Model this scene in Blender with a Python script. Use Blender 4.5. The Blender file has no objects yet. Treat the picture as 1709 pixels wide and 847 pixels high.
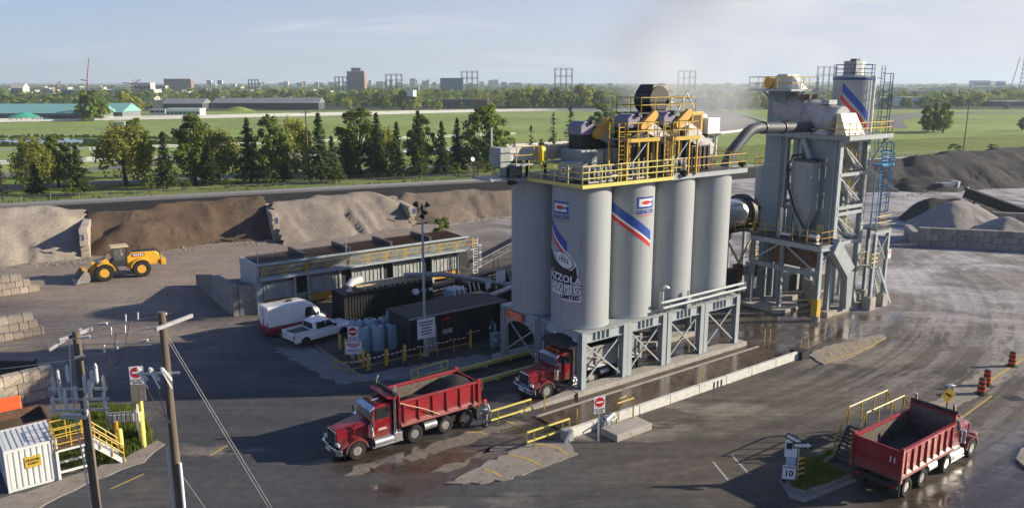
import bpy, math, random
from math import sin, cos, pi, radians, sqrt, atan2
from mathutils import Vector, Matrix, noise
random.seed(7)
scene = bpy.context.scene
COL = scene.collection
CAM_H, TILT, FPX, PX, PY = 21.0, radians(12.15), 1329.0, 854.5, 423.5
cam_d = bpy.data.cameras.new('camera')
cam_d.sensor_width = 36.0
cam_d.lens = 36.0 * FPX / 1709.0
cam_d.clip_start, cam_d.clip_end = 0.5, 30000
cam = bpy.data.objects.new('camera', cam_d)
COL.objects.link(cam)
cam.location = (0, 0, CAM_H)
cam.rotation_euler = (pi / 2 - TILT, 0, 0)
scene.camera = cam
SUN_EL, SUN_AZ = radians(21.0), radians(4.0)      # azimuth measured from +X towards +Y
world = bpy.data.worlds.new('World')
scene.world = world
world.use_nodes = True
wn, wl = world.node_tree.nodes, world.node_tree.links
wn.clear()
w_out = wn.new('ShaderNodeOutputWorld')
w_bg = wn.new('ShaderNodeBackground'); w_bg.inputs['Strength'].default_value = 0.060
w_sky = wn.new('ShaderNodeTexSky')
w_sky.sky_type = 'NISHITA'; w_sky.sun_disc = False
w_sky.sun_elevation = SUN_EL
w_sky.sun_rotation = pi / 2 - SUN_AZ
w_sky.altitude = 150; w_sky.air_density = 1.0; w_sky.dust_density = 0.2; w_sky.ozone_density = 6.0
tc = wn.new('ShaderNodeTexCoord')
sep = wn.new('ShaderNodeSeparateXYZ'); wl.new(tc.outputs['Generated'], sep.inputs[0])
zc = wn.new('ShaderNodeMath'); zc.operation = 'MAXIMUM'; zc.inputs[1].default_value = 0.0; wl.new(sep.outputs['Z'], zc.inputs[0])
za = wn.new('ShaderNodeMath'); za.operation = 'ADD'; za.inputs[1].default_value = 0.10; wl.new(zc.outputs[0], za.inputs[0])
dx = wn.new('ShaderNodeMath'); dx.operation = 'DIVIDE'; wl.new(sep.outputs['X'], dx.inputs[0]); wl.new(za.outputs[0], dx.inputs[1])
dy = wn.new('ShaderNodeMath'); dy.operation = 'DIVIDE'; wl.new(sep.outputs['Y'], dy.inputs[0]); wl.new(za.outputs[0], dy.inputs[1])
cmb = wn.new('ShaderNodeCombineXYZ'); wl.new(dx.outputs[0], cmb.inputs[0]); wl.new(dy.outputs[0], cmb.inputs[1])
cmap = wn.new('ShaderNodeMapping'); cmap.inputs['Scale'].default_value = (0.20, 0.34, 1); cmap.inputs['Location'].default_value = (3.1, 1.7, 0)
cmap.inputs['Rotation'].default_value = (0, 0, 0.12)
wl.new(cmb.outputs[0], cmap.inputs['Vector'])
cn = wn.new('ShaderNodeTexNoise'); cn.inputs['Scale'].default_value = 1.0; cn.inputs['Detail'].default_value = 9; cn.inputs['Roughness'].default_value = 0.6
cn.inputs['Distortion'].default_value = 1.2
wl.new(cmap.outputs[0], cn.inputs['Vector'])
cr = wn.new('ShaderNodeMapRange'); cr.interpolation_type = 'SMOOTHSTEP'
cr.inputs['From Min'].default_value = 0.44; cr.inputs['From Max'].default_value = 0.68; cr.inputs['To Max'].default_value = 0.85
wl.new(cn.outputs['Fac'], cr.inputs['Value'])
cmix = wn.new('ShaderNodeMix'); cmix.data_type = 'RGBA'
cmix.inputs['B'].default_value = (7.35, 7.4, 8.25, 1)
vz = wn.new('ShaderNodeMapRange'); vz.interpolation_type = 'SMOOTHSTEP'; vz.inputs['From Min'].default_value = 0.42; vz.inputs['From Max'].default_value = -0.05; vz.inputs['To Max'].default_value = 0.56
wl.new(sep.outputs['Z'], vz.inputs['Value'])
vx = wn.new('ShaderNodeMapRange'); vx.inputs['From Min'].default_value = -0.9; vx.inputs['From Max'].default_value = 0.9; vx.inputs['To Min'].default_value = 0.62; vx.inputs['To Max'].default_value = 2.3
wl.new(sep.outputs['X'], vx.inputs['Value'])
vm = wn.new('ShaderNodeMath'); vm.operation = 'MULTIPLY'; wl.new(vz.outputs[0], vm.inputs[0]); wl.new(vx.outputs[0], vm.inputs[1])
ca = wn.new('ShaderNodeMath'); ca.operation = 'MULTIPLY_ADD'; ca.inputs[1].default_value = 0.85; ca.use_clamp = True; wl.new(cr.outputs[0], ca.inputs[0]); wl.new(vm.outputs[0], ca.inputs[2])
wl.new(ca.outputs[0], cmix.inputs['Factor'])
tint = wn.new('ShaderNodeMix'); tint.data_type = 'RGBA'; tint.blend_type = 'MULTIPLY'; tint.inputs['Factor'].default_value = 1.0
tint.inputs['B'].default_value = (0.70, 0.92, 1.22, 1)
wl.new(w_sky.outputs[0], tint.inputs['A']); wl.new(tint.outputs['Result'], cmix.inputs['A'])
wl.new(cmix.outputs['Result'], w_bg.inputs['Color'])
wl.new(w_bg.outputs[0], w_out.inputs['Surface'])
sun_d = bpy.data.lights.new('sun', 'SUN')
sun_d.energy = 5.0; sun_d.angle = radians(0.5); sun_d.color = (1.0, 0.875, 0.69)
sun = bpy.data.objects.new('sun', sun_d)
COL.objects.link(sun)
SUN_DIR = Vector((cos(SUN_EL) * cos(SUN_AZ), cos(SUN_EL) * sin(SUN_AZ), sin(SUN_EL)))
sun.rotation_euler = (-SUN_DIR).to_track_quat('-Z', 'Y').to_euler()
sun.location = (60, 0, 60)
vs = scene.view_settings
vs.view_transform = 'Standard'; vs.look = 'None'; vs.exposure = 0.72; vs.gamma = 1.0; vs.use_curve_mapping = False
cy = scene.cycles
cy.use_denoising = True
cy.max_bounces = 14; cy.diffuse_bounces = 3; cy.glossy_bounces = 3; cy.transmission_bounces = 3; cy.volume_bounces = 12; cy.transparent_max_bounces = 6
cy.caustics_reflective = False; cy.caustics_refractive = False
cy.use_adaptive_sampling = True; cy.adaptive_threshold = 0.02
def G(x, y, z=0.0):
    """point of the photograph (1709 px wide) taken down to the level z"""
    u = (x - PX) / FPX; v = -(y - PY) / FPX
    d = (u, cos(TILT) + v * sin(TILT), -sin(TILT) + v * cos(TILT))
    t = (z - CAM_H) / d[2]
    return Vector((d[0] * t, d[1] * t, z))
def top_z(gp, y):
    """height, over ground point gp, of something that reaches photo row y"""
    v = -(y - PY) / FPX
    return CAM_H + gp[1] * (-sin(TILT) + v * cos(TILT)) / (cos(TILT) + v * sin(TILT))
def mpp(gp):
    return (gp[1] * cos(TILT) + CAM_H * sin(TILT)) / FPX       # metres per photo pixel there
YAW = radians(37.0)
SO = Vector((4.8, 51.9, 0))
def S(u, w, z=0.0):
    """plant grid: u along the silo row, w across it"""
    return Vector((SO.x + cos(YAW) * u - sin(YAW) * w, SO.y + sin(YAW) * u + cos(YAW) * w, z))
def toS(p):
    x, y = p[0] - SO.x, p[1] - SO.y
    return (cos(YAW) * x + sin(YAW) * y, -sin(YAW) * x + cos(YAW) * y)
def thing(name, label, cat, loc=(0, 0, 0), rz=0.0, group=None):
    o = bpy.data.objects.new(name, None)
    COL.objects.link(o)
    o.empty_display_size = 0.3
    o.location = loc; o.rotation_euler = (0, 0, rz)
    o['label'] = label; o['category'] = cat
    if group: o['group'] = group
    return o
def tag(o, label, cat, group=None):
    o['label'] = label; o['category'] = cat
    if group: o['group'] = group
    return o
def copy_tree(o, parent=None, loc=None, rz=None, label=None, group=None, scale=None):
    c = o.copy(); COL.objects.link(c)
    if parent is not None: c.parent = parent
    if loc is not None: c.location = loc
    if rz is not None: c.rotation_euler = (0, 0, rz)
    if label: c['label'] = label
    if group: c['group'] = group
    if scale is not None: c.scale = scale if not isinstance(scale, (int, float)) else (scale,) * 3
    for ch in list(o.children): copy_tree(ch, c)
    return c
def inst(name, data, parent=None, loc=(0, 0, 0), rot=(0, 0, 0), scale=(1, 1, 1)):
    o = bpy.data.objects.new(name, data)
    COL.objects.link(o)
    if parent is not None: o.parent = parent
    o.location = loc; o.rotation_euler = rot; o.scale = scale
    return o
class MB:
    def __init__(s): s.v = []; s.f = []; s.T = None
    def add(s, vs, fs):
        n = len(s.v)
        if s.T is not None: vs = [s.T @ Vector(p) for p in vs]
        s.v.extend([tuple(p) for p in vs]); s.f.extend([tuple(i + n for i in f) for f in fs]); return s
    def box(s, x0, y0, z0, x1, y1, z1):
        v = [(x0,y0,z0),(x1,y0,z0),(x1,y1,z0),(x0,y1,z0),(x0,y0,z1),(x1,y0,z1),(x1,y1,z1),(x0,y1,z1)]
        return s.add(v, [(3,2,1,0),(4,5,6,7),(0,1,5,4),(1,2,6,5),(2,3,7,6),(3,0,4,7)])
    def hexa(s, b, t):                      # bottom ring of 4, top ring of 4
        return s.add(list(b) + list(t), [(3,2,1,0),(4,5,6,7),(0,1,5,4),(1,2,6,5),(2,3,7,6),(3,0,4,7)])
    def bar(s, p, q, w, h=None):
        h = h or w; p, q = Vector(p), Vector(q); d = (q - p).normalized()
        up = Vector((0,0,1)) if abs(d.z) < 0.95 else Vector((1,0,0))
        a = d.cross(up).normalized(); b = a.cross(d)
        a *= w/2; b *= h/2
        return s.hexa([p-a-b, p+a-b, p+a+b, p-a+b], [q-a-b, q+a-b, q+a+b, q-a+b])
    def ibeam(s, p, q, w, h=None, t=None, side=None):
        """H section post or beam from p to q"""
        h = h or w; t = t or w * 0.12; p, q = Vector(p), Vector(q); d = (q - p).normalized()
        up = Vector(side) if side else (Vector((0,0,1)) if abs(d.z) < 0.95 else Vector((0,1,0)))
        a = d.cross(up).normalized(); b = a.cross(d)
        def blk(a0, a1, b0, b1):
            r = [a*a0+b*b0, a*a1+b*b0, a*a1+b*b1, a*a0+b*b1]
            s.hexa([p+k for k in r], [q+k for k in r])
        blk(-w/2, w/2, h/2-t, h/2); blk(-w/2, w/2, -h/2, -h/2+t); blk(-t/2, t/2, -h/2+t, h/2-t)
        return s
    def tube(s, p, q, r, r2=None, n=8, cap=True):
        r2 = r if r2 is None else r2; p, q = Vector(p), Vector(q); d = (q - p).normalized()
        up = Vector((0,0,1)) if abs(d.z) < 0.95 else Vector((1,0,0))
        a = d.cross(up).normalized(); b = a.cross(d)
        vs = [c + (a*cos(2*pi*i/n) + b*sin(2*pi*i/n))*rr for c, rr in ((p, r), (q, r2)) for i in range(n)]
        fs = [(i, (i+1)%n, n+(i+1)%n, n+i) for i in range(n)]
        if cap: fs += [tuple(range(n-1,-1,-1)), tuple(range(n, 2*n))]
        return s.add(vs, fs)
    def path(s, pts, r, n=6, r2=None):
        pts = [Vector(p) for p in pts]; m = len(pts); vs = []; fs = []
        for k, p in enumerate(pts):
            d = (pts[min(k+1, m-1)] - pts[max(k-1, 0)]).normalized()
            up = Vector((0,0,1)) if abs(d.z) < 0.95 else Vector((1,0,0))
            a = d.cross(up).normalized(); b = a.cross(d)
            rr = r if r2 is None else r + (r2 - r) * k / (m - 1)
            vs += [p + (a*cos(2*pi*i/n) + b*sin(2*pi*i/n))*rr for i in range(n)]
        for k in range(m-1):
            fs += [(k*n+i, k*n+(i+1)%n, (k+1)*n+(i+1)%n, (k+1)*n+i) for i in range(n)]
        fs += [tuple(range(n-1,-1,-1)), tuple(range((m-1)*n, m*n))]
        return s.add(vs, fs)
    def lathe(s, prof, n=24, M=None, a0=0, a1=2*pi):
        full = abs(a1 - a0 - 2*pi) < 1e-6; m = n if full else n + 1
        vs = []
        for r, z in prof:
            for i in range(m):
                an = a0 + (a1-a0)*i/n; vs.append(Vector((r*cos(an), r*sin(an), z)))
        if M is not None: vs = [M @ v for v in vs]
        fs = []
        for k in range(len(prof)-1):
            for i in range(n):
                j = (i+1) % m
                fs.append((k*m+i, k*m+j, (k+1)*m+j, (k+1)*m+i))
        if full:
            if prof[0][0] > 1e-6: fs.append(tuple(range(m-1, -1, -1)))
            if prof[-1][0] > 1e-6: fs.append(tuple(range((len(prof)-1)*m, len(prof)*m)))
        return s.add(vs, fs)
    def prism(s, poly, a, b, axis='y'):
        """poly = 2-D outline: axis y -> (x,z), x -> (y,z), z -> (x,y)"""
        f = {'y': lambda p, t: (p[0], t, p[1]), 'x': lambda p, t: (t, p[0], p[1]), 'z': lambda p, t: (p[0], p[1], t)}[axis]
        n = len(poly)
        vs = [f(p, a) for p in poly] + [f(p, b) for p in poly]
        return s.add(vs, [tuple(range(n-1,-1,-1)), tuple(range(n, 2*n))] + [(i, (i+1)%n, n+(i+1)%n, n+i) for i in range(n)])
    def loft(s, rings, cap=True):
        n = len(rings[0]); vs = [p for r in rings for p in r]; fs = []
        for k in range(len(rings)-1):
            fs += [(k*n+i, k*n+(i+1)%n, (k+1)*n+(i+1)%n, (k+1)*n+i) for i in range(n)]
        if cap: fs += [tuple(range(n-1,-1,-1)), tuple(range((len(rings)-1)*n, len(rings)*n))]
        return s.add(vs, fs)
    def ball(s, c, r, n=10, m=6, sc=(1,1,1)):
        c = Vector(c); vs = []; fs = []
        for j in range(m+1):
            t = pi*j/m
            for i in range(n):
                a = 2*pi*i/n; vs.append(c + Vector((r*sc[0]*sin(t)*cos(a), r*sc[1]*sin(t)*sin(a), r*sc[2]*cos(t))))
        for j in range(m):
            for i in range(n): fs.append((j*n+i, (j+1)*n+i, (j+1)*n+(i+1)%n, j*n+(i+1)%n))
        return s.add(vs, fs)
    def quad(s, a, b, c, d): return s.add([a,b,c,d], [(0,1,2,3)])
    def poly(s, pts): return s.add(pts, [tuple(range(len(pts)))])
    def mesh(s, name, m, smooth=None):
        me = bpy.data.meshes.new(name); me.from_pydata(s.v, [], s.f); me.validate(clean_customdata=False)
        if m: me.materials.append(m)
        if smooth:
            me.shade_smooth()
            if smooth < 180: me.set_sharp_from_angle(angle=radians(smooth))
        me.update(); return me
    def build(s, name, m, parent=None, smooth=None, bevel=0, kind=None, loc=None, rz=None):
        import bmesh
        me = s.mesh(name, m, None)
        bm = bmesh.new(); bm.from_mesh(me); bmesh.ops.recalc_face_normals(bm, faces=bm.faces); bm.to_mesh(me); bm.free()
        if smooth:
            me.shade_smooth()
            if smooth < 180: me.set_sharp_from_angle(angle=radians(smooth))
        o = bpy.data.objects.new(name, me); COL.objects.link(o)
        if parent is not None: o.parent = parent
        if loc is not None: o.location = loc
        if rz is not None: o.rotation_euler = (0, 0, rz)
        if kind: o['kind'] = kind
        if bevel:
            b = o.modifiers.new('bevel', 'BEVEL'); b.width = bevel; b.segments = 2; b.limit_method = 'ANGLE'; b.angle_limit = radians(40)
        return o
def text_parts(txt, size, offset=0.0, spacing=1.0, shear=0.0, align='CENTER', res=2):
    """flat outline mesh of a word, as (verts, faces) in its own x, y plane"""
    cu = bpy.data.curves.new('lettering', 'FONT')
    cu.body = txt; cu.size = size; cu.align_x = align; cu.align_y = 'CENTER'; cu.offset = offset
    cu.space_character = spacing; cu.shear = shear; cu.resolution_u = res
    ob = bpy.data.objects.new('lettering', cu); COL.objects.link(ob)
    dg = bpy.context.evaluated_depsgraph_get(); dg.update()
    me = bpy.data.meshes.new_from_object(ob.evaluated_get(dg))
    v = [tuple(p.co) for p in me.vertices]; f = [tuple(p.vertices) for p in me.polygons]
    bpy.data.objects.remove(ob); bpy.data.curves.remove(cu); bpy.data.meshes.remove(me)
    return v, f
def text_obj(txt, size, m, parent, fn, name='lettering', sx=1.0, **kw):
    """lettering laid on a surface: fn maps the word's (x, y) to a point"""
    v, f = text_parts(txt, size, **kw)
    mb = MB(); mb.add([fn(p[0] * sx, p[1]) for p in v], f)
    me = mb.mesh(name, m); o = bpy.data.objects.new(name, me); COL.objects.link(o)
    if parent is not None: o.parent = parent
    return o
MATS = {}
def mat(name, col, rough=0.6, metal=0.0, var=0.18, sc=1.5, bump=0.0, bsc=25.0, stretch=1.0, dirt=None, damt=0.35, dsc=None, coat=0.0, spec=0.5, emit=0.0, rand=0.0, rvar=0.12, low=None):
    if name in MATS: return MATS[name]
    m = bpy.data.materials.new(name); m.use_nodes = True
    nt = m.node_tree; n, l = nt.nodes, nt.links; b = n['Principled BSDF']
    b.inputs['Metallic'].default_value = metal; b.inputs['Specular IOR Level'].default_value = spec
    if coat: b.inputs['Coat Weight'].default_value = coat; b.inputs['Coat Roughness'].default_value = 0.08
    t = n.new('ShaderNodeTexCoord'); mp = n.new('ShaderNodeMapping'); mp.inputs['Scale'].default_value = (1, 1, 1/stretch)
    l.new(t.outputs['Object'], mp.inputs['Vector'])
    nz = n.new('ShaderNodeTexNoise'); nz.inputs['Scale'].default_value = sc; nz.inputs['Detail'].default_value = 6; nz.inputs['Roughness'].default_value = 0.62
    l.new(mp.outputs[0], nz.inputs['Vector'])
    mr = n.new('ShaderNodeMapRange'); mr.inputs['From Min'].default_value = 0.3; mr.inputs['From Max'].default_value = 0.7
    mr.inputs['To Min'].default_value = 1 - var; mr.inputs['To Max'].default_value = 1 + var
    l.new(nz.outputs['Fac'], mr.inputs['Value'])
    hs = n.new('ShaderNodeHueSaturation'); hs.inputs['Color'].default_value = (*col, 1)
    src = mr.outputs[0]
    if rand:
        oi = n.new('ShaderNodeObjectInfo'); rr = n.new('ShaderNodeMapRange')
        rr.inputs['To Min'].default_value = 1 - rand; rr.inputs['To Max'].default_value = 1 + rand
        l.new(oi.outputs['Random'], rr.inputs['Value'])
        mu = n.new('ShaderNodeMath'); mu.operation = 'MULTIPLY'; l.new(src, mu.inputs[0]); l.new(rr.outputs[0], mu.inputs[1]); src = mu.outputs[0]
    l.new(src, hs.inputs['Value'])
    cout = hs.outputs[0]
    if dirt:
        dn = n.new('ShaderNodeTexNoise'); dn.inputs['Scale'].default_value = dsc or sc * 2.3; dn.inputs['Detail'].default_value = 8; dn.inputs['Roughness'].default_value = 0.7
        l.new(mp.outputs[0], dn.inputs['Vector'])
        dr = n.new('ShaderNodeMapRange'); dr.interpolation_type = 'SMOOTHSTEP'
        dr.inputs['From Min'].default_value = 0.62 - 0.35 * damt; dr.inputs['From Max'].default_value = 0.80 - 0.25 * damt
        l.new(dn.outputs['Fac'], dr.inputs['Value'])
        mx = n.new('ShaderNodeMix'); mx.data_type = 'RGBA'; mx.inputs['B'].default_value = (*dirt, 1)
        dm = n.new('ShaderNodeMath'); dm.operation = 'MULTIPLY'; dm.inputs[1].default_value = 0.85
        l.new(dr.outputs[0], dm.inputs[0]); l.new(dm.outputs[0], mx.inputs['Factor']); l.new(cout, mx.inputs['A']); cout = mx.outputs['Result']
    if low:                                   # splashed mud on the lower parts of vehicles
        sz = n.new('ShaderNodeSeparateXYZ'); l.new(t.outputs['Object'], sz.inputs[0])
        za_ = n.new('ShaderNodeMath'); za_.operation = 'MULTIPLY_ADD'; za_.inputs[1].default_value = -low[2]; l.new(nz.outputs['Fac'], za_.inputs[0]); l.new(sz.outputs['Z'], za_.inputs[2])
        lr = n.new('ShaderNodeMapRange'); lr.inputs['From Min'].default_value = low[1] - low[2] * .5; lr.inputs['From Max'].default_value = low[0] - low[2] * .5; lr.inputs['To Max'].default_value = 0.55; l.new(za_.outputs[0], lr.inputs['Value'])
        lx = n.new('ShaderNodeMix'); lx.data_type = 'RGBA'; lx.inputs['B'].default_value = (0.15, 0.115, 0.085, 1); l.new(lr.outputs[0], lx.inputs['Factor']); l.new(cout, lx.inputs['A']); cout = lx.outputs['Result']
    l.new(cout, b.inputs['Base Color'])
    rm = n.new('ShaderNodeMapRange'); rm.inputs['To Min'].default_value = max(0.03, rough - rvar); rm.inputs['To Max'].default_value = min(1, rough + rvar)
    l.new(nz.outputs['Fac'], rm.inputs['Value']); l.new(rm.outputs[0], b.inputs['Roughness'])
    if emit:
        b.inputs['Emission Color'].default_value = (*col, 1); b.inputs['Emission Strength'].default_value = emit
    if bump:
        bn = n.new('ShaderNodeTexNoise'); bn.inputs['Scale'].default_value = bsc; bn.inputs['Detail'].default_value = 5
        l.new(t.outputs['Object'], bn.inputs['Vector'])
        bp = n.new('ShaderNodeBump'); bp.inputs['Strength'].default_value = bump; bp.inputs['Distance'].default_value = 0.05
        l.new(bn.outputs['Fac'], bp.inputs['Height']); l.new(bp.outputs[0], b.inputs['Normal'])
    MATS[name] = m
    return m
DUST = (0.16, 0.13, 0.10)
m_silo   = mat('silo_paint', (0.345, 0.37, 0.38), 0.42, var=0.05, sc=0.9, stretch=9, dirt=(0.24, 0.235, 0.22), damt=0.24, dsc=2.2)
m_steel  = mat('grey_steel_paint', (0.30, 0.33, 0.335), 0.5, var=0.10, sc=1.1, stretch=3, dirt=DUST, damt=0.30)
m_steel2 = mat('pale_steel_paint', (0.36, 0.405, 0.42), 0.5, var=0.10, sc=1.1, stretch=3, dirt=DUST, damt=0.22)
m_panel  = mat('panel_steel_paint', (0.23, 0.285, 0.31), 0.5, var=0.07, sc=0.7, stretch=5, dirt=(0.13, 0.12, 0.10), damt=0.16, dsc=1.6)
m_yellow = mat('yellow_paint', (0.58, 0.39, 0.045), 0.5, var=0.15, sc=4, dirt=(0.19, 0.12, 0.05), damt=0.42)
m_yellow2= mat('lemon_paint', (0.66, 0.58, 0.16), 0.5, var=0.10, sc=4, dirt=(0.25, 0.20, 0.05), damt=0.25)
m_orange = mat('orange_guard_paint', (0.62, 0.30, 0.03), 0.5, var=0.12, sc=3, dirt=DUST, damt=0.3)
m_black  = mat('blackened_steel', (0.022, 0.021, 0.020), 0.55, var=0.4, sc=3, dirt=(0.09, 0.075, 0.06), damt=0.3)
m_dark   = mat('dark_grey_paint', (0.05, 0.05, 0.052), 0.5, var=0.2, sc=2, dirt=DUST, damt=0.25)
m_rust   = mat('rusty_steel', (0.14, 0.075, 0.04), 0.8, var=0.3, sc=3, dirt=(0.05, 0.04, 0.03), damt=0.5)
m_galv   = mat('galvanised_steel', (0.55, 0.56, 0.57), 0.38, metal=0.7, var=0.12, sc=5)
m_conc   = mat('concrete', (0.36, 0.335, 0.30), 0.85, var=0.16, sc=1.3, bump=0.25, bsc=14, dirt=(0.20, 0.17, 0.14), damt=0.35)
m_block  = mat('concrete_block', (0.42, 0.365, 0.295), 0.9, var=0.2, sc=2.0, bump=0.4, bsc=9, dirt=(0.17, 0.135, 0.095), damt=0.45, rand=0.16)
m_blockd = mat('weathered_block', (0.27, 0.26, 0.24), 0.9, var=0.2, sc=1.3, bump=0.4, bsc=9, dirt=(0.12, 0.11, 0.095), damt=0.45, rand=0.3)
m_white  = mat('white_paint', (0.78, 0.78, 0.77), 0.45, var=0.05, sc=1.5)
m_wsign  = mat('white_sign', (0.74, 0.75, 0.78), 0.4, var=0.03)
m_ink    = mat('black_ink', (0.015, 0.015, 0.018), 0.5, var=0.1)
m_redink = mat('red_sign_ink', (0.52, 0.02, 0.035), 0.4, var=0.05)
m_blue   = mat('blue_stripe', (0.025, 0.075, 0.36), 0.4, var=0.08)
m_red    = mat('red_stripe', (0.60, 0.035, 0.03), 0.4, var=0.08)
m_bluesteel = mat('blue_steel_paint', (0.03, 0.22, 0.46), 0.45, var=0.12, sc=2)
m_navy   = mat('navy_steel_paint', (0.04, 0.075, 0.20), 0.45, var=0.12, sc=2)
m_truck  = mat('truck_red', (0.21, 0.006, 0.012), 0.28, var=0.12, sc=1.2, coat=0.5, dirt=(0.17, 0.05, 0.04), damt=0.2, low=(.7, 1.5, .9))
m_box    = mat('dump_box_red', (0.28, 0.013, 0.020), 0.42, var=0.12, sc=1.0, dirt=(0.19, 0.075, 0.06), damt=0.34, low=(1.0, 2.0, 1.2))
m_boxin  = mat('worn_box_steel', (0.10, 0.085, 0.07), 0.7, var=0.35, sc=2.5, dirt=(0.26, 0.20, 0.15), damt=0.35)
m_chrome = mat('chrome', (0.80, 0.80, 0.82), 0.14, metal=1.0, var=0.05, rvar=0.05)
m_alu    = mat('aluminium', (0.66, 0.66, 0.66), 0.34, metal=0.85, var=0.08)
m_tyre   = mat('tyre_rubber', (0.016, 0.015, 0.014), 0.85, var=0.3, sc=5, dirt=(0.085, 0.07, 0.058), damt=0.22)
m_glass  = mat('dark_glass', (0.015, 0.022, 0.026), 0.06, var=0.05, rvar=0.02)
m_mix    = mat('asphalt_mix', (0.018, 0.017, 0.016), 0.8, var=0.35, sc=6, bump=0.8, bsc=18)
m_cat    = mat('loader_yellow', (0.70, 0.38, 0.03), 0.42, var=0.10, sc=2, dirt=(0.30, 0.19, 0.08), damt=0.32, low=(.6, 1.6, .9))
m_tan    = mat('dusty_roof', (0.52, 0.42, 0.27), 0.7, var=0.1)
m_wood   = mat('weathered_pole_wood', (0.13, 0.105, 0.08), 0.9, var=0.3, sc=3, stretch=20, bump=0.4, bsc=20, dirt=(0.30, 0.25, 0.20), damt=0.3)
m_grey   = mat('porcelain_grey', (0.55, 0.56, 0.57), 0.3, var=0.08)
m_wire   = mat('wire', (0.36, 0.36, 0.37), 0.5, var=0.05)
m_cable  = mat('black_cable', (0.015, 0.015, 0.015), 0.6, var=0.05)
m_tank   = mat('tote_plastic', (0.22, 0.32, 0.40), 0.45, var=0.08)
m_wooddk = mat('charcoal_cladding', (0.016, 0.016, 0.018), 0.7, var=0.15, sc=2)
m_tarp   = mat('black_tarp', (0.03, 0.03, 0.033), 0.65, var=0.2, bump=0.3, bsc=4)
class NT:
    """tiny node-tree helper"""
    def __init__(s, name):
        s.m = bpy.data.materials.new(name); s.m.use_nodes = True
        s.t = s.m.node_tree; s.n, s.l = s.t.nodes, s.t.links; s.b = s.n['Principled BSDF']
        s.geo = s.n.new('ShaderNodeNewGeometry'); s.pos = s.geo.outputs['Position']
    def _in(s, sock, v):
        if hasattr(v, 'is_output'): s.l.new(v, sock)
        else: sock.default_value = v
    def math(s, op, a, b=0.0, c=None, clamp=False):
        q = s.n.new('ShaderNodeMath'); q.operation = op; q.use_clamp = clamp
        s._in(q.inputs[0], a); s._in(q.inputs[1], b)
        if c is not None: s._in(q.inputs[2], c)
        return q.outputs[0]
    def dot(s, vec, k=0.0):
        q = s.n.new('ShaderNodeVectorMath'); q.operation = 'DOT_PRODUCT'; s.l.new(s.pos, q.inputs[0]); q.inputs[1].default_value = vec
        return s.math('SUBTRACT', q.outputs['Value'], k)
    def noise(s, scale, detail=6, rough=0.6, rot=0.0, sc=(1, 1, 1), dist=0.0, vec=None):
        mp = s.n.new('ShaderNodeMapping'); mp.inputs['Rotation'].default_value = (0, 0, rot); mp.inputs['Scale'].default_value = sc
        s.l.new(vec or s.pos, mp.inputs['Vector'])
        q = s.n.new('ShaderNodeTexNoise'); q.inputs['Scale'].default_value = scale; q.inputs['Detail'].default_value = detail
        q.inputs['Roughness'].default_value = rough; q.inputs['Distortion'].default_value = dist
        s.l.new(mp.outputs[0], q.inputs['Vector']); return q.outputs['Fac']
    def ramp(s, v, a, b, lo=0.0, hi=1.0, smooth=True):
        q = s.n.new('ShaderNodeMapRange'); q.interpolation_type = 'SMOOTHSTEP' if smooth else 'LINEAR'
        s._in(q.inputs['Value'], v)
        q.inputs['From Min'].default_value = a; q.inputs['From Max'].default_value = b
        q.inputs['To Min'].default_value = lo; q.inputs['To Max'].default_value = hi
        return q.outputs[0]
    def mix(s, f, a, b):
        q = s.n.new('ShaderNodeMix'); q.data_type = 'RGBA'; s._in(q.inputs['Factor'], f)
        for k, v in (('A', a), ('B', b)):
            if hasattr(v, 'is_output'): s.l.new(v, q.inputs[k])
            else: q.inputs[k].default_value = (*v, 1)
        return q.outputs['Result']
    def mul(s, col, v):
        q = s.n.new('ShaderNodeHueSaturation'); s.l.new(col, q.inputs['Color']); s._in(q.inputs['Value'], v); return q.outputs[0]
    def bump(s, h, strength, dist=0.05):
        q = s.n.new('ShaderNodeBump'); q.inputs['Strength'].default_value = strength; q.inputs['Distance'].default_value = dist
        s.l.new(h, q.inputs['Height']); s.l.new(q.outputs[0], s.b.inputs['Normal'])
    def base(s, c): s.l.new(c, s.b.inputs['Base Color'])
    def rough(s, v): s._in(s.b.inputs['Roughness'], v)
AU = (cos(YAW), sin(YAW), 0.0); BU = (-sin(YAW), cos(YAW), 0.0)
AO = AU[0]*SO.x + AU[1]*SO.y; BO = BU[0]*SO.x + BU[1]*SO.y
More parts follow.
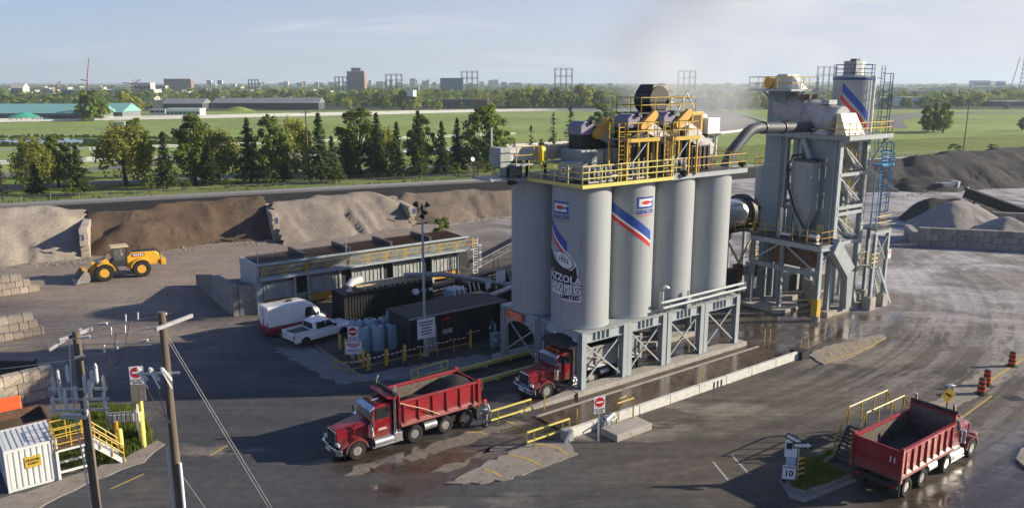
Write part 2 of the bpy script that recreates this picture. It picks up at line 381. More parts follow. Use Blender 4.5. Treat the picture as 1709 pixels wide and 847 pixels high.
def yard_material():
    t = NT('yard_asphalt')
    U = t.dot(AU, AO); W = t.dot(BU, BO)
    big = t.noise(0.045, 5); mid = t.noise(0.22, 7, 0.65); fine = t.noise(6.0, 4, 0.7)
    tracks = t.noise(0.30, 5, 0.6, rot=-YAW, sc=(0.07, 1.0, 1))        # wheel tracks run along the plant axis
    tracks2 = t.noise(0.8, 4, 0.6, rot=-YAW, sc=(0.05, 1.0, 1))
    wob = t.math('MULTIPLY', t.math('SUBTRACT', mid, 0.5), 14.0)
    wob2 = t.math('MULTIPLY', t.math('SUBTRACT', big, 0.5), 30.0)
    col = t.mix(t.ramp(tracks, 0.35, 0.65), (0.043, 0.038, 0.032), (0.088, 0.074, 0.059))
    col = t.mix(t.math('MULTIPLY', t.ramp(t.math('ADD', U, wob), 0, -14), t.ramp(W, 45, 28)), col, t.mix(t.ramp(tracks, 0.35, 0.65), (0.035, 0.039, 0.045), (0.064, 0.066, 0.070)))  # cooler, darker base left of the silos: depth of their shadow painted in
    col = t.mix(t.math('MULTIPLY', t.ramp(mid, 0.52, 0.72), 0.5), col, (0.13, 0.105, 0.082))
    # pale dusty ground in front of the stockpiles
    d1 = t.math('ADD', t.math('ADD', W, t.math('MULTIPLY', U, -0.55)), wob)
    tan = t.mix(t.ramp(mid, 0.3, 0.7), (0.215, 0.172, 0.137), (0.275, 0.228, 0.188))
    col = t.mix(t.math('MULTIPLY', t.ramp(d1, 22, 52), 0.92), col, tan)
    # pale concrete dust beyond the tower, to the right
    d2 = t.math('ADD', t.math('ADD', U, t.math('MULTIPLY', W, 0.10)), t.math('ADD', wob, wob2))
    cv = t.n.new('ShaderNodeVectorMath'); cv.operation = 'DISTANCE'; t.l.new(t.pos, cv.inputs[0]); cv.inputs[1].default_value = (*S(14, 52)[:2], 0)
    ring = t.math('ADD', cv.outputs['Value'], t.math('MULTIPLY', wob2, 0.12))
    cx = t.n.new('ShaderNodeCombineXYZ'); t.l.new(ring, cx.inputs[0]); t.l.new(t.math('MULTIPLY', big, 4.0), cx.inputs[1])
    arcs = t.noise(0.9, 4, 0.7, vec=cx.outputs[0])
    patch = t.noise(0.085, 8, 0.66, dist=1.6)
    cc = t.mix(t.ramp(patch, 0.40, 0.60), (0.16, 0.148, 0.142), (0.42, 0.405, 0.42))
    cc = t.mul(cc, t.ramp(arcs, 0.3, 0.7, 0.78, 1.2))
    cc = t.mul(cc, t.ramp(tracks2, 0.35, 0.65, 0.9, 1.1))
    east = t.math('MULTIPLY', t.ramp(d2, 24, 56), t.ramp(W, 70, 40))
    col = t.mix(t.math('MULTIPLY', t.ramp(d2, 24, 50), 0.9), col, cc)
    # streaks of grey fines dragged along the haul road
        # bare patches of light fines near the silo lanes
    pf = t.math('MULTIPLY', t.ramp(t.math('ABSOLUTE', t.math('ADD', W, -0.0)), 14, 5), t.math('MULTIPLY', t.ramp(t.noise(0.16, 6, 0.6, rot=-YAW, sc=(0.4, 1, 1)), 0.56, 0.62), t.ramp(U, 40, 20)))
    col = t.mix(t.math('MULTIPLY', pf, 0.75), col, (0.21, 0.185, 0.155))
    # standing water: where the lanes are washed
    def ell(u0, w0, a, b):
        x = t.math('MULTIPLY', t.math('SUBTRACT', U, u0), 1.0/a); y = t.math('MULTIPLY', t.math('SUBTRACT', W, w0), 1.0/b)
        return t.math('SUBTRACT', 1.0, t.math('ADD', t.math('MULTIPLY', x, x), t.math('MULTIPLY', y, y)))
    wet = None
    for e in ((4, -2.4, 20, 2.4), (-15, -2.5, 7, 4.0), (28, -2.0, 10, 3.6), (31, 3, 6, 5), (-6, 1.5, 5, 1.6), (10, -24, 14, 4.5), (16, 2, 18, 2.6)):
        q = ell(*e); wet = q if wet is None else t.math('MAXIMUM', wet, q)
    wv = t.math('ADD', t.math('MULTIPLY', t.math('MINIMUM', wet, 0.8), 0.55), t.math('MULTIPLY', t.math('SUBTRACT', t.noise(0.35, 7, 0.62, rot=-YAW, sc=(0.45, 1, 1)), 0.5), 2.6))
    pud = t.ramp(wv, 0.05, 0.62)
    damp = t.ramp(wv, -0.25, 0.25)
    col = t.mix(t.math('MULTIPLY', damp, 0.45), col, (0.060, 0.044, 0.031))
    col = t.mix(t.math('MULTIPLY', pud, 0.7), col, (0.052, 0.038, 0.026))
    # cracks and repair seams
    vor = t.n.new('ShaderNodeTexVoronoi'); vor.feature = 'DISTANCE_TO_EDGE'; vor.inputs['Scale'].default_value = 0.13
    dv = t.n.new('ShaderNodeVectorMath'); dv.operation = 'ADD'; t.l.new(t.pos, dv.inputs[0])
    cb = t.n.new('ShaderNodeCombineXYZ'); t.l.new(wob, cb.inputs[0]); t.l.new(t.math('MULTIPLY', wob2, 0.3), cb.inputs[1]); t.l.new(cb.outputs[0], dv.inputs[1])
    t.l.new(dv.outputs[0], vor.inputs['Vector'])
    crack = t.math('MULTIPLY', t.ramp(vor.outputs['Distance'], 0.006, 0.001), t.ramp(big, 0.45, 0.6))
    col = t.mix(t.math('MULTIPLY', crack, 0.45), col, (0.03, 0.026, 0.022))
    # tyre tracks that swing round the end of the weighbridge, and mottled grime
    am = t.math('MULTIPLY', t.ramp(W, 0, -8), t.ramp(mid, 0.35, 0.6))
    col = t.mul(col, t.math('ADD', 1.0, t.math('MULTIPLY', am, t.ramp(arcs, 0.3, 0.7, -0.34, 0.42))))
    hr = t.math('MULTIPLY', t.ramp(U, 2, 30), t.math('MULTIPLY', t.ramp(arcs, 0.45, 0.64), t.ramp(W, 4, -8)))
    col = t.mix(t.math('MULTIPLY', hr, 0.75), col, (0.255, 0.235, 0.22))
    grit = t.noise(1.7, 6, 0.75); col = t.mul(col, t.ramp(grit, 0.3, 0.7, 0.78, 1.24))
    tr3 = t.noise(2.6, 3, 0.6, rot=-YAW, sc=(0.025, 1, 1)); col = t.mul(col, t.ramp(tr3, 0.35, 0.65, 0.88, 1.12))
    col = t.mul(col, t.ramp(fine, 0.2, 0.8, 0.78, 1.22, smooth=False))
    t.base(col)
    r = t.mix(damp, (0.86,)*3, (0.42,)*3); r = t.mix(t.math('MULTIPLY', pud, t.ramp(fine, 0.35, 0.6, 0.8, 1.0)), r, (0.09,)*3)
    t.l.new(r, t.b.inputs['Roughness'])
    h = t.math('MULTIPLY', t.math('ADD', t.math('MULTIPLY', fine, 0.6), mid), t.math('SUBTRACT', 1.0, pud))
    t.bump(h, 0.35, 0.06)
    return t.m
def grass_material(name, c1, c2, c3, sc=0.03, fsc=0.6):
    t = NT(name)
    a = t.noise(sc, 6, 0.6); b = t.noise(fsc, 6, 0.7); c = t.noise(sc * 3, 4, 0.6, sc=(0.3, 1, 1), rot=-0.4)
    col = t.mix(t.ramp(a, 0.35, 0.65), c1, c2)
    col = t.mix(t.math('MULTIPLY', t.ramp(c, 0.5, 0.7), 0.6), col, c3)
    col = t.mul(col, t.ramp(b, 0.25, 0.75, 0.6, 1.35, smooth=False))
    t.base(col); t.rough(0.9); t.b.inputs['Specular IOR Level'].default_value = 0.15
    t.bump(b, 0.5, 0.3)
    return t.m
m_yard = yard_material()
m_grass = grass_material('meadow_grass', (0.14, 0.195, 0.04), (0.20, 0.245, 0.06), (0.25, 0.235, 0.08))
m_turf = grass_material('mown_turf', (0.20, 0.28, 0.075), (0.29, 0.36, 0.105), (0.34, 0.34, 0.14), 0.012, 0.25)
m_far = grass_material('distant_land', (0.045, 0.062, 0.03), (0.08, 0.10, 0.045), (0.17, 0.165, 0.14), 0.006, 0.03)
m_verge = grass_material('rough_verge', (0.12, 0.15, 0.03), (0.17, 0.17, 0.05), (0.24, 0.21, 0.08), 0.15, 1.5)
m_road = mat('far_road', (0.16, 0.15, 0.145), 0.9, var=0.12, sc=0.05)
m_track = mat('dirt_track', (0.30, 0.275, 0.24), 0.95, var=0.10, sc=0.03)
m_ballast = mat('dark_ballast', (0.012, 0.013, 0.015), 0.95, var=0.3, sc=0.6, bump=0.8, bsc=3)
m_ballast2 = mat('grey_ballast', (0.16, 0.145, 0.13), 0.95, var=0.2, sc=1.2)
m_water = mat('still_water', (0.02, 0.025, 0.03), 0.06, var=0.1, rvar=0.02)
def sheet(name, pts, m, z=0.0, kind='structure', sub=0):
    mb = MB(); mb.poly([(p[0], p[1], z) for p in pts])
    me = mb.mesh(name, m); o = bpy.data.objects.new(name, me); COL.objects.link(o); o['kind'] = kind
    return o
def resample(pts, step):
    out = [Vector(pts[0])]
    for a, b in zip(pts, pts[1:]):
        a, b = Vector(a), Vector(b); L = (b - a).length; k = max(1, int(L / step))
        out += [a + (b - a) * (i / k) for i in range(1, k + 1)]
    return out
def smooth_line(pts, it=2):
    pts = [Vector(p) for p in pts]
    for _ in range(it):
        q = [pts[0]]
        for a, b in zip(pts, pts[1:]): q += [a*0.75+b*0.25, a*0.25+b*0.75]
        pts = q + [pts[-1]]
    return pts
def ribbon(name, pts, width, m, z=0.01):
    pts = [Vector(p) for p in pts]; mb = MB(); vs = []; n = len(pts)
    for i, p in enumerate(pts):
        d = pts[min(i+1, n-1)] - pts[max(i-1, 0)]; d.z = 0; d.normalize(); s = Vector((-d.y, d.x, 0)) * width / 2
        vs += [(p.x-s.x, p.y-s.y, z), (p.x+s.x, p.y+s.y, z)]
    mb.add(vs, [(2*i, 2*i+2, 2*i+3, 2*i+1) for i in range(n-1)])
    o = mb.build(name, m, kind='structure'); return o
sheet('ground', [(-9000, -300), (9000, -300), (9000, 16000), (-9000, 16000)], m_far, -0.03)
EMB = lambda x: 161.7 + 0.4445 * (x + 0.6)          # the railway line as seen from above
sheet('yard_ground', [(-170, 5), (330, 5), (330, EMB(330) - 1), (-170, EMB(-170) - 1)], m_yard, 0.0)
sheet('verge_grass', [(-200, EMB(-200) + 2), (420, EMB(420) + 2), (420, EMB(420) + 75), (-200, EMB(-200) + 75)], m_grass, 0.0)
sheet('racecourse_turf', [(-420, 160), (-200, EMB(-200) + 60), (330, EMB(330) + 60), (900, 560), (900, 620), (330, 640), (0, 640), (-700, 520), (-700, 300)], m_turf, -0.015)
ed = Vector((1, 0.4445, 0)).normalized(); en = Vector((-ed.y, ed.x, 0))
def emb_pt(x, d, z):
    p = Vector((x, EMB(x), 0)) + en * d; p.z = z; return p
xs = list(range(-260, 421, 6))
mb = MB()
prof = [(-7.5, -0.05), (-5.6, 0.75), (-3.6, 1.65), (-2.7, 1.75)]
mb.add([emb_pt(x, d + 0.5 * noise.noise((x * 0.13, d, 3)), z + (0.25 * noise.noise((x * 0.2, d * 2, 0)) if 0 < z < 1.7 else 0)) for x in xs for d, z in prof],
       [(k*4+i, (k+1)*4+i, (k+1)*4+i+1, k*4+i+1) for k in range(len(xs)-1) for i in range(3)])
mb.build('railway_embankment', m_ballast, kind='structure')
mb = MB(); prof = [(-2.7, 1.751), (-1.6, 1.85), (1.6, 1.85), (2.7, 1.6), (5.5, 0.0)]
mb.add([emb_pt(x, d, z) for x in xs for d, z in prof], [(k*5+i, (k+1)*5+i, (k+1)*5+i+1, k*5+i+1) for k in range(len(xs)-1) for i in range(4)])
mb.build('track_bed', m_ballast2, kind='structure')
rl = thing('railway_track', 'pair of steel rails running along the dark embankment behind the stockpiles', 'railway track', (0, 0, 0))
for d in (-0.72, 0.72):
    mb = MB(); mb.bar(emb_pt(-260, d, 1.97), emb_pt(420, d, 1.97), 0.14, 0.2); mb.build('rail', m_galv, rl)
gp = lambda *pp: [G(*p) for p in pp]
ribbon('service_road', resample(gp((-300, 330), (21, 313), (177, 304), (407, 295), (640, 283), (870, 272)), 20), 7.0, m_road, 0.012)
ribbon('service_road', resample(gp((-300, 310), (21, 291), (180, 280), (300, 270), (420, 262), (640, 258), (860, 250)), 20), 9.0, m_road, 0.016)
track_px = [(-500, 213), (-200, 208), (0, 203), (430, 195), (860, 185), (1000, 184.5), (1110, 185), (1180, 189), (1222, 196), (1238, 205), (1222, 213), (1180, 221), (1080, 229), (860, 241), (640, 252), (430, 258), (145, 265), (-100, 272)]
TR = smooth_line(gp(*track_px), 3)
ribbon('dirt_track', TR[:int(len(TR) * .45)], 24, m_track, 0.02)
ribbon('dirt_track', TR[int(len(TR) * .45) - 1:int(len(TR)*0.68)], 22, m_track, 0.024)
ribbon('dirt_track', TR[int(len(TR)*0.68) - 1:], 9, m_track, 0.028)
ribbon('car_park', resample(gp((1470, 196), (1520, 190), (1709, 188), (1900, 186)), 40), 14, m_road, 0.03)
ribbon('access_road', smooth_line(gp((1500, 214), (1490, 200), (1540, 192), (1640, 186)), 2), 8, m_road, 0.034)
ribbon('stable_road', resample(gp((-200, 206), (0, 197), (240, 191), (300, 190)), 40), 16, m_road, 0.036)
P0 = G(75, 236)
sheet('pond', [(P0.x + 26*cos(a)*(1+0.15*sin(3*a)), P0.y + 16*sin(a), 0) for a in [i*pi/12 for i in range(24)]], m_water, 0.014)
P0 = G(1560, 300)
mb = MB(); c = G(398, 186); R = 16
mb.add([(c.x + R*k/8*cos(a), c.y + R*k/8*sin(a)*0.6, 3.6*(0.5+0.5*cos(pi*k/8)) - 0.05) for k in range(9) for a in [i*pi/12 for i in range(24)]],
       [(k*24+i, k*24+(i+1)%24, (k+1)*24+(i+1)%24, (k+1)*24+i) for k in range(8) for i in range(24)])
o = mb.build('grass_mound', m_turf, kind='structure', smooth=180)
mb = MB(); mb.box(-6500, -250, -1.5, 6500, 11000, 130)
hz = mb.build('haze', None, kind='stuff')
hm = bpy.data.materials.new('haze'); hm.use_nodes = True
hm.node_tree.nodes.clear()
ho = hm.node_tree.nodes.new('ShaderNodeOutputMaterial'); hv = hm.node_tree.nodes.new('ShaderNodeVolumePrincipled')
hv.inputs['Color'].default_value = (0.72, 0.86, 1.0, 1); hv.inputs['Density'].default_value = 0.00014; hv.inputs['Anisotropy'].default_value = 0.2
hm.node_tree.links.new(hv.outputs[0], ho.inputs['Volume'])
hz.data.materials.append(hm)
def leaf_mat(name, c1, c2, rand=0.25):
    m = bpy.data.materials.new(name); m.use_nodes = True
    n, l = m.node_tree.nodes, m.node_tree.links; b = n['Principled BSDF']
    g = n.new('ShaderNodeNewGeometry'); nz = n.new('ShaderNodeTexNoise'); nz.inputs['Scale'].default_value = 0.5; nz.inputs['Detail'].default_value = 3
    l.new(g.outputs['Position'], nz.inputs['Vector'])
    ad = n.new('ShaderNodeMath'); ad.operation = 'MULTIPLY_ADD'; ad.inputs[1].default_value = 0.6
    l.new(g.outputs['Random Per Island'], ad.inputs[0]); 
    sc = n.new('ShaderNodeMath'); sc.operation = 'MULTIPLY_ADD'; sc.inputs[1].default_value = 1.1; sc.inputs[2].default_value = -0.33
    l.new(nz.outputs['Fac'], sc.inputs[0]); l.new(sc.outputs[0], ad.inputs[2])
    mx = n.new('ShaderNodeMix'); mx.data_type = 'RGBA'; mx.inputs['A'].default_value = (*c1, 1); mx.inputs['B'].default_value = (*c2, 1)
    l.new(ad.outputs[0], mx.inputs['Factor'])
    oi = n.new('ShaderNodeObjectInfo'); rr = n.new('ShaderNodeMapRange'); rr.inputs['To Min'].default_value = 1 - rand; rr.inputs['To Max'].default_value = 1 + rand
    l.new(oi.outputs['Random'], rr.inputs['Value'])
    hs = n.new('ShaderNodeHueSaturation'); l.new(mx.outputs['Result'], hs.inputs['Color']); l.new(rr.outputs[0], hs.inputs['Value'])
    l.new(hs.outputs[0], b.inputs['Base Color']); b.inputs['Roughness'].default_value = 0.75; b.inputs['Specular IOR Level'].default_value = 0.2
    # some light passes through the leaves
    tr = n.new('ShaderNodeBsdfTranslucent'); l.new(hs.outputs[0], tr.inputs['Color'])
    ms = n.new('ShaderNodeMixShader'); ms.inputs['Fac'].default_value = 0.48
    l.new(b.outputs[0], ms.inputs[1]); l.new(tr.outputs[0], ms.inputs[2]); l.new(ms.outputs[0], n['Material Output'].inputs['Surface'])
    return m
m_leaf = leaf_mat('leaf_green', (0.095, 0.150, 0.026), (0.23, 0.28, 0.062))
m_willow = leaf_mat('willow_green', (0.22, 0.245, 0.042), (0.39, 0.40, 0.095))
m_spruce = leaf_mat('spruce_green', (0.054, 0.092, 0.034), (0.15, 0.185, 0.070))
m_dead = leaf_mat('sparse_twig_brown', (0.055, 0.050, 0.030), (0.085, 0.078, 0.045))
m_bush = leaf_mat('bush_green', (0.10, 0.16, 0.025), (0.20, 0.24, 0.05))
m_bark = mat('tree_bark', (0.06, 0.045, 0.033), 0.9, var=0.3, sc=3)
def rnd_unit(r):
    while True:
        v = Vector((r.uniform(-1,1), r.uniform(-1,1), r.uniform(-1,1)))
        if 0.05 < v.length < 1: return v.normalized()
def leaf(mb, p, s, r, nrm=None, droop=0.0):
    n = (nrm or Vector((0,0,0))) + rnd_unit(r) * 0.8; n.normalize()
    a = n.cross(rnd_unit(r)).normalized(); b = n.cross(a)
    if droop: b = (b * (1 - droop) + Vector((0, 0, -1)) * droop).normalized(); a = n.cross(b).normalized()
    a *= s * 0.5; b *= s * r.uniform(0.6, 1.0)
    mb.v += [tuple(p - a*0.6 - b*0.5), tuple(p + a - b*0.2), tuple(p + a*0.5 + b*0.6), tuple(p - a + b*0.3)]
    k = len(mb.v) - 4; mb.f.append((k, k+1, k+2, k+3))
def broadleaf_mesh(seed, h, w, clumps, per, leafs, droop=0.0, base=0.22, mleaf=None, airy=0.0):
    r = random.Random(seed); mb = MB(); tk = MB()
    tips = []
    trunk_top = h * (base + 0.15)
    bend = Vector((r.uniform(-.06, .06) * h, r.uniform(-.06, .06) * h, trunk_top))
    tk.path([(0, 0, -0.2), tuple(bend * 0.5 + Vector((r.uniform(-.1,.1), 0, 0))), tuple(bend)], h * 0.034, 7, h * 0.02)
    for i in range(clumps):
        a = r.uniform(0, 2*pi); t = r.random() ** 0.8
        zz = base + (1 - base) * t
        prof = sin(pi * min(1, max(0.0, (zz - base * 0.7) / (1.06 - base * 0.7))) ** 0.8) ** 0.7
        rad = w * 0.5 * prof * sqrt(r.uniform(0.15, 1.0)) * r.uniform(0.75, 1.12)
        c = Vector((cos(a) * rad, sin(a) * rad, zz * h * 0.95))
        cr = w * r.uniform(0.10, 0.19) * (1 - 0.3 * t)
        if i % 3 == 0:
            st = bend * r.uniform(0.7, 1.0)
            tk.path([tuple(st), tuple(st.lerp(c, 0.55) + Vector((0, 0, -0.04 * h))), tuple(c)], h * 0.010, 4, h * 0.003)
        for _ in range(per):
            d = rnd_unit(r); k = r.random() ** 0.4
            p = c + Vector((d.x * cr * k, d.y * cr * k, d.z * cr * k * (0.8 if not droop else 1.5) - (droop * cr * r.random() * 2.2)))
            if p.z < 0.4: p.z = 0.4 + r.random()
            leaf(mb, p, leafs * r.uniform(0.6, 1.3), r, d * 0.9 + Vector((0, 0, 0.35)), droop * 0.7)
    return tk.mesh('trunk', m_bark, 60), mb.mesh('crown', mleaf or m_leaf)
def spruce_mesh(seed, h, w, mleaf, dens=1.0, base=0.10, gap=0.0):
    r = random.Random(seed); mb = MB(); tk = MB()
    tk.tube((0, 0, -0.2), (0, 0, h * 0.97), h * 0.014, 0.03, 6)
    levels = int(h / 0.42)
    for i in range(levels):
        t = i / levels
        z = h * (base + (1 - base) * t)
        rad = w * 0.5 * (1 - t) ** 0.85 * r.uniform(0.72, 1.12) + 0.12
        nb = max(4, int((9 - 4 * t) * dens))
        for j in range(nb):
            if r.random() < gap: continue
            a = r.uniform(0, 2*pi); L = rad * r.uniform(0.6, 1.1)
            steps = max(2, int(L / 0.34))
            for q in range(steps):
                u = ((q + r.random()) / steps) ** 0.75
                p = Vector((cos(a) * L * u, sin(a) * L * u, z - 0.28 * L * u + r.uniform(-.12, .12)))
                s = 0.72 * (1.1 - 0.45 * u) * r.uniform(0.6, 1.1)
                leaf(mb, p, s, r, Vector((0, 0, 1)))
    for q in range(6): leaf(mb, Vector((0, 0, h * (0.95 + 0.01 * q))), 0.3, r)
    return tk.mesh('trunk', m_bark, 60), mb.mesh('crown', mleaf)
TREE_MESH = {}
def tree_mesh(kind, k):
    key = (kind, k)
    if key not in TREE_MESH:
        s = 11 * k + 3
        if kind == 'decid': TREE_MESH[key] = broadleaf_mesh(s, 14, 9.5, 78, 56, 0.58, base=0.14)
        if kind == 'willow': TREE_MESH[key] = broadleaf_mesh(s, 13, 12, 70, 56, 0.56, droop=0.55, base=0.33, mleaf=m_willow)
        if kind == 'spruce': TREE_MESH[key] = spruce_mesh(s, 14, 6.2, m_spruce, 2.3)
        if kind == 'thin': TREE_MESH[key] = spruce_mesh(s, 14, 4.6, m_dead, 0.6, 0.2, 0.35)
        if kind == 'bush': TREE_MESH[key] = broadleaf_mesh(s, 5, 3.6, 22, 34, 0.42, base=0.04, mleaf=m_bush)
        if kind == 'far': TREE_MESH[key] = broadleaf_mesh(s, 12, 11, 26, 18, 1.7, base=0.08)
        if kind == 'farw': TREE_MESH[key] = broadleaf_mesh(s, 11, 13, 24, 18, 1.7, base=0.08, droop=0.3, mleaf=m_willow)
        if kind == 'fars': TREE_MESH[key] = spruce_mesh(s, 12, 6, m_spruce, 0.35)
    return TREE_MESH[key]
REFH = dict(decid=14, willow=13, spruce=14, thin=14, bush=5, far=12, farw=11, fars=12)
REFW = dict(decid=9.0, willow=11, spruce=4.5, thin=3.6, bush=3.6, far=11, farw=13, fars=6)
NAMES = dict(decid='broadleaf_tree', willow='willow_tree', spruce='spruce_tree', thin='sparse_spruce_tree', bush='sapling', far='broadleaf_tree', farw='willow_tree', fars='spruce_tree')
def tree(kind, x, by, ty, wpx, label, group=None, k=None, at=None, h=None):
    g = at or G(x, by); h = h or top_z(g, ty); w = wpx * mpp(g) if wpx else REFW[kind] * h / REFH[kind]
    k = random.randrange(3) if k is None else k
    tm, cm = tree_mesh(kind, k)
    o = thing(NAMES[kind], label, 'tree' if kind != 'bush' else 'bush', g, random.uniform(0, 6.28), group)
    sx = w / REFW[kind]; sz = h / REFH[kind]; o.scale = (sx, sx, sz)
    inst('trunk', tm, o); inst('crown', cm, o)
    return o
ROW = [
 ('thin', 6, 336, 268, 30, 'sparse dark tree at the far left edge beside the railway'),
 ('willow', 60, 318, 228, 62, 'drooping yellow-green willow leftmost in the roadside row'),
 ('decid', 98, 312, 224, 52, 'olive broadleaf tree leaning behind the leftmost willow'),
 ('spruce', 62, 326, 270, 34, 'short dark spruce growing under the leftmost willow'),
 ('spruce', 134, 325, 240, 44, 'dense blue-green spruce standing alone on the verge between two willows'),
 ('willow', 212, 310, 206, 92, 'broad round willow with a forked dark trunk left of the brown stockpile'),
 ('decid', 232, 296, 197, 50, 'olive tree top rising behind the round willow'),
 ('spruce', 279, 315, 219, 42, 'ragged spruce immediately right of the round willow'),
 ('decid', 328, 308, 189, 72, 'tall dark broadleaf tree above the brown stockpile'),
 ('willow', 366, 303, 218, 76, 'pale willow with leaning dark limbs above the brown stockpile'),
 ('spruce', 352, 309, 232, 34, 'slim spruce squeezed beside the pale willow'),
 ('spruce', 418, 305, 196, 46, 'tall spruce at the right end of the brown stockpile'),
 ('decid', 455, 304, 190, 56, 'green broadleaf tree left of the tall wooden pole'),
 ('willow', 494, 291, 197, 62, 'yellow-tinged willow over the parked lorry by the road'),
 ('spruce', 472, 303, 225, 36, 'small spruce among the trees above the grey stockpile'),
 ('spruce', 536, 305, 187, 48, 'tall spruce touching the wooden pole on its right'),
 ('spruce', 556, 303, 226, 34, 'low bushy spruce behind the wooden pole'),
 ('decid', 602, 290, 178, 82, 'largest dark green broadleaf tree in the middle of the row'),
 ('spruce', 583, 296, 226, 36, 'narrow spruce in front of the largest broadleaf tree'),
 ('spruce', 631, 295, 187, 40, 'tall spruce on the right side of the largest broadleaf tree'),
 ('willow', 645, 287, 214, 42, 'light olive tree glimpsed between two spruces'),
 ('spruce', 664, 298, 203, 36, 'lone pointed spruce with bare trunk above the sandy pile divider'),
 ('decid', 704, 290, 190, 46, 'round green tree behind a tall spruce in the right half of the row'),
 ('spruce', 700, 296, 183, 34, 'tall ragged spruce standing in front of a round green tree'),
 ('spruce', 738, 293, 202, 36, 'dark spruce in the shade right of the round green tree'),
 ('spruce', 764, 288, 196, 34, 'spruce with bare lower trunk next to the big right-hand tree'),
 ('decid', 812, 288, 174, 80, 'big spreading broadleaf tree left of the silo top'),
 ('thin', 797, 292, 230, 30, 'half bare spruce under the big spreading tree'),
 ('thin', 858, 286, 232, 20, 'thin bare spruce touching the left edge of the silo deck'),
 ('thin', 886, 280, 208, 26, 'brown sparse spruce behind the left end of the silo deck'),
 ('thin', 923, 272, 188, 28, 'tall thin spruce behind the yellow drum on the deck'),
 ('thin', 951, 270, 176, 32, 'tallest thin spruce behind the silo deck'),
 ('bush', 905, 280, 232, 26, 'rounded green bush behind the silo deck'),
 ('decid', 1006, 262, 172, 62, 'green tree showing behind the conveyor drives on the deck'),
 ('bush', 120, 330, 300, 28, 'low bush beside the dense blue-green spruce'),
 ('bush', 250, 322, 291, 26, 'bright green sapling right of the round willow trunk'),
 ('bush', 312, 318, 300, 18, 'small weedy sapling by the railway fence under the tall dark tree'),
 ('bush', 380, 315, 296, 20, 'weedy bush by the fence below the pale willow'),
 ('bush', 455, 310, 282, 30, 'bright sapling below the tree left of the wooden pole'),
 ('bush', 567, 306, 284, 26, 'grey-green bush right of the wooden pole'),
 ('bush', 700, 298, 252, 26, 'tall bright sapling in front of the ragged spruce'),
 ('bush', 762, 298, 270, 24, 'bright sapling under the spruces near the silo'),
 ('bush', 822, 294, 266, 28, 'bright sapling closest to the left silo'),
 ('decid', 1545, 221, 175, 24, 'left one of the clump of dark pines on the right-hand lawn'),
 ('spruce', 1558, 220, 172, 26, 'middle one of the clump of dark pines on the right-hand lawn'),
 ('decid', 1573, 222, 170, 28, 'right one of the clump of dark pines on the right-hand lawn'),
 ('bush', 1592, 256, 240, 26, 'ragged bush at the foot of the wooden pole on the right'),
 ('bush', 1655, 252, 240, 20, 'small bush on the lawn edge right of the wooden pole'),
 ('decid', 1706, 218, 196, 16, 'dark tree cut by the right edge of the picture'),
]
for t in ROW: tree(*t, group='trees and bushes behind the railway')
tree('bush', 738, 396, 362, 40, 'scrubby bush growing behind the cold feed bins')
rt = random.Random(5)
def far_tree(x, by, h, where, kind=None):
    kind = kind or rt.choice(['far', 'far', 'far', 'farw', 'fars'])
    g = G(x, by); hh = h * rt.uniform(0.75, 1.25)
    tm, cm = tree_mesh(kind, rt.randrange(2))
    o = thing(NAMES[kind], dict(far='green broadleaf', farw='pale willowy', fars='dark pointed')[kind] + ' tree ' + where, 'tree', g, rt.uniform(0, 6.28), 'trees ' + where)
    s = hh / REFH[kind]; o.scale = (s, s, s); inst('trunk', tm, o); inst('crown', cm, o)
WH = '''behind the turquoise barns|before the white terraced stand|between brick slab and mound|standing tall before the turquoise barn|by the stable yard|between mound and brown tower|before the columned dark barn|under the brown tower|right of the slim white sign|below the green glass office|left of the silo deck at the track|like round willows beyond the track bend|behind the dead spruces at the deck|at the track left of the black conveyor head|along the white-roofed warehouse|behind the steam plume|left of the bucket elevator|beyond the right-hand lawn|around the white gabled building|behind the striped filler silo|at the far left grandstand end|along the far edge of the track|scattered beyond the lawn on the right|beside the track bend|in the far band below the skyline'''.split('|')
def zip5(rows): return [r + (w,) for r, w in zip(rows, WH)]
for x0, x1, by, n, h, wh in zip5(((60, 190, 181, 9, 5), (195, 310, 183, 6, 5), (300, 440, 171, 24, 10), (130, 175, 200, 3, 14), (205, 225, 190, 4, 12), (430, 600, 170, 26, 11), (460, 530, 179, 6, 8),
                         (600, 730, 172, 24, 12), (640, 730, 181, 8, 10), (730, 860, 170, 20, 11), (835, 880, 180, 8, 13), (880, 935, 178, 11, 14), (945, 1000, 178, 8, 15), (1000, 1060, 181, 8, 9),
                         (860, 1060, 168, 22, 10), (1060, 1280, 172, 22, 11), (1180, 1290, 178, 8, 8), (1440, 1709, 168, 26, 10), (1540, 1640, 178, 9, 10), (1300, 1440, 170, 10, 9), (0, 100, 170, 9, 10), (440, 1060, 182, 26, 7), (1440, 1709, 180, 18, 8), (1060, 1290, 184, 10, 7), (300, 720, 164, 26, 9))):
    for i in range(n): far_tree(rt.uniform(x0, x1), by + rt.uniform(-3.5, 2.0), h, wh)
mb = MB(); 
for i in range(5200):
    by = 137.4 + 25 / (0.62 + 5.0 * rt.random() ** 1.4)
    x = rt.uniform(-250, 1960); g = G(x, by)
    if g.y > 9500: continue
    dens = noise.noise((g.x / 260, g.y / 420, 0))
    if dens < (-0.10 if by < 150 else -.02): continue
    h = rt.uniform(6, 13)
    n = 7
    for q in range(n):
        c = g + Vector((rt.uniform(-8, 8), rt.uniform(-8, 8), h * (0.2 + 0.75 * rt.random())))
        leaf(mb, c, rt.uniform(5, 9), rt, Vector((0, -0.5, 0.9)))
me = mb.mesh('far_woods', m_leaf); fw = bpy.data.objects.new('far_woods', me); COL.objects.link(fw); fw['kind'] = 'stuff'
mb = MB()
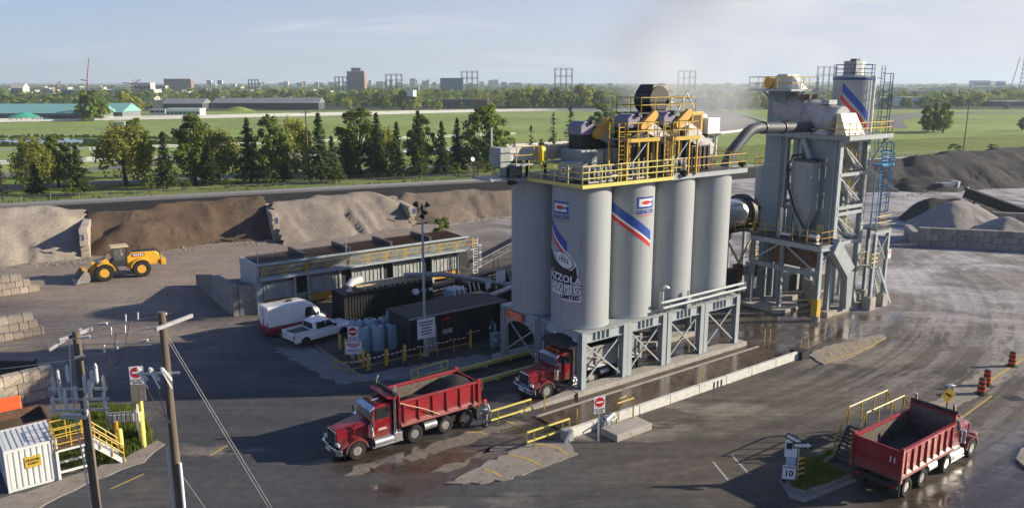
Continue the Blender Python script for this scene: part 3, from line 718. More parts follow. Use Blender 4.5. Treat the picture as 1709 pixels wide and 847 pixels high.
for i in range(15000):
    x = rt.uniform(-150, 130); d = 5.5 + abs(rt.gauss(0, 3.2))
    p = emb_pt(x, d, 0.0); hgt = rt.uniform(0.25, 1.0) * (1.3 if noise.noise((x * .08, 0, 0)) > 0 else 0.7)
    a = rt.uniform(0, pi); s = rt.uniform(0.12, 0.3)
    q = Vector((cos(a) * s, sin(a) * s, 0)); t = Vector((rt.uniform(-.2, .2), rt.uniform(-.2, .2), hgt))
    k = len(mb.v); mb.v += [tuple(p - q), tuple(p + q), tuple(p + t + q*0.4), tuple(p + t - q*0.4)]; mb.f.append((k, k+1, k+2, k+3))
me = mb.mesh('tall_weeds', m_bush); o = bpy.data.objects.new('tall_weeds', me); COL.objects.link(o); o['kind'] = 'stuff'
mb = MB()
for i in range(900):
    P0 = G(75, 236); a = rt.uniform(0, 2*pi); k = rt.uniform(0.95, 1.6)
    p = Vector((P0.x + 30 * cos(a) * k * 1.6, P0.y + 17 * sin(a) * k, 0)); hgt = rt.uniform(0.3, 1.3); s = rt.uniform(0.5, 1.1)
    k = len(mb.v); mb.v += [tuple(p + Vector((-s, 0, 0))), tuple(p + Vector((s, 0, 0))), tuple(p + Vector((s*.6, 0.3, hgt))), tuple(p + Vector((-s*.6, 0.3, hgt)))]; mb.f.append((k, k+1, k+2, k+3))
me = mb.mesh('pond_reeds', m_leaf); o = bpy.data.objects.new('pond_reeds', me); COL.objects.link(o); o['kind'] = 'stuff'
def rail_fence(pts, label, step, h=1.1, r=0.10, m=m_white, name='rail_fence', rails=(1.0,), group=None):
    o = thing(name, label, 'fence', (0, 0, 0), 0, group)
    pts = resample(pts, step)
    for f in rails:
        mb = MB()
        for a, b in zip(pts, pts[1:]): mb.bar(a + Vector((0,0,h*f)), b + Vector((0,0,h*f)), r * 1.3, r * 1.6)
        mb.build('rail', m, o)
    mb = MB()
    for p in pts: mb.bar(p, p + Vector((0, 0, h)), r, r)
    mb.build('posts', m, o, kind='stuff')
    return o
def offset(pts, d):
    out = []; n = len(pts)
    for i, p in enumerate(pts):
        t = pts[min(i+1, n-1)] - pts[max(i-1, 0)]; t.normalize(); out.append(p + Vector((-t.y, t.x, 0)) * d)
    return out
rail_fence(offset(TR, 13), 'long white outer rail following the dirt track round its bend', 6, r=0.22, rails=(1.0, .5))
rail_fence(offset(TR[:int(len(TR) * .68)], -13), 'white inner rail along the far straight of the dirt track', 6, r=0.22, rails=(1.0, .5))
rail_fence(gp((-60, 254), (150, 252), (300, 247), (430, 243), (860, 226)), 'white rail of the turf course beyond the willow row', 6, r=0.14, rails=(1.0, 0.55))
rail_fence(gp((100, 269), (145, 270), (186, 268), (200, 262)), 'short white double rail behind the lone blue-green spruce', 4, r=0.16, rails=(1.0, 0.5))
cf = thing('chain_link_fence', 'long grey wire fence with thin posts beside the railway verge', 'fence')
mb = MB(); wv = MB()
for x in range(-140, 130, 4):
    p = emb_pt(x, 9.0, 0); mb.bar(p, p + Vector((0, 0, 2.2)), 0.09)
mb.build('posts', m_galv, cf, kind='stuff')
for z in (0.4, 0.8, 1.2, 1.6, 2.0, 2.2): wv.bar(emb_pt(-140, 9.0, z), emb_pt(130, 9.0, z), 0.03)
wv.build('wires', m_galv, cf, kind='stuff')
def far_pole(x, by, ty, label, arms=True):
    g = G(x, by); h = top_z(g, ty)
    o = thing('utility_pole', label, 'utility pole', g)
    mb = MB(); mb.tube((0, 0, -0.3), (0, 0, h), 0.19, 0.13, 8); mb.build('pole', m_wood, o, smooth=60)
    if arms:
        mb = MB(); mb.bar((-1.2, 0, h - 0.5), (1.2, 0, h - 0.5), 0.12); mb.build('crossarm', m_wood, o)
        for k in (-1.1, 0, 1.1):
            mb = MB(); mb.tube((k, 0, h - 0.44), (k, 0, h - 0.2), 0.05, 0.04, 6); mb.build('insulator', m_grey, o)
    return g, h
a1, h1 = far_pole(516, 303, 184, 'thin wooden pole standing among the trees behind the railway')
a2, h2 = far_pole(1608, 250, 171, 'thin wooden pole standing on the right-hand lawn edge')
def sag(p, q, s, n=14):
    return [Vector(p).lerp(Vector(q), i/n) - Vector((0, 0, s * 4 * (i/n) * (1 - i/n))) for i in range(n+1)]
ow = thing('overhead_wires', 'thin overhead wires strung past the trees behind the railway', 'wire')
for k in range(3):
    L0 = a1 + Vector((-150, -66, 0)); R0 = a1 + Vector((150, 66, 0))
    z = h1 - 0.2 - 1.3 * k
    mb = MB(); mb.path(sag(L0 + Vector((0, 0, z)), a1 + Vector((0, 0, z)), 1.2)[:-1] + sag(a1 + Vector((0, 0, z)), R0 + Vector((0, 0, z)), 1.2), 0.018, 4); mb.build('wire', m_wire, ow)
m_conc_far = mat('pale_far_concrete', (0.50, 0.48, 0.45), 0.85, var=0.08, sc=0.05)
m_brick_far = mat('far_brick', (0.30, 0.19, 0.15), 0.85, var=0.1, sc=0.05)
m_grey_far = mat('far_grey_wall', (0.20, 0.21, 0.23), 0.8, var=0.1, sc=0.05)
m_dk_far = mat('far_dark_roof', (0.075, 0.08, 0.09), 0.8, var=0.15, sc=0.05)
m_teal_far = mat('far_teal_glass', (0.05, 0.14, 0.15), 0.25, var=0.1, sc=0.05)
m_turq = mat('turquoise_roof', (0.20, 0.43, 0.41), 0.6, var=0.08, sc=0.03)
m_green_roof = mat('green_canopy', (0.06, 0.36, 0.25), 0.6, var=0.08, sc=0.1)
m_win_far = mat('far_window', (0.05, 0.06, 0.075), 0.2, var=0.1)
m_blue_far = mat('far_blue_glass', (0.08, 0.13, 0.22), 0.2, var=0.1)
m_rust_far = mat('weathered_rust_wall', (0.16, 0.09, 0.065), 0.8, var=0.2, sc=0.08)
def far_block(name, x0, x1, by, ty, label, m, cat='building', depth=14, storeys=0, cols=0, roof=None, rz=0.0, wm=None, group=None, roofh=0.0, base=None):
    """box building whose front runs between photo columns x0..x1 with its foot on row by"""
    g = G((x0 + x1) / 2, base or by); h = top_z(g, ty); w = (x1 - x0) * mpp(g)
    o = thing(name, label, cat, g, rz, group)
    mb = MB(); mb.box(-w/2, 0, -0.5, w/2, depth, h); mb.build('wall', m, o)
    if roof is not None:
        mb = MB()
        if roofh: mb.prism([(-1.0, h), (depth + 1.0, h), (depth / 2, h + roofh)], -w/2 - 0.6, w/2 + 0.6, 'x')
        else: mb.box(-w/2 - 0.3, -0.3, h + 0.002, w/2 + 0.3, depth + 0.3, h + 0.7)
        mb.build('roof', roof, o)
    if storeys and cols:
        sh = h / (storeys + 0.4); cw = w / cols; shared = None
        for i in range(storeys):
            for j in range(cols):
                if shared is None:
                    q = MB(); q.box(-cw * 0.42, -0.14, -sh * 0.28, cw * 0.42, 0.10, sh * 0.28); shared = q.mesh('window', wm or m_win_far)
                inst('window', shared, o, (-w/2 + cw * (j + 0.5), 0, sh * (i + 0.65)))
    return o, w, h
far_block('apartment_slab', 275, 320, 155, 132, 'wide reddish brick slab block on the horizon left of the twin floodlights', m_brick_far, storeys=7, cols=14, roof=m_conc_far)
far_block('office_block', 257, 277, 156, 143, 'low pale block joined to the left of the brick slab', m_conc_far, storeys=3, cols=6, roof=m_dk_far)
far_block('grandstand', 102, 195, 167, 151, 'long dark glazed racecourse grandstand under the red crane', m_grey_far, storeys=4, cols=18, roof=m_conc_far, wm=m_blue_far)
o, w, h = far_block('parking_structure', 192, 258, 167, 149, 'white terraced concrete stand beside the dark grandstand', m_conc_far, depth=22)
for k in range(4):
    mb = MB(); mb.box(-w/2 - 0.5, -1.5, h * (0.16 + 0.22 * k), w/2 + 0.5, -0.002, h * (0.23 + 0.22 * k)); mb.build('parapet', m_white, o)
    mb = MB(); mb.box(-w/2 + 1, -0.3, h * (0.24 + 0.22 * k), w/2 - 1, -0.004, h * (0.33 + 0.22 * k)); mb.build('opening', m_win_far, o)
far_block('roof_plant_room', 225, 253, 167, 138, 'pale rooftop block rising behind the white terraced stand', m_conc_far, storeys=2, cols=5, base=166)
far_block('church_hall', 20, 40, 167, 147, 'small pale building with a domed gable near the left edge', m_conc_far, storeys=2, cols=3, roof=m_conc_far, roofh=6)
far_block('low_hall', 38, 100, 167, 157, 'low sand-coloured hall between domed gable and grandstand', m_conc_far, storeys=1, cols=12, roof=m_conc_far)
o, w, h = far_block('horse_barn', -60, 158, 200, 189, 'long stable barn with turquoise roof at far left', m_grey_far, depth=26, roof=m_turq, roofh=5, storeys=1, cols=30)
far_block('horse_barn', 158, 205, 197, 187, 'shorter turquoise-roofed barn right of the green tented pavilion', m_grey_far, depth=24, roof=m_turq, roofh=5, storeys=1, cols=8)
g = G(42, 203); o = thing('tent_pavilion', 'round pavilion with bright green tented canopy before the turquoise barn', 'pavilion', g)
R = 25 * mpp(g); zt = top_z(g, 186)
mb = MB(); mb.lathe([(R, zt * 0.45), (R * 0.55, zt * 0.72), (R * 0.12, zt * 0.95), (0.01, zt)], 16); mb.build('canopy', m_green_roof, o)
for k in range(8):
    mb = MB(); a = k * pi / 4; mb.bar((R*.92*cos(a), R*.92*sin(a), -0.2), (R*.92*cos(a), R*.92*sin(a), zt * 0.5), 0.3); mb.build('post', m_white, o)
far_block('dark_barn', 272, 338, 182, 173, 'long dark barn with blue-grey roof left of the far mound', m_dk_far, depth=20, roof=m_grey_far, roofh=4, storeys=1, cols=14)
far_block('dark_barn', 355, 445, 181, 172, 'dark barn partly hidden by the grass mound', m_dk_far, depth=20, roof=m_grey_far, roofh=4, storeys=1, cols=16)
far_block('dark_barn', 440, 532, 183, 172, 'dark barn with columns beyond the tall wooden pole', m_dk_far, depth=20, roof=m_grey_far, roofh=4, storeys=1, cols=16)
far_block('white_trailer', 250, 276, 190, 182, 'white trailer parked at the stable yard', m_white, 'trailer', depth=4, storeys=1, cols=3)
far_block('white_shed', 277, 334, 193, 183, 'flat white shed with a green base beside the stable yard', m_white, 'shed', depth=10, roof=m_white, storeys=1, cols=8, wm=m_teal_far)
far_block('starter_hut', 190, 208, 216, 206, 'small pale blue hut on stilts beside the far dirt track', m_turq, 'hut', depth=4, storeys=1, cols=2, roof=m_conc_far)
far_block('rust_warehouse', 727, 785, 180, 166, 'long dark warehouse with rust-stained wall on the skyline', m_dk_far, depth=20, storeys=1, cols=14)
far_block('rust_warehouse', 785, 814, 180, 166, 'orange-brown end wall building joined to the dark warehouse', m_rust_far, depth=20)
far_block('teal_office', 735, 773, 158, 131, 'green glass office block with a raised top on the horizon', m_teal_far, storeys=6, cols=10, roof=m_teal_far, wm=m_blue_far)
o, w, h = far_block('residential_tower', 590, 609, 158, 119, 'tall dark-brown and blue glass tower block, tallest on the horizon', m_brick_far, depth=22, storeys=16, cols=6, roof=m_conc_far)
mb = MB(); mb.box(-w/2 - 11, 4, -0.5, -w/2 - 0.01, 24, h * 1.0); mb.build('glass_wing', m_blue_far, o)
mb = MB(); mb.box(-w/2 - 4, 8, h - 2, w*0.1, 20, h + 6); mb.build('penthouse', m_blue_far, o)
rb = random.Random(21)
for i, (x, ty) in enumerate([(525, 137), (533, 138), (548, 137), (560, 138), (640, 136), (650, 134), (660, 137), (684, 131), (691, 133), (704, 135), (712, 133), (722, 137), (782, 138), (800, 136), (815, 134), (822, 133), (836, 137), (850, 138), (78, 143), (88, 142), (102, 141), (345, 140), (352, 139), (430, 138), (436, 137), (465, 138), (474, 136), (880, 139), (905, 140), (1240, 140), (1262, 139), (130, 142), (160, 143), (305, 141), (325, 142), (385, 140), (400, 141), (495, 138), (505, 136), (575, 137), (615, 134), (628, 136), (740, 135), (755, 136), (860, 138), (965, 139), (985, 140), (1015, 139), (1080, 139), (1100, 138), (1175, 139), (1210, 138), (1480, 139), (1560, 140), (1590, 139)]):
    wpx = rb.uniform(5, 11)
    far_block('hazy_tower_block', x, x + wpx, 146 + rb.uniform(-1.5, 1), ty, 'faint tower block on the hazy horizon', rb.choice([m_conc_far, m_brick_far, m_grey_far]), depth=18, storeys=6, cols=3, group='faint tower blocks on the horizon')
for i in range(150):
    x = rb.uniform(-20, 1700); by = rb.choice([152, 154, 157, 160, 163, 166, 169]) + rb.uniform(-1, 1)
    wpx = rb.uniform(12, 46) * (0.6 if by < 158 else 1)
    far_block('industrial_unit', x, x + wpx, by, by - rb.uniform(4.5, 8), 'low flat-roofed unit among the trees of the far town', rb.choice([m_white, m_conc_far, m_conc_far, m_brick_far, m_grey_far]), depth=25, roof=rb.choice([m_white, m_conc_far, m_dk_far]), storeys=1, cols=6, group='low units of the far town')
for x0, x1, by, ty, lb, m in ((860, 950, 168, 159, 'long white-roofed warehouse beyond the track, left of the deck machinery', m_white), (1040, 1066, 172, 163, 'small white house seen left of the black drive on the deck', m_white),
                              (1165, 1208, 170, 160, 'bright white flat warehouse right of the black drive on the deck', m_white), (1205, 1285, 168, 155, 'long brown and white complex left of the bucket elevator', m_brick_far),
                              (1468, 1504, 171, 163, 'white shed right of the striped filler silo', m_white), (1505, 1548, 168, 153, 'white commercial hall with stepped roof beyond the lawn', m_conc_far),
                              (1512, 1540, 178, 164, 'white gabled building at the edge of the right-hand lawn', m_white), (1670, 1709, 178, 170, 'blue-roofed store at the right edge beyond the lawn', m_blue_far),
                              (1625, 1651, 152, 135, 'row of white storage silos on the right horizon', m_white), (1660, 1677, 152, 136, 'dark-topped white hall on the right horizon', m_white), (680, 690, 178, 152, 'slim white sign tower on the skyline', m_white)):
    far_block('far_hall' if 'silo' not in lb else 'storage_silos', x0, x1, by, ty, lb, m, depth=25, storeys=1 if by > 160 else 2, cols=8, roof=m_conc_far)
m_pylon = mat('pylon_steel', (0.18, 0.17, 0.18), 0.6, var=0.1)
def pylon(x0, x1, by, ty, label):
    g = G((x0 + x1) / 2, by); h = top_z(g, ty); w = (x1 - x0) * mpp(g); t = 0.75 * mpp(g)
    o = thing('pylon', label, 'pylon', g, 0, 'portal pylons on the horizon')
    for k in range(4):
        x = -w/2 + w * k / 3
        mb = MB()
        for s in (-0.03, 0.03): mb.bar((x + s * w, 0, -1), (x + s * w, 0, h), t)
        n = 8
        for j in range(n): mb.bar((x + (-.03 if j % 2 else .03) * w, 0, h * j / n), (x + (.03 if j % 2 else -.03) * w, 0, h * (j+1) / n), t * 0.6)
        mb.build('column', m_pylon, o)
    for f in (1.0, 0.72, 0.42):
        mb = MB(); mb.bar((-w/2 - w*.06, 0, h*f), (w/2 + w*.06, 0, h*f), t); mb.bar((-w/2, 0, h*f - 0.05*h), (w/2, 0, h*f - 0.05*h), t*0.7); mb.build('crossbeam', m_pylon, o)
for i, p in enumerate(((560, 580, 158, 128), (645, 671, 158, 124), (771, 797, 158, 119), (926, 954, 158, 114), (1131, 1159, 158, 118), (1362, 1391, 158, 111), (416, 432, 156, 133))):
    pylon(*p, 'lattice portal pylon ' + ('left of the brown tower', 'right of the brown tower', 'behind the green glass office', 'above the left end of the deck', 'behind the steam plume', 'between bucket elevator and striped silo', 'above the tall spruce by the brown stockpile')[i])
g = G(1704, 158); h = top_z(g, 95); o = thing('pylon', 'tall tapered lattice pylon at the right edge of the horizon', 'pylon', g)
t = 0.8 * mpp(g); mb = MB()
W0 = 13 * mpp(g)
for sx in (-1, 1):
    for sy in (-1, 1): mb.bar((sx*W0, sy*W0, -1), (sx*W0*.45, sy*W0*.45, h), t)
for j in range(9):
    f0, f1 = j/9, (j+1)/9; a, b = W0*(1-.55*f0), W0*(1-.55*f1)
    mb.bar((-a, -a, h*f0), (b, -b, h*f1), t*.6); mb.bar((a, -a, h*f0), (-b, -b, h*f1), t*.6); mb.bar((-b, -b, h*f1), (b, -b, h*f1), t*.6)
mb.build('lattice', m_pylon, o)
m_crane = mat('crane_red', (0.50, 0.16, 0.16), 0.5, var=0.1)
def crane(x, by, ty, jx, jy, label):
    g = G(x, by); h = top_z(g, ty); o = thing('tower_crane', label, 'crane', g); t = 0.75 * mpp(g); k = mpp(g)
    mb = MB(); mb.bar((-t, 0, 0), (-t*.6, 0, h), t); mb.bar((t, 0, 0), (t*.6, 0, h), t)
    for j in range(8): mb.bar((-t if j % 2 else t, 0, h*j/8), (t if j % 2 else -t, 0, h*(j+1)/8), t*.6)
    mb.build('mast', m_crane, o)
    tip = Vector(((jx - x) * k, 0, top_z(g, jy)))
    mb = MB(); mb.bar((0, 0, h), tip, t * 1.6); mb.bar((0, 0, h), (-(jx - x) * k * 0.8 - 5 * k, 0, h + 2 * k), t * 2); mb.bar((0, 0, h + 6*k), tip, t * .5); mb.bar((0, 0, h), (0, 0, h + 6*k), t); mb.build('jib', m_crane, o)
crane(149, 167, 135, 156, 97, 'tall red luffing crane above the dark grandstand')
crane(97, 167, 145, 105, 136, 'small crane with pale red jib near the left edge')
crane(224, 167, 140, 238, 133, 'low crane with slanted jib behind the white terraced stand')
for x, lb in ((352, 'left one of two tall floodlight masts beyond the barns'), (370, 'right one of two tall floodlight masts beyond the barns')):
    g = G(x, 172); h = top_z(g, 136); o = thing('floodlight_mast', lb, 'floodlight mast', g)
    mb = MB(); mb.tube((0, 0, 0), (0, 0, h), 0.6, 0.4, 6); mb.build('mast', m_galv, o)
    mb = MB(); mb.box(-4*mpp(g), -1, h - 4*mpp(g), 4*mpp(g), 1, h + 2*mpp(g)); mb.build('lamp_panel', m_white, o)
g = G(488, 289); o = thing('parked_lorry', 'dark lorry with white cab parked on the road under the willow', 'lorry', g, radians(24))
mb = MB(); mb.box(-4, -1.2, 1.0, 1.6, 1.2, 3.4); mb.build('cargo_box', m_dark, o, bevel=0.05)
mb = MB(); mb.prism([(1.8, 0.8), (4.0, 0.8), (4.0, 1.9), (3.4, 3.0), (1.8, 3.0)], -1.15, 1.15); mb.build('cab', m_white, o, bevel=0.08)
for x in (-3.0, -1.8, 3.0):
    for y in (-1.05, 1.05):
        mb = MB(); mb.tube((x, y - 0.15, 0.5), (x, y + 0.15, 0.5), 0.5, n=14); mb.build('wheel', m_tyre, o)
def sthing(name, label, cat, u, w, z=0.0, group=None, rz=0.0):
    o = thing(name, label, cat, S(u, w, z), YAW + rz, group)
    o['u0'] = u; o['w0'] = w; o['z0'] = z
    return o
def smb(o):
    mb = MB(); mb.T = Matrix.Translation((-o['u0'], -o['w0'], -o['z0'])); return mb
def railing(mb, pts, h=1.1, rails=(1.0, 0.55), step=1.8, r=0.035, toe=0.0):
    pts = [Vector(p) for p in pts]
    for a, b in zip(pts, pts[1:]):
        L = (b - a).length; n = max(1, round(L / step))
        for f in rails: mb.tube(a + Vector((0,0,h*f)), b + Vector((0,0,h*f)), r, n=5)
        for i in range(n + 1):
            p = a.lerp(b, i / n); mb.tube(p, p + Vector((0,0,h)), r, n=5)
        if toe: mb.bar(a + Vector((0,0,toe/2)), b + Vector((0,0,toe/2)), 0.02, toe)
    return mb
def ladder(mb, p, q, width=0.5, r=0.03, step=0.32, side=(1, 0, 0), cage=0.0, cage_from=0.0, out=(0, -1, 0)):
    p, q, s, ot = Vector(p), Vector(q), Vector(side) * width / 2, Vector(out)
    mb.tube(p - s, q - s, r, n=5); mb.tube(p + s, q + s, r, n=5)
    n = int((q - p).length / step)
    for i in range(1, n):
        c = p.lerp(q, i / n); mb.tube(c - s, c + s, r * 0.7, n=4)
    if cage:
        L = (q - p).length; k = int((L - cage_from) / 0.8)
        ring = lambda c: [c + Vector(side) * cage * cos(a) + ot * (cage * 0.9 + cage * sin(a)) for a in [(-0.5 + j * (pi + 1.0) / 8) for j in range(9)]]
        rows = [ring(p + (q - p) * ((cage_from + 0.8 * i) / L)) for i in range(k + 1)]
        for rw in rows: mb.path(rw, r * 0.8, 4)
        for j in (1, 3, 4, 5, 7): mb.path([rw[j] for rw in rows], r * 0.7, 4)
    return mb
def stair(mb_str, mb_tr, p, q, width=0.9, n=None, side=(0, 1, 0)):
    p, q, s = Vector(p), Vector(q), Vector(side) * width / 2
    for k in (-1, 1): mb_str.bar(p + s*k, q + s*k, 0.07, 0.24)
    n = n or max(3, int(abs(q.z - p.z) / 0.23))
    for i in range(1, n + 1):
        c = p.lerp(q, i / (n + 0.5)); d = (q - p); d.z = 0; d.normalize(); d *= 0.13
        mb_tr.hexa([c-s-d-Vector((0,0,.03)), c+s-d-Vector((0,0,.03)), c+s+d-Vector((0,0,.03)), c-s+d-Vector((0,0,.03))], [c-s-d, c+s-d, c+s+d, c-s+d])
SU = [1.6, 5.9, 10.2, 14.5]; SW = 2.1; SR = 2.05; SZ0, SZ1 = 4.45, 14.22
def silo(u, w, label):
    o = sthing('storage_silo', label, 'silo', u, w, SZ0, 'grey storage silos')
    H_ = SZ1 - SZ0
    mb = MB(); mb.lathe([(SR, 0.0), (SR, H_)], 56); mb.build('shell', m_silo, o, smooth=50)
    mb = MB(); mb.lathe([(SR + 0.05, -0.05), (SR + 0.05, 0.10), (SR + 0.003, 0.101), (SR + 0.003, -0.05)], 56); mb.build('base_ring', m_steel2, o, smooth=40)
    mb = MB(); mb.lathe([(0.45, -1.15), (SR - 0.25, -0.06)], 24); mb.lathe([(0.4, -1.4), (0.4, -1.16)], 12); mb.build('discharge_cone', m_steel, o, smooth=50)
    for z in (2.44, 4.88, 7.32):          # faint weld seams
        mb = MB(); mb.lathe([(SR + 0.004, z - 0.012), (SR + 0.008, z), (SR + 0.004, z + 0.012)], 56); mb.build('weld_seam', m_steel, o, smooth=60)
    return o
s_back = silo(1.6, 6.75, 'grey silo at the back, left of the one with the company sign')
for k in (1, 2, 3): silo(SU[k], 6.75, 'grey silo of the rear row, hidden behind the ' + ('striped silo', 'plain silo beside the striped one', 'right end silo')[k - 1])
s_sign = silo(SU[0], SW, 'front corner silo carrying the black and white paving company sign')
s_str = silo(SU[1], SW, 'silo with the long blue and red diagonal stripe under a bright logo')
silo(SU[2], SW, 'plain grey silo next to the striped one, no marks')
silo(SU[3], SW, 'plain grey silo at the right end of the row')
def cyl_fn(o, phi_c, zc, r=SR + 0.012):
    """decal coordinates (x along the curve, y up) -> local point; phi_c = angle of the decal centre from the view direction"""
    c = o.matrix_basis.translation; view = atan2(-c.y, -c.x) - YAW
    def fn(x, y, lift=0.0):
        a = view + phi_c + x / SR
        rr = r + lift
        return (rr * cos(a), rr * sin(a), zc - SZ0 + y)
    return fn
def decal(o, name, fn, polys, m, lift=0.0, nx=0.18):
    """polys: outlines in decal space, cut into narrow strips so that they wrap the shell"""
    import bmesh
    bm = bmesh.new()
    for pl in polys:
        vs = [bm.verts.new((p[0], p[1], 0)) for p in pl]; bm.faces.new(vs)
    xs_ = [v.co.x for v in bm.verts]; x = min(xs_) + nx
    while x < max(xs_):
        bmesh.ops.bisect_plane(bm, geom=bm.verts[:] + bm.edges[:] + bm.faces[:], plane_co=(x, 0, 0), plane_no=(1, 0, 0)); x += nx
    bmesh.ops.triangulate(bm, faces=bm.faces[:])
    for v in bm.verts: v.co = Vector(fn(v.co.x, v.co.y, lift))
    bmesh.ops.recalc_face_normals(bm, faces=bm.faces[:])
    me = bpy.data.meshes.new(name); bm.to_mesh(me); bm.free(); me.materials.append(m)
    q = bpy.data.objects.new(name, me); COL.objects.link(q); q.parent = o
    return q
rectp = lambda x0, y0, x1, y1: [(x0, y0), (x1, y0), (x1, y1), (x0, y1)]
def drop_logo(o, phi, zc):
    """square blue frame open to the right with an orange-red flame drop in it and the maker's word below"""
    f = cyl_fn(o, phi, zc)
    w, h, t = 0.76, 0.41, 0.14
    decal(o, 'logo_frame', f, [rectp(-w, -h, -w + t, h), rectp(-w + t, h - t, w, h), rectp(-w + t, -h, w, -h + t), rectp(w - t*1.1, -h + t, w, 0.07), rectp(0.32, -0.07, w - t*1.1, 0.07)], m_blue)
    decal(o, 'logo_field', f, [rectp(-w + t, -h + t, w - t*1.1, h - t)], m_white, -0.006)
    dr = [(-0.42, 0.0), (-0.25, 0.10), (0.0, 0.15), (0.25, 0.12), (0.42, 0.0), (0.25, -0.12), (0.0, -0.15), (-0.25, -0.10)]
    decal(o, 'logo_drop', f, [dr], m_red, 0.006)
    text_obj('GENCOR', 0.40, m_blue, o, lambda x, y: f(x, y - 0.66), sx=1.0, offset=0.012, spacing=1.0)
    decal(o, 'logo_line', f, [rectp(-w, -0.93, w, -0.885)], m_red)
drop_logo(s_sign, radians(-46), 12.75)
drop_logo(s_str, radians(44), 12.75)
def stripe(o, phi0, phi1, z0, z1, wide=0.70):
    f = cyl_fn(o, 0, 0); x0, x1 = phi0 * SR, phi1 * SR
    decal(o, 'blue_stripe', f, [[(x0, z0), (x1, z1), (x1, z1 + wide), (x0, z0 + wide)]], m_blue, nx=0.12)
    decal(o, 'pale_stripe', f, [[(x0, z0 - 0.17), (x1, z1 - 0.17), (x1, z1 - 0.002), (x0, z0 - 0.002)]], m_white, nx=0.12)
    decal(o, 'red_stripe', f, [[(x0, z0 - 0.48), (x1, z1 - 0.48), (x1, z1 - 0.172), (x0, z0 - 0.172)]], m_red, nx=0.12)
stripe(s_sign, radians(-100), radians(-27), 12.05, 9.75)
stripe(s_str, radians(-52), radians(60), 12.75, 9.95)
f = cyl_fn(s_sign, radians(-38), 8.2)
swoosh = [(-1.65, 1.75), (-1.15, 1.45), (-0.6, 0.85), (0.1, 0.42), (0.75, 0.30), (1.08, 0.62), (1.12, 0.15), (1.16, -0.25), (1.10, -0.62), (0.6, -0.70), (-0.6, -0.62), (-1.95, -0.60), (-1.85, 1.6)]
decal(s_sign, 'sign_backing', f, [[(-2.0, 1.95), (-1.5, 1.92), (-0.9, 1.35), (-0.35, 1.62), (0.25, 1.66), (0.66, 1.36), (0.98, 0.92), (1.22, 0.3), (1.12, -0.25), (1.30, -0.75), (1.50, -1.0), (1.42, -1.9), (-0.1, -1.8), (-0.2, -1.5), (-2.1, -1.25), (-2.1, 0.0)]], m_wsign, -0.006)
decal(s_sign, 'sign_swoosh', f, [swoosh], m_ink, 0.002)
badge = lambda k: [(0.12 + k * 0.80 * cos(a) * 0.98 + k * 0.10 * sin(a), 0.98 + k * 0.52 * sin(a) - k * 0.34 * cos(a)) for a in [i * pi / 14 for i in range(28)]]
decal(s_sign, 'sign_badge_rim', f, [badge(1.0)], m_ink, 0.006)
decal(s_sign, 'sign_badge', f, [badge(0.90)], m_wsign, 0.010)
text_obj('1952', 0.42, m_ink, s_sign, lambda x, y: f(x + 0.12, y + 0.98 - 0.2 * x, 0.014), offset=0.012)
text_obj('Est.', 0.24, m_ink, s_sign, lambda x, y: f(x + 0.08, y + 1.27, 0.014))
for nm, dy, mt, off, lift in (('MAZZOLA', -0.30, m_wsign, 0.030, 0.018),):
    text_obj(nm, 0.70, m_ink, s_sign, lambda x, y: f(x - 0.18, y - 0.30 - 0.10 * x, 0.014), offset=0.058, spacing=0.98)
    text_obj(nm, 0.70, mt, s_sign, lambda x, y: f(x - 0.20, y - 0.28 - 0.10 * x, 0.022), offset=0.020, spacing=1.0)
text_obj('PAVING', 0.86, m_ink, s_sign, lambda x, y: f(x - 0.02, y - 0.98 - 0.10 * x, 0.014), offset=0.062, spacing=0.98)
text_obj('PAVING', 0.86, m_wsign, s_sign, lambda x, y: f(x - 0.04, y - 0.96 - 0.10 * x, 0.022), offset=0.020, spacing=1.0)
text_obj('LIMITED', 0.40, m_ink, s_sign, lambda x, y: f(x + 0.62, y - 1.60 - 0.05 * x, 0.014), offset=0.020)
for k in range(3):
    decal(s_sign, 'sign_road_dash', f, [[(-1.5 + 0.42*k, 0.55 - 0.24*k), (-1.28 + 0.42*k, 0.42 - 0.24*k), (-1.30 + 0.42*k, 0.35 - 0.24*k), (-1.52 + 0.42*k, 0.47 - 0.24*k)]], m_wsign, 0.008)
fr = sthing('silo_support_frame', 'grey steel leg frame with crossed braces standing over the loading lanes', 'support frame', 0, 0)
MODS = [(0.0, 3.95), (4.4, 8.0), (8.55, 12.25), (12.75, 16.6)]
ROWS = [(0.0, 4.1), (4.75, 8.95)]
shared_post = None
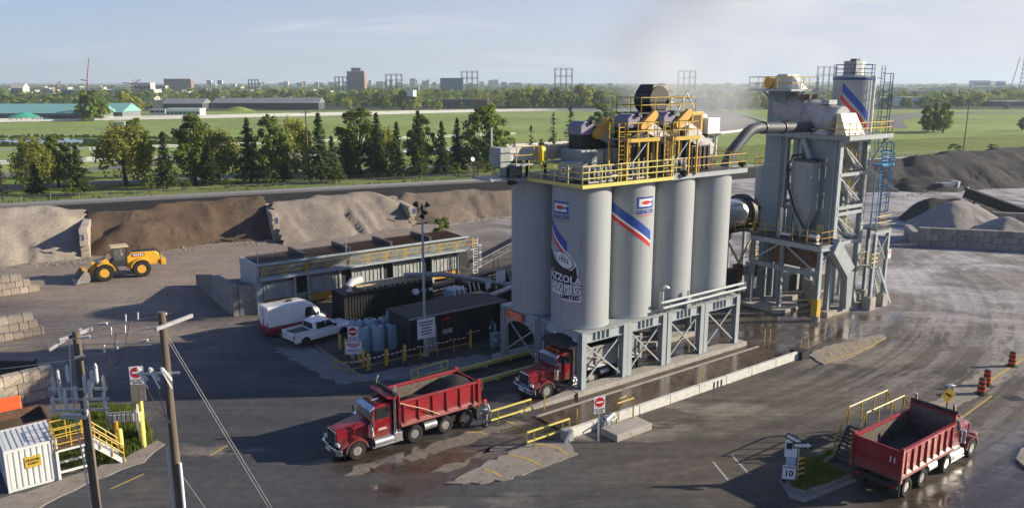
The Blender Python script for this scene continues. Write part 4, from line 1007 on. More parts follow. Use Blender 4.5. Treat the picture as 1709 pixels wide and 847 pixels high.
for (u0, u1) in MODS:
    for (w0, w1) in ROWS:
        for u in (u0, u1):
            for w in (w0, w1):
                if shared_post is None:
                    q = MB(); q.ibeam((0, 0, 0.36), (0, 0, 4.28), 0.42, 0.46, 0.05, side=(0, 1, 0)); shared_post = q.mesh('post', m_steel2)
                inst('post', shared_post, fr, (u, w, 0))
                mb = MB(); mb.box(u - .3, w - .3, 0.345, u + .3, w + .3, 0.375); mb.build('base_plate', m_steel, fr)
        for w in (w0, w1):
            mb = MB(); mb.ibeam((u0 - .2, w, 3.92), (u1 + .2, w, 3.92), 0.32, 0.72, 0.06)
            for k in range(4): mb.box(u0 + 1.1 + 0.42*k, w - .15, 3.63, u0 + 1.14 + 0.42*k, w + .15, 4.21)
            mb.build('girder', m_steel2, fr)
        for u in (u0, u1):
            mb = MB(); mb.ibeam((u, w0 + .25, 3.92), (u, w1 - .25, 3.92), 0.32, 0.70, 0.06); mb.build('girder', m_steel2, fr)
        mb = MB(); mb.box(u0 - .21, w0 - .21, 4.285, u1 + .21, w1 + .21, 4.38); mb.build('top_plate', m_steel, fr)
        for w in ((w0,) if w0 < 1 else ()):
            mb = MB(); mb.bar((u0 + .2, w - .05, 3.5), (u1 - .2, w - .05, 0.6), 0.10); mb.build('brace', m_steel2, fr)
            mb = MB(); mb.bar((u0 + .2, w + .07, 0.6), (u1 - .2, w + .07, 3.5), 0.10); mb.build('brace', m_steel2, fr)
for (w0, w1) in (ROWS[1],):
    mb = MB(); mb.bar((-.02, w0 + .2, 3.4), (-.02, w1 - .2, 0.8), 0.09); mb.build('brace', m_steel2, fr)
    mb = MB(); mb.bar((.08, w0 + .2, 0.8), (.08, w1 - .2, 3.4), 0.09); mb.build('brace', m_steel2, fr)
arc = []
for i in range(13):
    a = pi * i / 12; arc.append((cos(a) * 1.75 + 6.85, 2.5 + sin(a) * 0.95))
mb = MB(); mb.prism([(8.72, 3.56), (4.98, 3.56), (4.98, 2.5)] + arc[::-1] + [(8.72, 2.5)], -.10, -.07, 'x'); mb.build('arched_plate', m_steel, fr)
sg = sthing('orange_notice', 'orange notice board bolted high on the left end of the frame under the back silo', 'sign', -0.26, 7.3, 3.85)
mb = MB(); mb.box(-0.03, -0.98, -0.30, 0.0, 0.98, 0.33); mb.build('board', mat('orange_board', (0.72, 0.13, 0.04), 0.5, var=0.15, sc=6), sg)
for k in range(3):
    mb = MB(); mb.box(-0.036, -0.75 + 0.1*k, 0.14 - 0.18*k, -0.031, 0.7 - 0.16*k, 0.20 - 0.18*k); mb.build('print_line', mat('faded_print', (0.80, 0.45, 0.33), 0.5), sg)
mb = MB(); mb.box(-0.8, -0.55, -0.1, 17.6, 0.55, 0.345); o = mb.build('footing_wall', m_conc, None, bevel=0.03, loc=S(0, 0), rz=YAW)
tag(o, 'long low concrete footing under the front legs of the silo frame', 'concrete footing')
mb = MB(); mb.box(-0.8, 3.7, -0.1, 17.0, 5.2, 0.345); o = mb.build('footing_wall', m_conc, None, bevel=0.03, loc=S(0, 0), rz=YAW)
tag(o, 'concrete footing between the two loading lanes below the silos', 'concrete footing')
mb = MB(); mb.box(-0.8, 8.5, -0.1, 9.0, 9.5, 0.345); o = mb.build('footing_wall', m_conc, None, bevel=0.03, loc=S(0, 0), rz=YAW)
tag(o, 'concrete footing at the rear legs beside the dark control cabin', 'concrete footing')
mb = MB(); mb.hexa([(-5.5, -0.25, -.1), (-0.82, -0.40, -.1), (-0.82, 0.45, -.1), (-5.5, 0.05, -.1)], [(-5.5, -0.25, 0.12), (-0.82, -0.40, 0.33), (-0.82, 0.40, 0.33), (-5.5, 0.02, 0.12)])
o = mb.build('kerb', m_conc, None, bevel=0.02, loc=S(0, 0), rz=YAW); tag(o, 'sloping pale concrete kerb leading away from the front corner leg', 'kerb')
pp = sthing('pipe_run', 'pair of white pipes on brackets along the right half of the silo frame', 'pipe', 7.0, -0.4, 4.9)
for k, (dz, dw) in enumerate(((0, 0), (0.33, 0.22))):
    mb = MB(); mb.tube((0.4, -0.1 + dw, dz), (10.0, -0.1 + dw, dz + 0.05), 0.11, n=10); mb.build('pipe', m_steel2, pp, smooth=60)
for u in (1.2, 4.5, 8.0, 9.7):
    mb = MB(); mb.bar((u, 0.35, -0.55), (u, -0.1, 0.2), 0.08); mb.bar((u, -0.25, -0.14), (u, 0.5, -0.14), 0.08); mb.build('bracket', m_steel, pp)
vp = sthing('vent_pipe', 'grey gooseneck vent pipe between the striped and plain silos', 'vent pipe', 8.15, 0.35, 4.38)
mb = MB(); mb.path([(0, 0, 0), (0, 0, 1.5), (0.05, -0.05, 1.75), (0.25, -0.15, 1.85), (0.42, -0.2, 1.7)], 0.17, 10); mb.build('pipe', m_galv, vp, smooth=60)
vb = sthing('valve_stack', 'slim dark valve stack standing beside the white pipes', 'valve', 10.4, -0.25, 4.38)
mb = MB(); mb.box(-.25, -.15, 0, .25, .15, 0.9); mb.build('body', m_steel, vb, bevel=0.03)
mb = MB(); mb.tube((0, 0, .9), (0, 0, 1.35), 0.08, n=8); mb.tube((-.2, 0, .5), (.75, 0, .5), 0.1, n=8); mb.build('pipe', m_galv, vb)
dk = sthing('silo_deck', 'steel deck with yellow handrails across the tops of the silos', 'deck', 0, 0, 14.3)
mb = smb(dk); mb.box(-0.6, -0.35, 14.25, 8.1, 8.4, 14.42); mb.build('plate', m_black, dk)
mb = smb(dk); mb.box(8.102, -0.1, 14.25, 16.8, 6.4, 14.42); mb.build('plate', m_dark, dk)
mb = smb(dk); mb.bar((-0.6, -0.38, 14.36), (8.1, -0.38, 14.36), 0.06, 0.24); mb.build('fascia', m_yellow2, dk)
mb = smb(dk); mb.bar((-0.63, -0.35, 14.362), (-0.63, 5.4, 14.362), 0.06, 0.24); mb.build('fascia', m_yellow2, dk)
mb = smb(dk); mb.bar((8.12, -0.13, 14.34), (16.8, -0.13, 14.34), 0.06, 0.34); mb.build('fascia', m_steel2, dk)
mb = smb(dk); mb.box(-1.2, 5.42, 14.2, -0.602, 8.6, 14.40); mb.build('side_plate', m_steel, dk)
mb = smb(dk); railing(mb, [(-0.55, 5.3, 14.42), (-0.55, -0.32, 14.42), (8.1, -0.32, 14.42)], 1.25, (1.0, 0.68, 0.36), 1.6, 0.040); mb.build('front_handrail', m_yellow2, dk)
mb = smb(dk); railing(mb, [(8.15, -0.05, 14.42), (12.6, -0.05, 14.42), (16.75, 0.0, 14.42), (16.75, 3.0, 14.42)], 1.2, (1.0, 0.5), 1.7, 0.035); mb.build('right_handrail', m_yellow, dk)
mb = smb(dk); railing(mb, [(-1.15, 8.5, 14.42), (-3.0, 8.5, 14.42), (-3.0, 6.4, 14.42)], 1.0, (1.0, 0.5), 1.6, 0.035); mb.build('left_handrail', m_yellow, dk)
mb = smb(dk); mb.box(-3.1, 6.3, 14.25, -1.21, 8.6, 14.38); mb.build('left_landing', m_steel, dk)
for (u, w, z, k) in ((-0.85, 6.9, 14.0, 0), (9.3, -0.25, 14.55, 1), (17.1, 0.6, 14.7, 2)):
    fl = sthing('floodlight', ('black floodlight cluster below the left end of the deck', 'black floodlight clamped to the deck edge above the plain silos', 'black floodlight on an arm at the right end of the deck')[k], 'floodlight', u, w, z)
    for j in range(2):
        mb = MB(); mb.T = Matrix.Rotation(0.5 + j * 0.8, 4, 'Z') @ Matrix.Rotation(0.5, 4, 'Y'); mb.lathe([(0.12, -0.2), (0.30, 0.12), (0.32, 0.16), (0.28, 0.17)], 12); mb.build('lamp_head', m_black, fl, smooth=50)
    mb = MB(); mb.bar((-0.4, 0, -0.1), (0.5, 0, -0.1), 0.1); mb.build('arm', m_dark, fl)
def drive_tower(u0, u1, zp, label, rr=0):
    o = sthing('access_tower', label, 'access tower', u0, -0.2, 14.42)
    w0, w1 = -0.25, 1.5
    for u in (u0, u0 + (u1-u0) * 0.68, u1):
        for w in (w0, w1):
            mb = smb(o); mb.bar((u, w, 14.42), (u, w, zp), 0.11); mb.build('leg', m_yellow, o)
    mb = smb(o); mb.box(u0 - .1, w0 - .1, zp, u1 + .1, w1 + .1, zp + 0.05); mb.build('floor', m_dark, o)
    mb = smb(o); mb.bar((u0 - .12, w0 - .13, zp + 0.02), (u1 + .12, w0 - .13, zp + 0.02), 0.05, 0.26); mb.build('fascia', m_yellow, o)
    mb = smb(o); railing(mb, [(u0, w1, zp + .05), (u0, w0, zp + .05), (u1, w0, zp + .05), (u1, w1, zp + .05)], 1.1, (1.0, 0.5), 1.1, 0.035); mb.build('handrail', m_yellow, o)
    mb = smb(o); ladder(mb, (u0 - 0.42, w0 + 0.1, 14.42), (u0 - 0.42, w0 + 0.1, zp + 1.2), 0.55, 0.04, 0.3, (1, 0, 0), 0.36, 1.6); mb.build('caged_ladder', m_yellow, o)
    mb = smb(o); mb.bar((u0 + .1, w0 + .05, 15.2), (u0 + (u1-u0)*.66, w0 + .05, zp - .2), 0.07); mb.build('brace', m_steel2, o)
    return o
drive_tower(3.5, 6.4, 17.15, 'left yellow-framed access tower with caged ladder on the deck')
drive_tower(7.95, 10.6, 17.1, 'right yellow-framed access tower with caged ladder on the deck')
m_amber = mat('amber_guard_paint', (0.62, 0.36, 0.05), 0.5, var=0.15, sc=3, dirt=(0.25, 0.16, 0.06), damt=0.3)
m_hood = mat('purple_grey_hood', (0.20, 0.19, 0.25), 0.5, var=0.15)
m_casing = mat('dirty_white_casing', (0.55, 0.53, 0.50), 0.55, var=0.12, sc=2, dirt=(0.10, 0.08, 0.06), damt=0.35)
def conveyor_head(u, w, z, label, tilt=0.0):
    o = sthing('conveyor_drive', label, 'conveyor drive', u, w, z)
    mb = MB(); mb.box(-1.5, 0.3, -1.2, 0.9, 1.7, 0.5); mb.build('housing', m_black, o, bevel=0.05)
    mb = MB(); mb.prism([(-1.75, -0.1), (-1.75, 0.55), (-1.35, 0.85), (-0.55, 0.85), (-0.45, -0.1)], 0.1, 1.5); mb.build('hood', m_hood, o, bevel=0.05)
    ring = []
    for i in range(9): a = pi/2 + 0.6 + i * pi / 8; ring.append((-0.42 + 0.36 * cos(a), -0.05 + 0.36 * sin(a)))
    for i in range(9): a = -pi/2 + 0.6 + i * pi / 8; ring.append((0.62 + 0.30 * cos(a), 0.78 + 0.30 * sin(a)))
    mb = MB(); mb.prism(ring, -0.28, 0.02); mb.build('belt_guard', m_amber, o, smooth=40)
    mb = MB(); mb.tube((-0.8, -0.15, 0.8), (-0.8, 0.5, 0.8), 0.16, n=12); mb.build('motor', m_dark, o, smooth=40)
    mb = MB(); mb.hexa([(0.3, 0.2, -0.5), (0.3, 1.3, -0.5), (0.5, 1.3, 0.45), (0.5, 0.2, 0.45)], [(2.6, 0.2, -1.45), (2.6, 1.3, -1.45), (2.75, 1.3, -0.75), (2.75, 0.2, -0.75)]); mb.build('casing', m_casing, o, bevel=0.03)
    mb = MB(); mb.box(-1.3, 0.4, -3.3, 1.2, 1.6, -1.21); mb.build('chute', m_black, o)
    for k in range(4):
        mb = MB(); mb.bar((-1.25 + 0.8*k, 0.25, -3.2), (-1.05 + 0.7*k, 0.25, -1.25), 0.09); mb.build('stay', m_steel2 if k % 2 else m_rust, o)
    return o
conveyor_head(4.6, 3.6, 17.45, 'drag conveyor drive with amber belt guard above the company sign silo, leftmost on the deck')
conveyor_head(7.2, 1.6, 17.95, 'drag conveyor drive with amber belt guard behind the left access tower')
conveyor_head(11.1, 1.8, 18.0, 'drag conveyor drive with amber belt guard behind the right access tower')
hd = sthing('slat_conveyor_head', 'big black rounded conveyor head on the topmost railed platform of the deck', 'conveyor head', 11.3, 5.0, 18.7)
mb = MB(); mb.box(-2.6, -1.4, 0.0, 3.6, 1.3, 0.08); mb.build('platform', m_dark, hd)
mb = MB(); railing(mb, [(-2.55, -1.35, .08), (3.55, -1.35, .08), (3.55, 1.25, .08), (-2.55, 1.25, .08), (-2.55, -1.35, .08)], 1.1, (1, .5), 1.5, 0.035); mb.build('handrail', m_yellow, hd)
mb = MB(); pr = [(1.05 * cos(a), 1.0 + 1.05 * sin(a)) for a in [i * 2 * pi / 16 for i in range(16)]]; mb.prism(pr, -0.8, 0.9); mb.build('drum_housing', m_black, hd, smooth=30)
mb = MB(); mb.hexa([(-.9, -.75, 1.6), (1.2, -.75, 1.6), (1.2, .9, 1.6), (-.9, .9, 1.6)], [(-.5, -.6, 2.15), (1.0, -.6, 2.15), (1.0, .8, 2.15), (-.5, .8, 2.15)]); mb.build('housing_cap', m_black, hd, bevel=0.05)
mb = MB(); mb.hexa([(-1.2, -1.0, -4.2), (1.6, -1.0, -4.2), (1.6, 1.0, -4.2), (-1.2, 1.0, -4.2)], [(-1.0, -.9, -0.005), (1.4, -.9, -0.005), (1.4, .9, -0.005), (-1.0, .9, -0.005)]); mb.build('drop_chute', m_black, hd)
mb = MB(); mb.tube((1.2, -1.0, 0.9), (1.2, 0, 0.9), 0.2, n=12); mb.build('gearbox', m_casing, hd, smooth=40)
mb = MB()
for a, b in (((1.5, -1.3, .1), (2.5, -1.3, 1.5)), ((2.5, -1.3, 1.5), (3.5, -1.3, .2)), ((1.6, -1.2, 1.1), (3.2, -1.2, 1.1))): mb.bar(a, b, 0.09)
mb.build('truss', m_casing, hd)
for sx in (-2.4, 3.4):
    for sy in (-1.2, 1.1):
        mb = MB(); mb.bar((sx, sy, -4.25), (sx, sy, -0.003), 0.14); mb.build('post', m_steel, hd)
wh = sthing('control_box', 'white cabinet on legs at the right end of the deck', 'cabinet', 16.2, 3.4, 17.0)
mb = MB(); mb.box(-0.7, -0.55, 0.0, 0.75, 0.6, 1.25); mb.build('cabinet', m_white, wh, bevel=0.03)
mb = MB(); mb.box(-0.8, -0.65, -0.12, 0.85, 0.7, -0.003); mb.build('tray', m_black, wh)
for sx in (-.5, .55):
    for sy in (-.4, .45):
        mb = MB(); mb.bar((sx, sy, -2.6), (sx, sy, -0.121), 0.13); mb.build('leg', m_casing, wh)
mb = MB(); mb.box(-0.35, -0.3, -2.5, 0.4, 0.3, -0.2); mb.build('screw_housing', m_steel, wh)
yh = sthing('yellow_hood', 'square yellow hood with louvred face left of the white cabinet', 'machine hood', 14.6, 3.6, 17.2)
mb = MB(); mb.box(-0.75, -0.5, 0, 0.6, 0.8, 1.55); mb.build('hood', m_yellow, yh, bevel=0.05)
mb = MB(); mb.box(-0.55, -0.53, 0.2, 0.3, -0.503, 1.3); mb.build('louvre', m_rust, yh)
mb = MB(); mb.tube((0.62, 0, 1.1), (1.3, 0, 1.1), 0.32, n=12); mb.build('motor', m_casing, yh, smooth=40)
mb = MB(); mb.box(-0.7, -0.4, -2.8, 0.6, 0.7, -0.003); mb.build('pedestal', m_black, yh)
wc = sthing('pale_chute', 'dirty white enclosed chute sloping down to the right behind the right access tower', 'chute', 12.0, 2.2, 16.4)
mb = MB(); mb.hexa([(-0.4, -.5, .5), (-0.4, .6, .5), (-0.1, .6, 1.45), (-0.1, -.5, 1.45)], [(2.8, -.5, -.95), (2.8, .6, -.95), (3.0, .6, -.1), (3.0, -.5, -.1)]); mb.build('casing', m_casing, wc, bevel=0.03)
for k in range(3):
    mb = MB(); mb.box(0.4 + 0.8*k, -0.53, 0.15 - 0.38*k, 0.75 + 0.8*k, -0.503, 0.55 - 0.38*k); mb.build('hatch', m_steel, wc)
mb = MB(); mb.box(1.6, -.4, -2.0, 3.4, .5, -1.1); mb.build('feeder', m_black, wc)
def sbox(name, label, cat, u0, w0, z0, u1, w1, z1, m, bevel=0.03, face=None):
    o = sthing(name, label, cat, (u0+u1)/2, (w0+w1)/2, z0)
    mb = smb(o); mb.box(u0, w0, z0, u1, w1, z1); mb.build('body', m, o, bevel=bevel)
    return o
o = sbox('grey_cabinet', 'grey steel cabinet standing high behind the front handrail of the deck', 'cabinet', 2.3, 3.0, 15.2, 3.8, 5.2, 16.35, m_steel)
mb = smb(o); mb.box(3.81, 3.1, 15.3, 4.5, 5.1, 16.3); mb.build('end_face', m_casing, o)
mb = smb(o); mb.box(2.4, 3.1, 14.42, 6.0, 5.1, 15.19); mb.build('plinth', m_black, o)
for k in range(4):
    o = sthing('surge_hopper', ('first', 'second', 'third', 'fourth')[k] + ' of four grey surge hoppers in line right of the grey cabinet', 'hopper', 4.95 + 0.75*k, 3.4, 15.3)
    mb = MB(); mb.box(-.33, -.35, 0, .33, 1.2, 1.05); mb.build('bin', m_steel2 if k % 2 else m_steel, o, bevel=0.03)
    mb = MB(); mb.hexa([(-.15, -.1, -.8), (.15, -.1, -.8), (.15, .8, -.8), (-.15, .8, -.8)], [(-.32, -.34, -.003), (.32, -.34, -.003), (.32, 1.1, -.003), (-.32, 1.1, -.003)]); mb.build('outlet', m_steel2, o)
for (u, w, lb) in ((0.9, 0.4, 'white cage of gate cylinders at the front corner of the deck'), (4.6, 0.5, 'white cage of gate cylinders inside the left access tower'), (8.7, 0.6, 'white cage of gate cylinders inside the right access tower')):
    o = sthing('gate_assembly', lb, 'machine', u, w, 14.42)
    mb = MB(); mb.box(-.2, 0.2, 0.1, 2.0, 1.5, 1.0); mb.build('gate_box', m_steel, o, bevel=0.03)
    mb = MB()
    for k in range(5): mb.bar((-.15 + .5*k, 0.1, 0), (-.15 + .5*k, 0.1, 1.15), 0.08)
    for z in (0.05, 0.6, 1.12): mb.bar((-.2, 0.1, z), (2.05, 0.1, z), 0.09)
    mb.build('cage', m_casing, o)
    for k in range(4):
        mb = MB(); mb.tube((0.1 + .5*k, 0.02, 0.2), (0.1 + .5*k, 0.02, 0.9), 0.10, n=8); mb.build('cylinder', m_galv if k % 2 else m_black, o, smooth=40)
dc = sthing('drag_conveyor', 'level pale-sided drag conveyor with yellow rail at the back left of the deck', 'conveyor', -0.6, 6.6, 15.3)
mb = MB(); mb.box(-1.0, -.5, 0.3, 6.8, .6, 1.2); mb.build('trough', m_casing, dc, bevel=0.03)
mb = MB(); mb.box(-1.05, -1.3, 0.02, 6.8, -.52, 0.14); mb.build('walkway', m_steel2, dc)
mb = MB(); railing(mb, [(-1.0, -1.25, .14), (5.2, -1.25, .14), (6.6, -1.25, .9)], 1.2, (1, .5), 1.5, 0.035); mb.build('handrail', m_yellow, dc)
for k in range(5):
    mb = MB(); mb.bar((-.8 + 1.7*k, 0, -.9), (-.8 + 1.7*k, 0, .297), 0.16); mb.build('leg', m_black, dc)
mb = MB(); mb.box(-1.9, -.6, -.1, -1.01, .7, 1.25); mb.build('end_box', m_steel, dc, bevel=0.03)
yd = sthing('belt_guard', 'bright yellow upright oval guard on the left drag conveyor', 'machine guard', 0.55, 5.2, 15.9); yd.scale = (.55, .62, .8)
mb = MB(); ring = [(0.42 * cos(a), 0.5 + 0.42 * sin(a)) for a in [pi * i / 8 for i in range(9)]] + [(0.42 * cos(a), -0.45 + 0.42 * sin(a)) for a in [pi + pi * i / 8 for i in range(9)]]
mb.prism(ring, -.3, .3, 'x'); mb.build('guard', mat('bright_yellow_paint', (0.80, 0.58, 0.02), 0.4, var=0.05), yd, smooth=40)
o = sbox('grey_cabinet', 'plain grey cabinet at the front left corner of the deck with a red notice', 'cabinet', 0.2, 2.0, 14.42, 1.6, 3.0, 15.7, m_steel)
mb = smb(o); mb.box(0.19, 2.2, 14.9, 0.197, 2.7, 15.4); mb.build('notice', m_wsign, o); mb = smb(o); mb.box(0.182, 2.3, 15.0, 0.188, 2.6, 15.3); mb.build('notice_print', m_redink, o)
o = sbox('grey_cabinet', 'grey cabinet on the left side plate above the back silo', 'cabinet', -1.0, 7.0, 14.42, 0.2, 8.2, 15.6, m_steel)
rm = random.Random(3)
for k, (u, w, z, du, dw, dz) in enumerate(((6.2, 2.2, 14.43, 1.6, 2.5, 2.0), (9.4, 2.6, 14.43, 2.2, 2.5, 2.4), (12.2, 1.6, 14.43, 2.2, 2.2, 1.9), (2.4, 0.9, 14.43, 1.8, 1.4, 0.7), (12.6, 3.9, 14.43, 1.6, 1.0, 2.6))):
    o = sbox('gearbox_housing', 'blackened machine housing ' + ('behind the left access tower', 'between the two access towers and the black head', 'below the pale sloping chute', 'low behind the front handrail of the deck', 'under the yellow hood')[k], 'machine', u, w, z, u+du, w+dw, z+dz, m_black, 0.05)
    mb = smb(o)
    for j in range(4):
        x = u + du * (0.15 + 0.23 * j); mb.bar((x, w - 0.06, z + .1), (x, w - 0.06, z + dz - .1), 0.07)
    mb.bar((u, w - .08, z + dz * .5), (u + du, w - .08, z + dz * .5), 0.08); mb.build('frame', m_casing if k % 2 else m_rust, o)
    mb = smb(o); mb.tube((u + du*.3, w - .3, z + dz * .75), (u + du*.3, w + .1, z + dz * .75), 0.15, n=10); mb.build('motor', m_dark, o, smooth=40)
mast = sthing('lightning_rod', 'thin white rod standing left of the yellow oval guard', 'rod', -1.6, 8.3, 14.42)
mb = MB(); mb.tube((0, 0, 0), (0, 0, 3.4), 0.05, n=6); mb.build('rod', m_white, mast)
dish = sthing('dish_antenna', 'small white dish on a pole left of the silo deck', 'antenna', -2.9, 8.9, 14.4); dish.scale = (.6, .6, .6)
mb = MB(); mb.tube((0, 0, -.2), (0, 0, 1.9), 0.05, n=6); mb.build('mast', m_galv, dish)
mb = MB(); mb.T = Matrix.Translation((0, -.1, 2.0)) @ Matrix.Rotation(1.2, 4, 'X'); mb.lathe([(0.02, 0.0), (0.16, 0.03), (0.27, 0.10)], 14); mb.build('reflector', m_white, dish, smooth=60)
el = sthing('bucket_elevator', 'tall grey bucket elevator casing with a railed platform on top, left of the screen tower', 'bucket elevator', 31.5, 7.3)
mb = smb(el); mb.box(30.9, 6.6, 0, 32.0, 8.4, 20.2); mb.build('casing', m_panel, el)
for z in (2.6, 5.2, 9.9, 13.2, 16.2, 18.6):
    mb = smb(el); mb.box(30.84, 6.54, z, 32.06, 8.46, z + 0.14); mb.build('flange', m_steel, el)
mb = smb(el); mb.box(29.3, 4.9, 20.2, 33.6, 9.6, 20.38); mb.build('platform', m_steel2, el)
for a, b in (((30.9, 7.3, 19.3), (29.4, 7.3, 20.19)), ((31.5, 6.2, 19.3), (31.5, 5.0, 20.19)), ((31.5, 8.4, 19.3), (31.5, 9.5, 20.19))):
    mb = smb(el); mb.bar(a, b, 0.14); mb.build('bracket', m_steel, el)
mb = smb(el); railing(mb, [(29.35, 9.55, 20.38), (29.35, 4.95, 20.38), (33.5, 4.95, 20.38), (33.5, 9.5, 20.38), (29.35, 9.55, 20.38)], 1.1, (1, .5), 1.4, 0.04); mb.build('handrail', m_yellow, el)
mb = smb(el); mb.prism([(6.3, 20.38), (8.1, 20.38), (8.1, 21.3), (7.6, 21.75), (6.7, 21.75), (6.3, 21.3)], 31.0, 32.4, 'x'); mb.build('head_hood', m_casing, el, bevel=0.05)
mb = smb(el); mb.hexa([(31.0, 5.2, 20.38), (32.3, 5.2, 20.38), (32.3, 6.29, 20.38), (31.0, 6.29, 20.38)], [(31.2, 5.7, 21.2), (32.2, 5.7, 21.2), (32.2, 6.29, 21.7), (31.2, 6.29, 21.7)]); mb.build('head_chute', m_white, el)
mb = smb(el); rg = [(8.35 + 0.42 * cos(a), 20.95 + 0.62 * sin(a)) for a in [i * 2 * pi / 14 for i in range(14)]]; mb.prism(rg, 30.5, 30.95, 'x'); mb.build('belt_guard', m_amber, el, smooth=40)
tw = sthing('screen_tower', 'tall steel batching tower with teal-grey bins, zigzag stairs and a railed top deck', 'tower', 33, 3.4)
TU0, TU1, TW0, TW1 = 30.8, 35.2, 0.6, 6.0
for u in (TU0, TU1):
    for w in (TW0, TW1):
        mb = smb(tw); mb.ibeam((u, w, 0.5), (u, w, 16.2), 0.5, 0.5, 0.06, side=(0, 1, 0)); mb.build('column', m_steel2, tw)
mb = smb(tw); mb.ibeam((TU0 - .1, 4.4, 6.8), (TU0 - .1, 4.4, 15.9), 0.6, 0.6, 0.07, side=(0, 1, 0)); mb.build('column', m_steel2, tw)
mb = smb(tw); mb.box(TU0 + .02, TW0 + 1.2, 9.4, TU1 - 1.2, TW1 - .7, 16.2); mb.build('hot_bin', m_panel, tw)
mb = smb(tw); mb.box(TU0 + .06, TW0 + .45, 5.4, TU1 - 1.6, TW1 - .5, 9.395); mb.build('weigh_hopper', m_panel, tw)
mb = smb(tw); mb.box(TU0 + .0, TW0 + .3, 9.2, TU0 + .06, TW0 + 1.15, 16.2); mb.build('side_panel', m_panel, tw)
for z in (16.05, 13.6, 9.5, 6.9):
    mb = smb(tw); mb.box(TU0 - .06, TW0, z, TU0 + .01, TW1, z + 0.26); mb.build('girt', m_steel, tw)
mb = smb(tw); mb.box(TU0 - .01, TW0 + .9, 7.15, TU0 + .055, TW0 + 1.6, 8.3); mb.build('inspection_opening', m_tan, tw)
for z in (15.9, 12.9, 9.35, 9.9, 6.6):
    mb = smb(tw); mb.bar((TU0, TW0 - .22, z), (TU1, TW0 - .22, z), 0.12, 0.30); mb.build('front_beam', m_steel2, tw)
    mb = smb(tw); mb.bar((TU0, TW1, z), (TU1, TW1, z), 0.2, 0.3); mb.build('rear_beam', m_steel, tw)
    mb = smb(tw); mb.bar((TU1 + .02, TW0 + .3, z), (TU1 + .02, TW1 - .3, z), 0.2, 0.3); mb.build('side_beam', m_steel, tw)
for k, (z0, z1) in enumerate(((12.95, 15.9), (9.9, 12.9), (6.6, 9.4), (3.4, 6.5))):
    a, b = ((TU0 + .4, z1), (TU1 - .4, z0))
    st, tr, rl_ = smb(tw), smb(tw), smb(tw)
    stair(st, tr, (a[0] + .3, TW0 + .62, z1), (b[0], TW0 + .62, z0), 0.7)
    st.build('stringers', m_steel2, tw, kind='stuff'); tr.build('treads', m_steel, tw, kind='stuff')
    railing(rl_, [(a[0] + .3, TW0 + .22, z1), (b[0], TW0 + .22, z0)], 1.0, (1, .5), 1.1, 0.035); railing(rl_, [(a[0] + .3, TW0 + 1.0, z1), (b[0], TW0 + 1.0, z0)], 1.0, (1, .5), 1.1, 0.035)
    rl_.build('stair_rail', m_yellow, tw)
    mb = smb(tw); mb.box(TU1 - .6, TW0 + .1, z0 - .06, TU1 + .9, TW0 + 1.4, z0); mb.build('landing', m_steel, tw)
    mb = smb(tw); mb.bar((TU0 + .3, TW0 - .02, z1 - .2), (TU1 - .3, TW0 - .02, z0 + .3), 0.13); mb.build('brace', m_steel2, tw)
mb = smb(tw); mb.box(30.3, -0.5, 16.2, 37.6, 8.0, 16.36); mb.build('top_deck', m_steel, tw)
mb = smb(tw); mb.bar((30.3, -.53, 16.22), (37.6, -.53, 16.22), 0.06, 0.40); mb.build('deck_fascia', m_steel2, tw)
mb = smb(tw); mb.bar((30.27, -.5, 16.221), (30.27, 8.0, 16.221), 0.06, 0.40); mb.build('deck_fascia', m_steel, tw)
mb = smb(tw); railing(mb, [(30.35, 2.0, 16.36), (30.35, -.45, 16.36), (33.4, -.45, 16.36), (34.2, -.45, 16.36), (37.55, -.45, 16.36), (37.55, 3.0, 16.36)], 1.15, (1, .55), 1.1, 0.04); mb.build('handrail', m_yellow, tw)
mb = smb(tw); mb.bar((37.4, -.3, 16.15), (35.3, .3, 13.6), 0.13); mb.build('knee_brace', m_steel, tw)
for u, w in ((TU0, TW0), (TU1, TW0)): pass
mb = smb(tw); mb.box(TU0 - .9, TW0 - .7, -.1, TU1 + .5, TW0 + .8, 0.5); o = mb.build('foundation', m_conc, tw, bevel=0.03)
mb = smb(tw); mb.box(TU0 - .6, TW1 - .7, -.1, TU1 + .5, TW1 + .9, 0.5); o = mb.build('foundation', m_conc, tw, bevel=0.03)
for w_, txt in ((4.72, 'FE'),):
    text_obj(txt, 0.72, m_ink, tw, lambda x, y: (TU0 + .0 - tw['u0'], w_ - tw['w0'] - x, 11.35 + y), offset=0.02)
sc_ = sthing('vibrating_screen', 'inclined grey screen housing with rounded back on the tower top, hazed by steam', 'screen housing', 32.4, 5.0, 16.36)
m_screen = mat('heat_stained_casing', (0.36, 0.36, 0.37), 0.5, var=0.15, sc=0.8, dirt=(0.16, 0.10, 0.075), damt=0.30, dsc=1.4)
rings = []
for t in range(7):
    f = t / 6; w = 8.1 - 6.6 * f; zc = 2.3 - 1.3 * f; R = 1.65 - 0.2 * f
    rings.append([(32.4 + R * cos(a), w, 16.36 + zc + R * (sin(a) if sin(a) > -0.55 else -0.55)) for a in [i * 2 * pi / 20 for i in range(20)]])
mb = smb(sc_); mb.loft(rings); mb.build('body', m_screen, sc_, smooth=50)
for t in (0.02, 0.5, 0.98):
    w = 8.1 - 6.6 * t; zc = 2.3 - 1.3 * t; R = 1.72 - 0.2 * t
    ring = lambda dw: [(32.4 + R * cos(a), w + dw, 16.36 + zc + R * (sin(a) if sin(a) > -0.55 else -0.55)) for a in [i * 2 * pi / 20 for i in range(20)]]
    mb = smb(sc_); mb.loft([ring(-.07), ring(.07)]); mb.build('flange', m_steel, sc_, smooth=50)
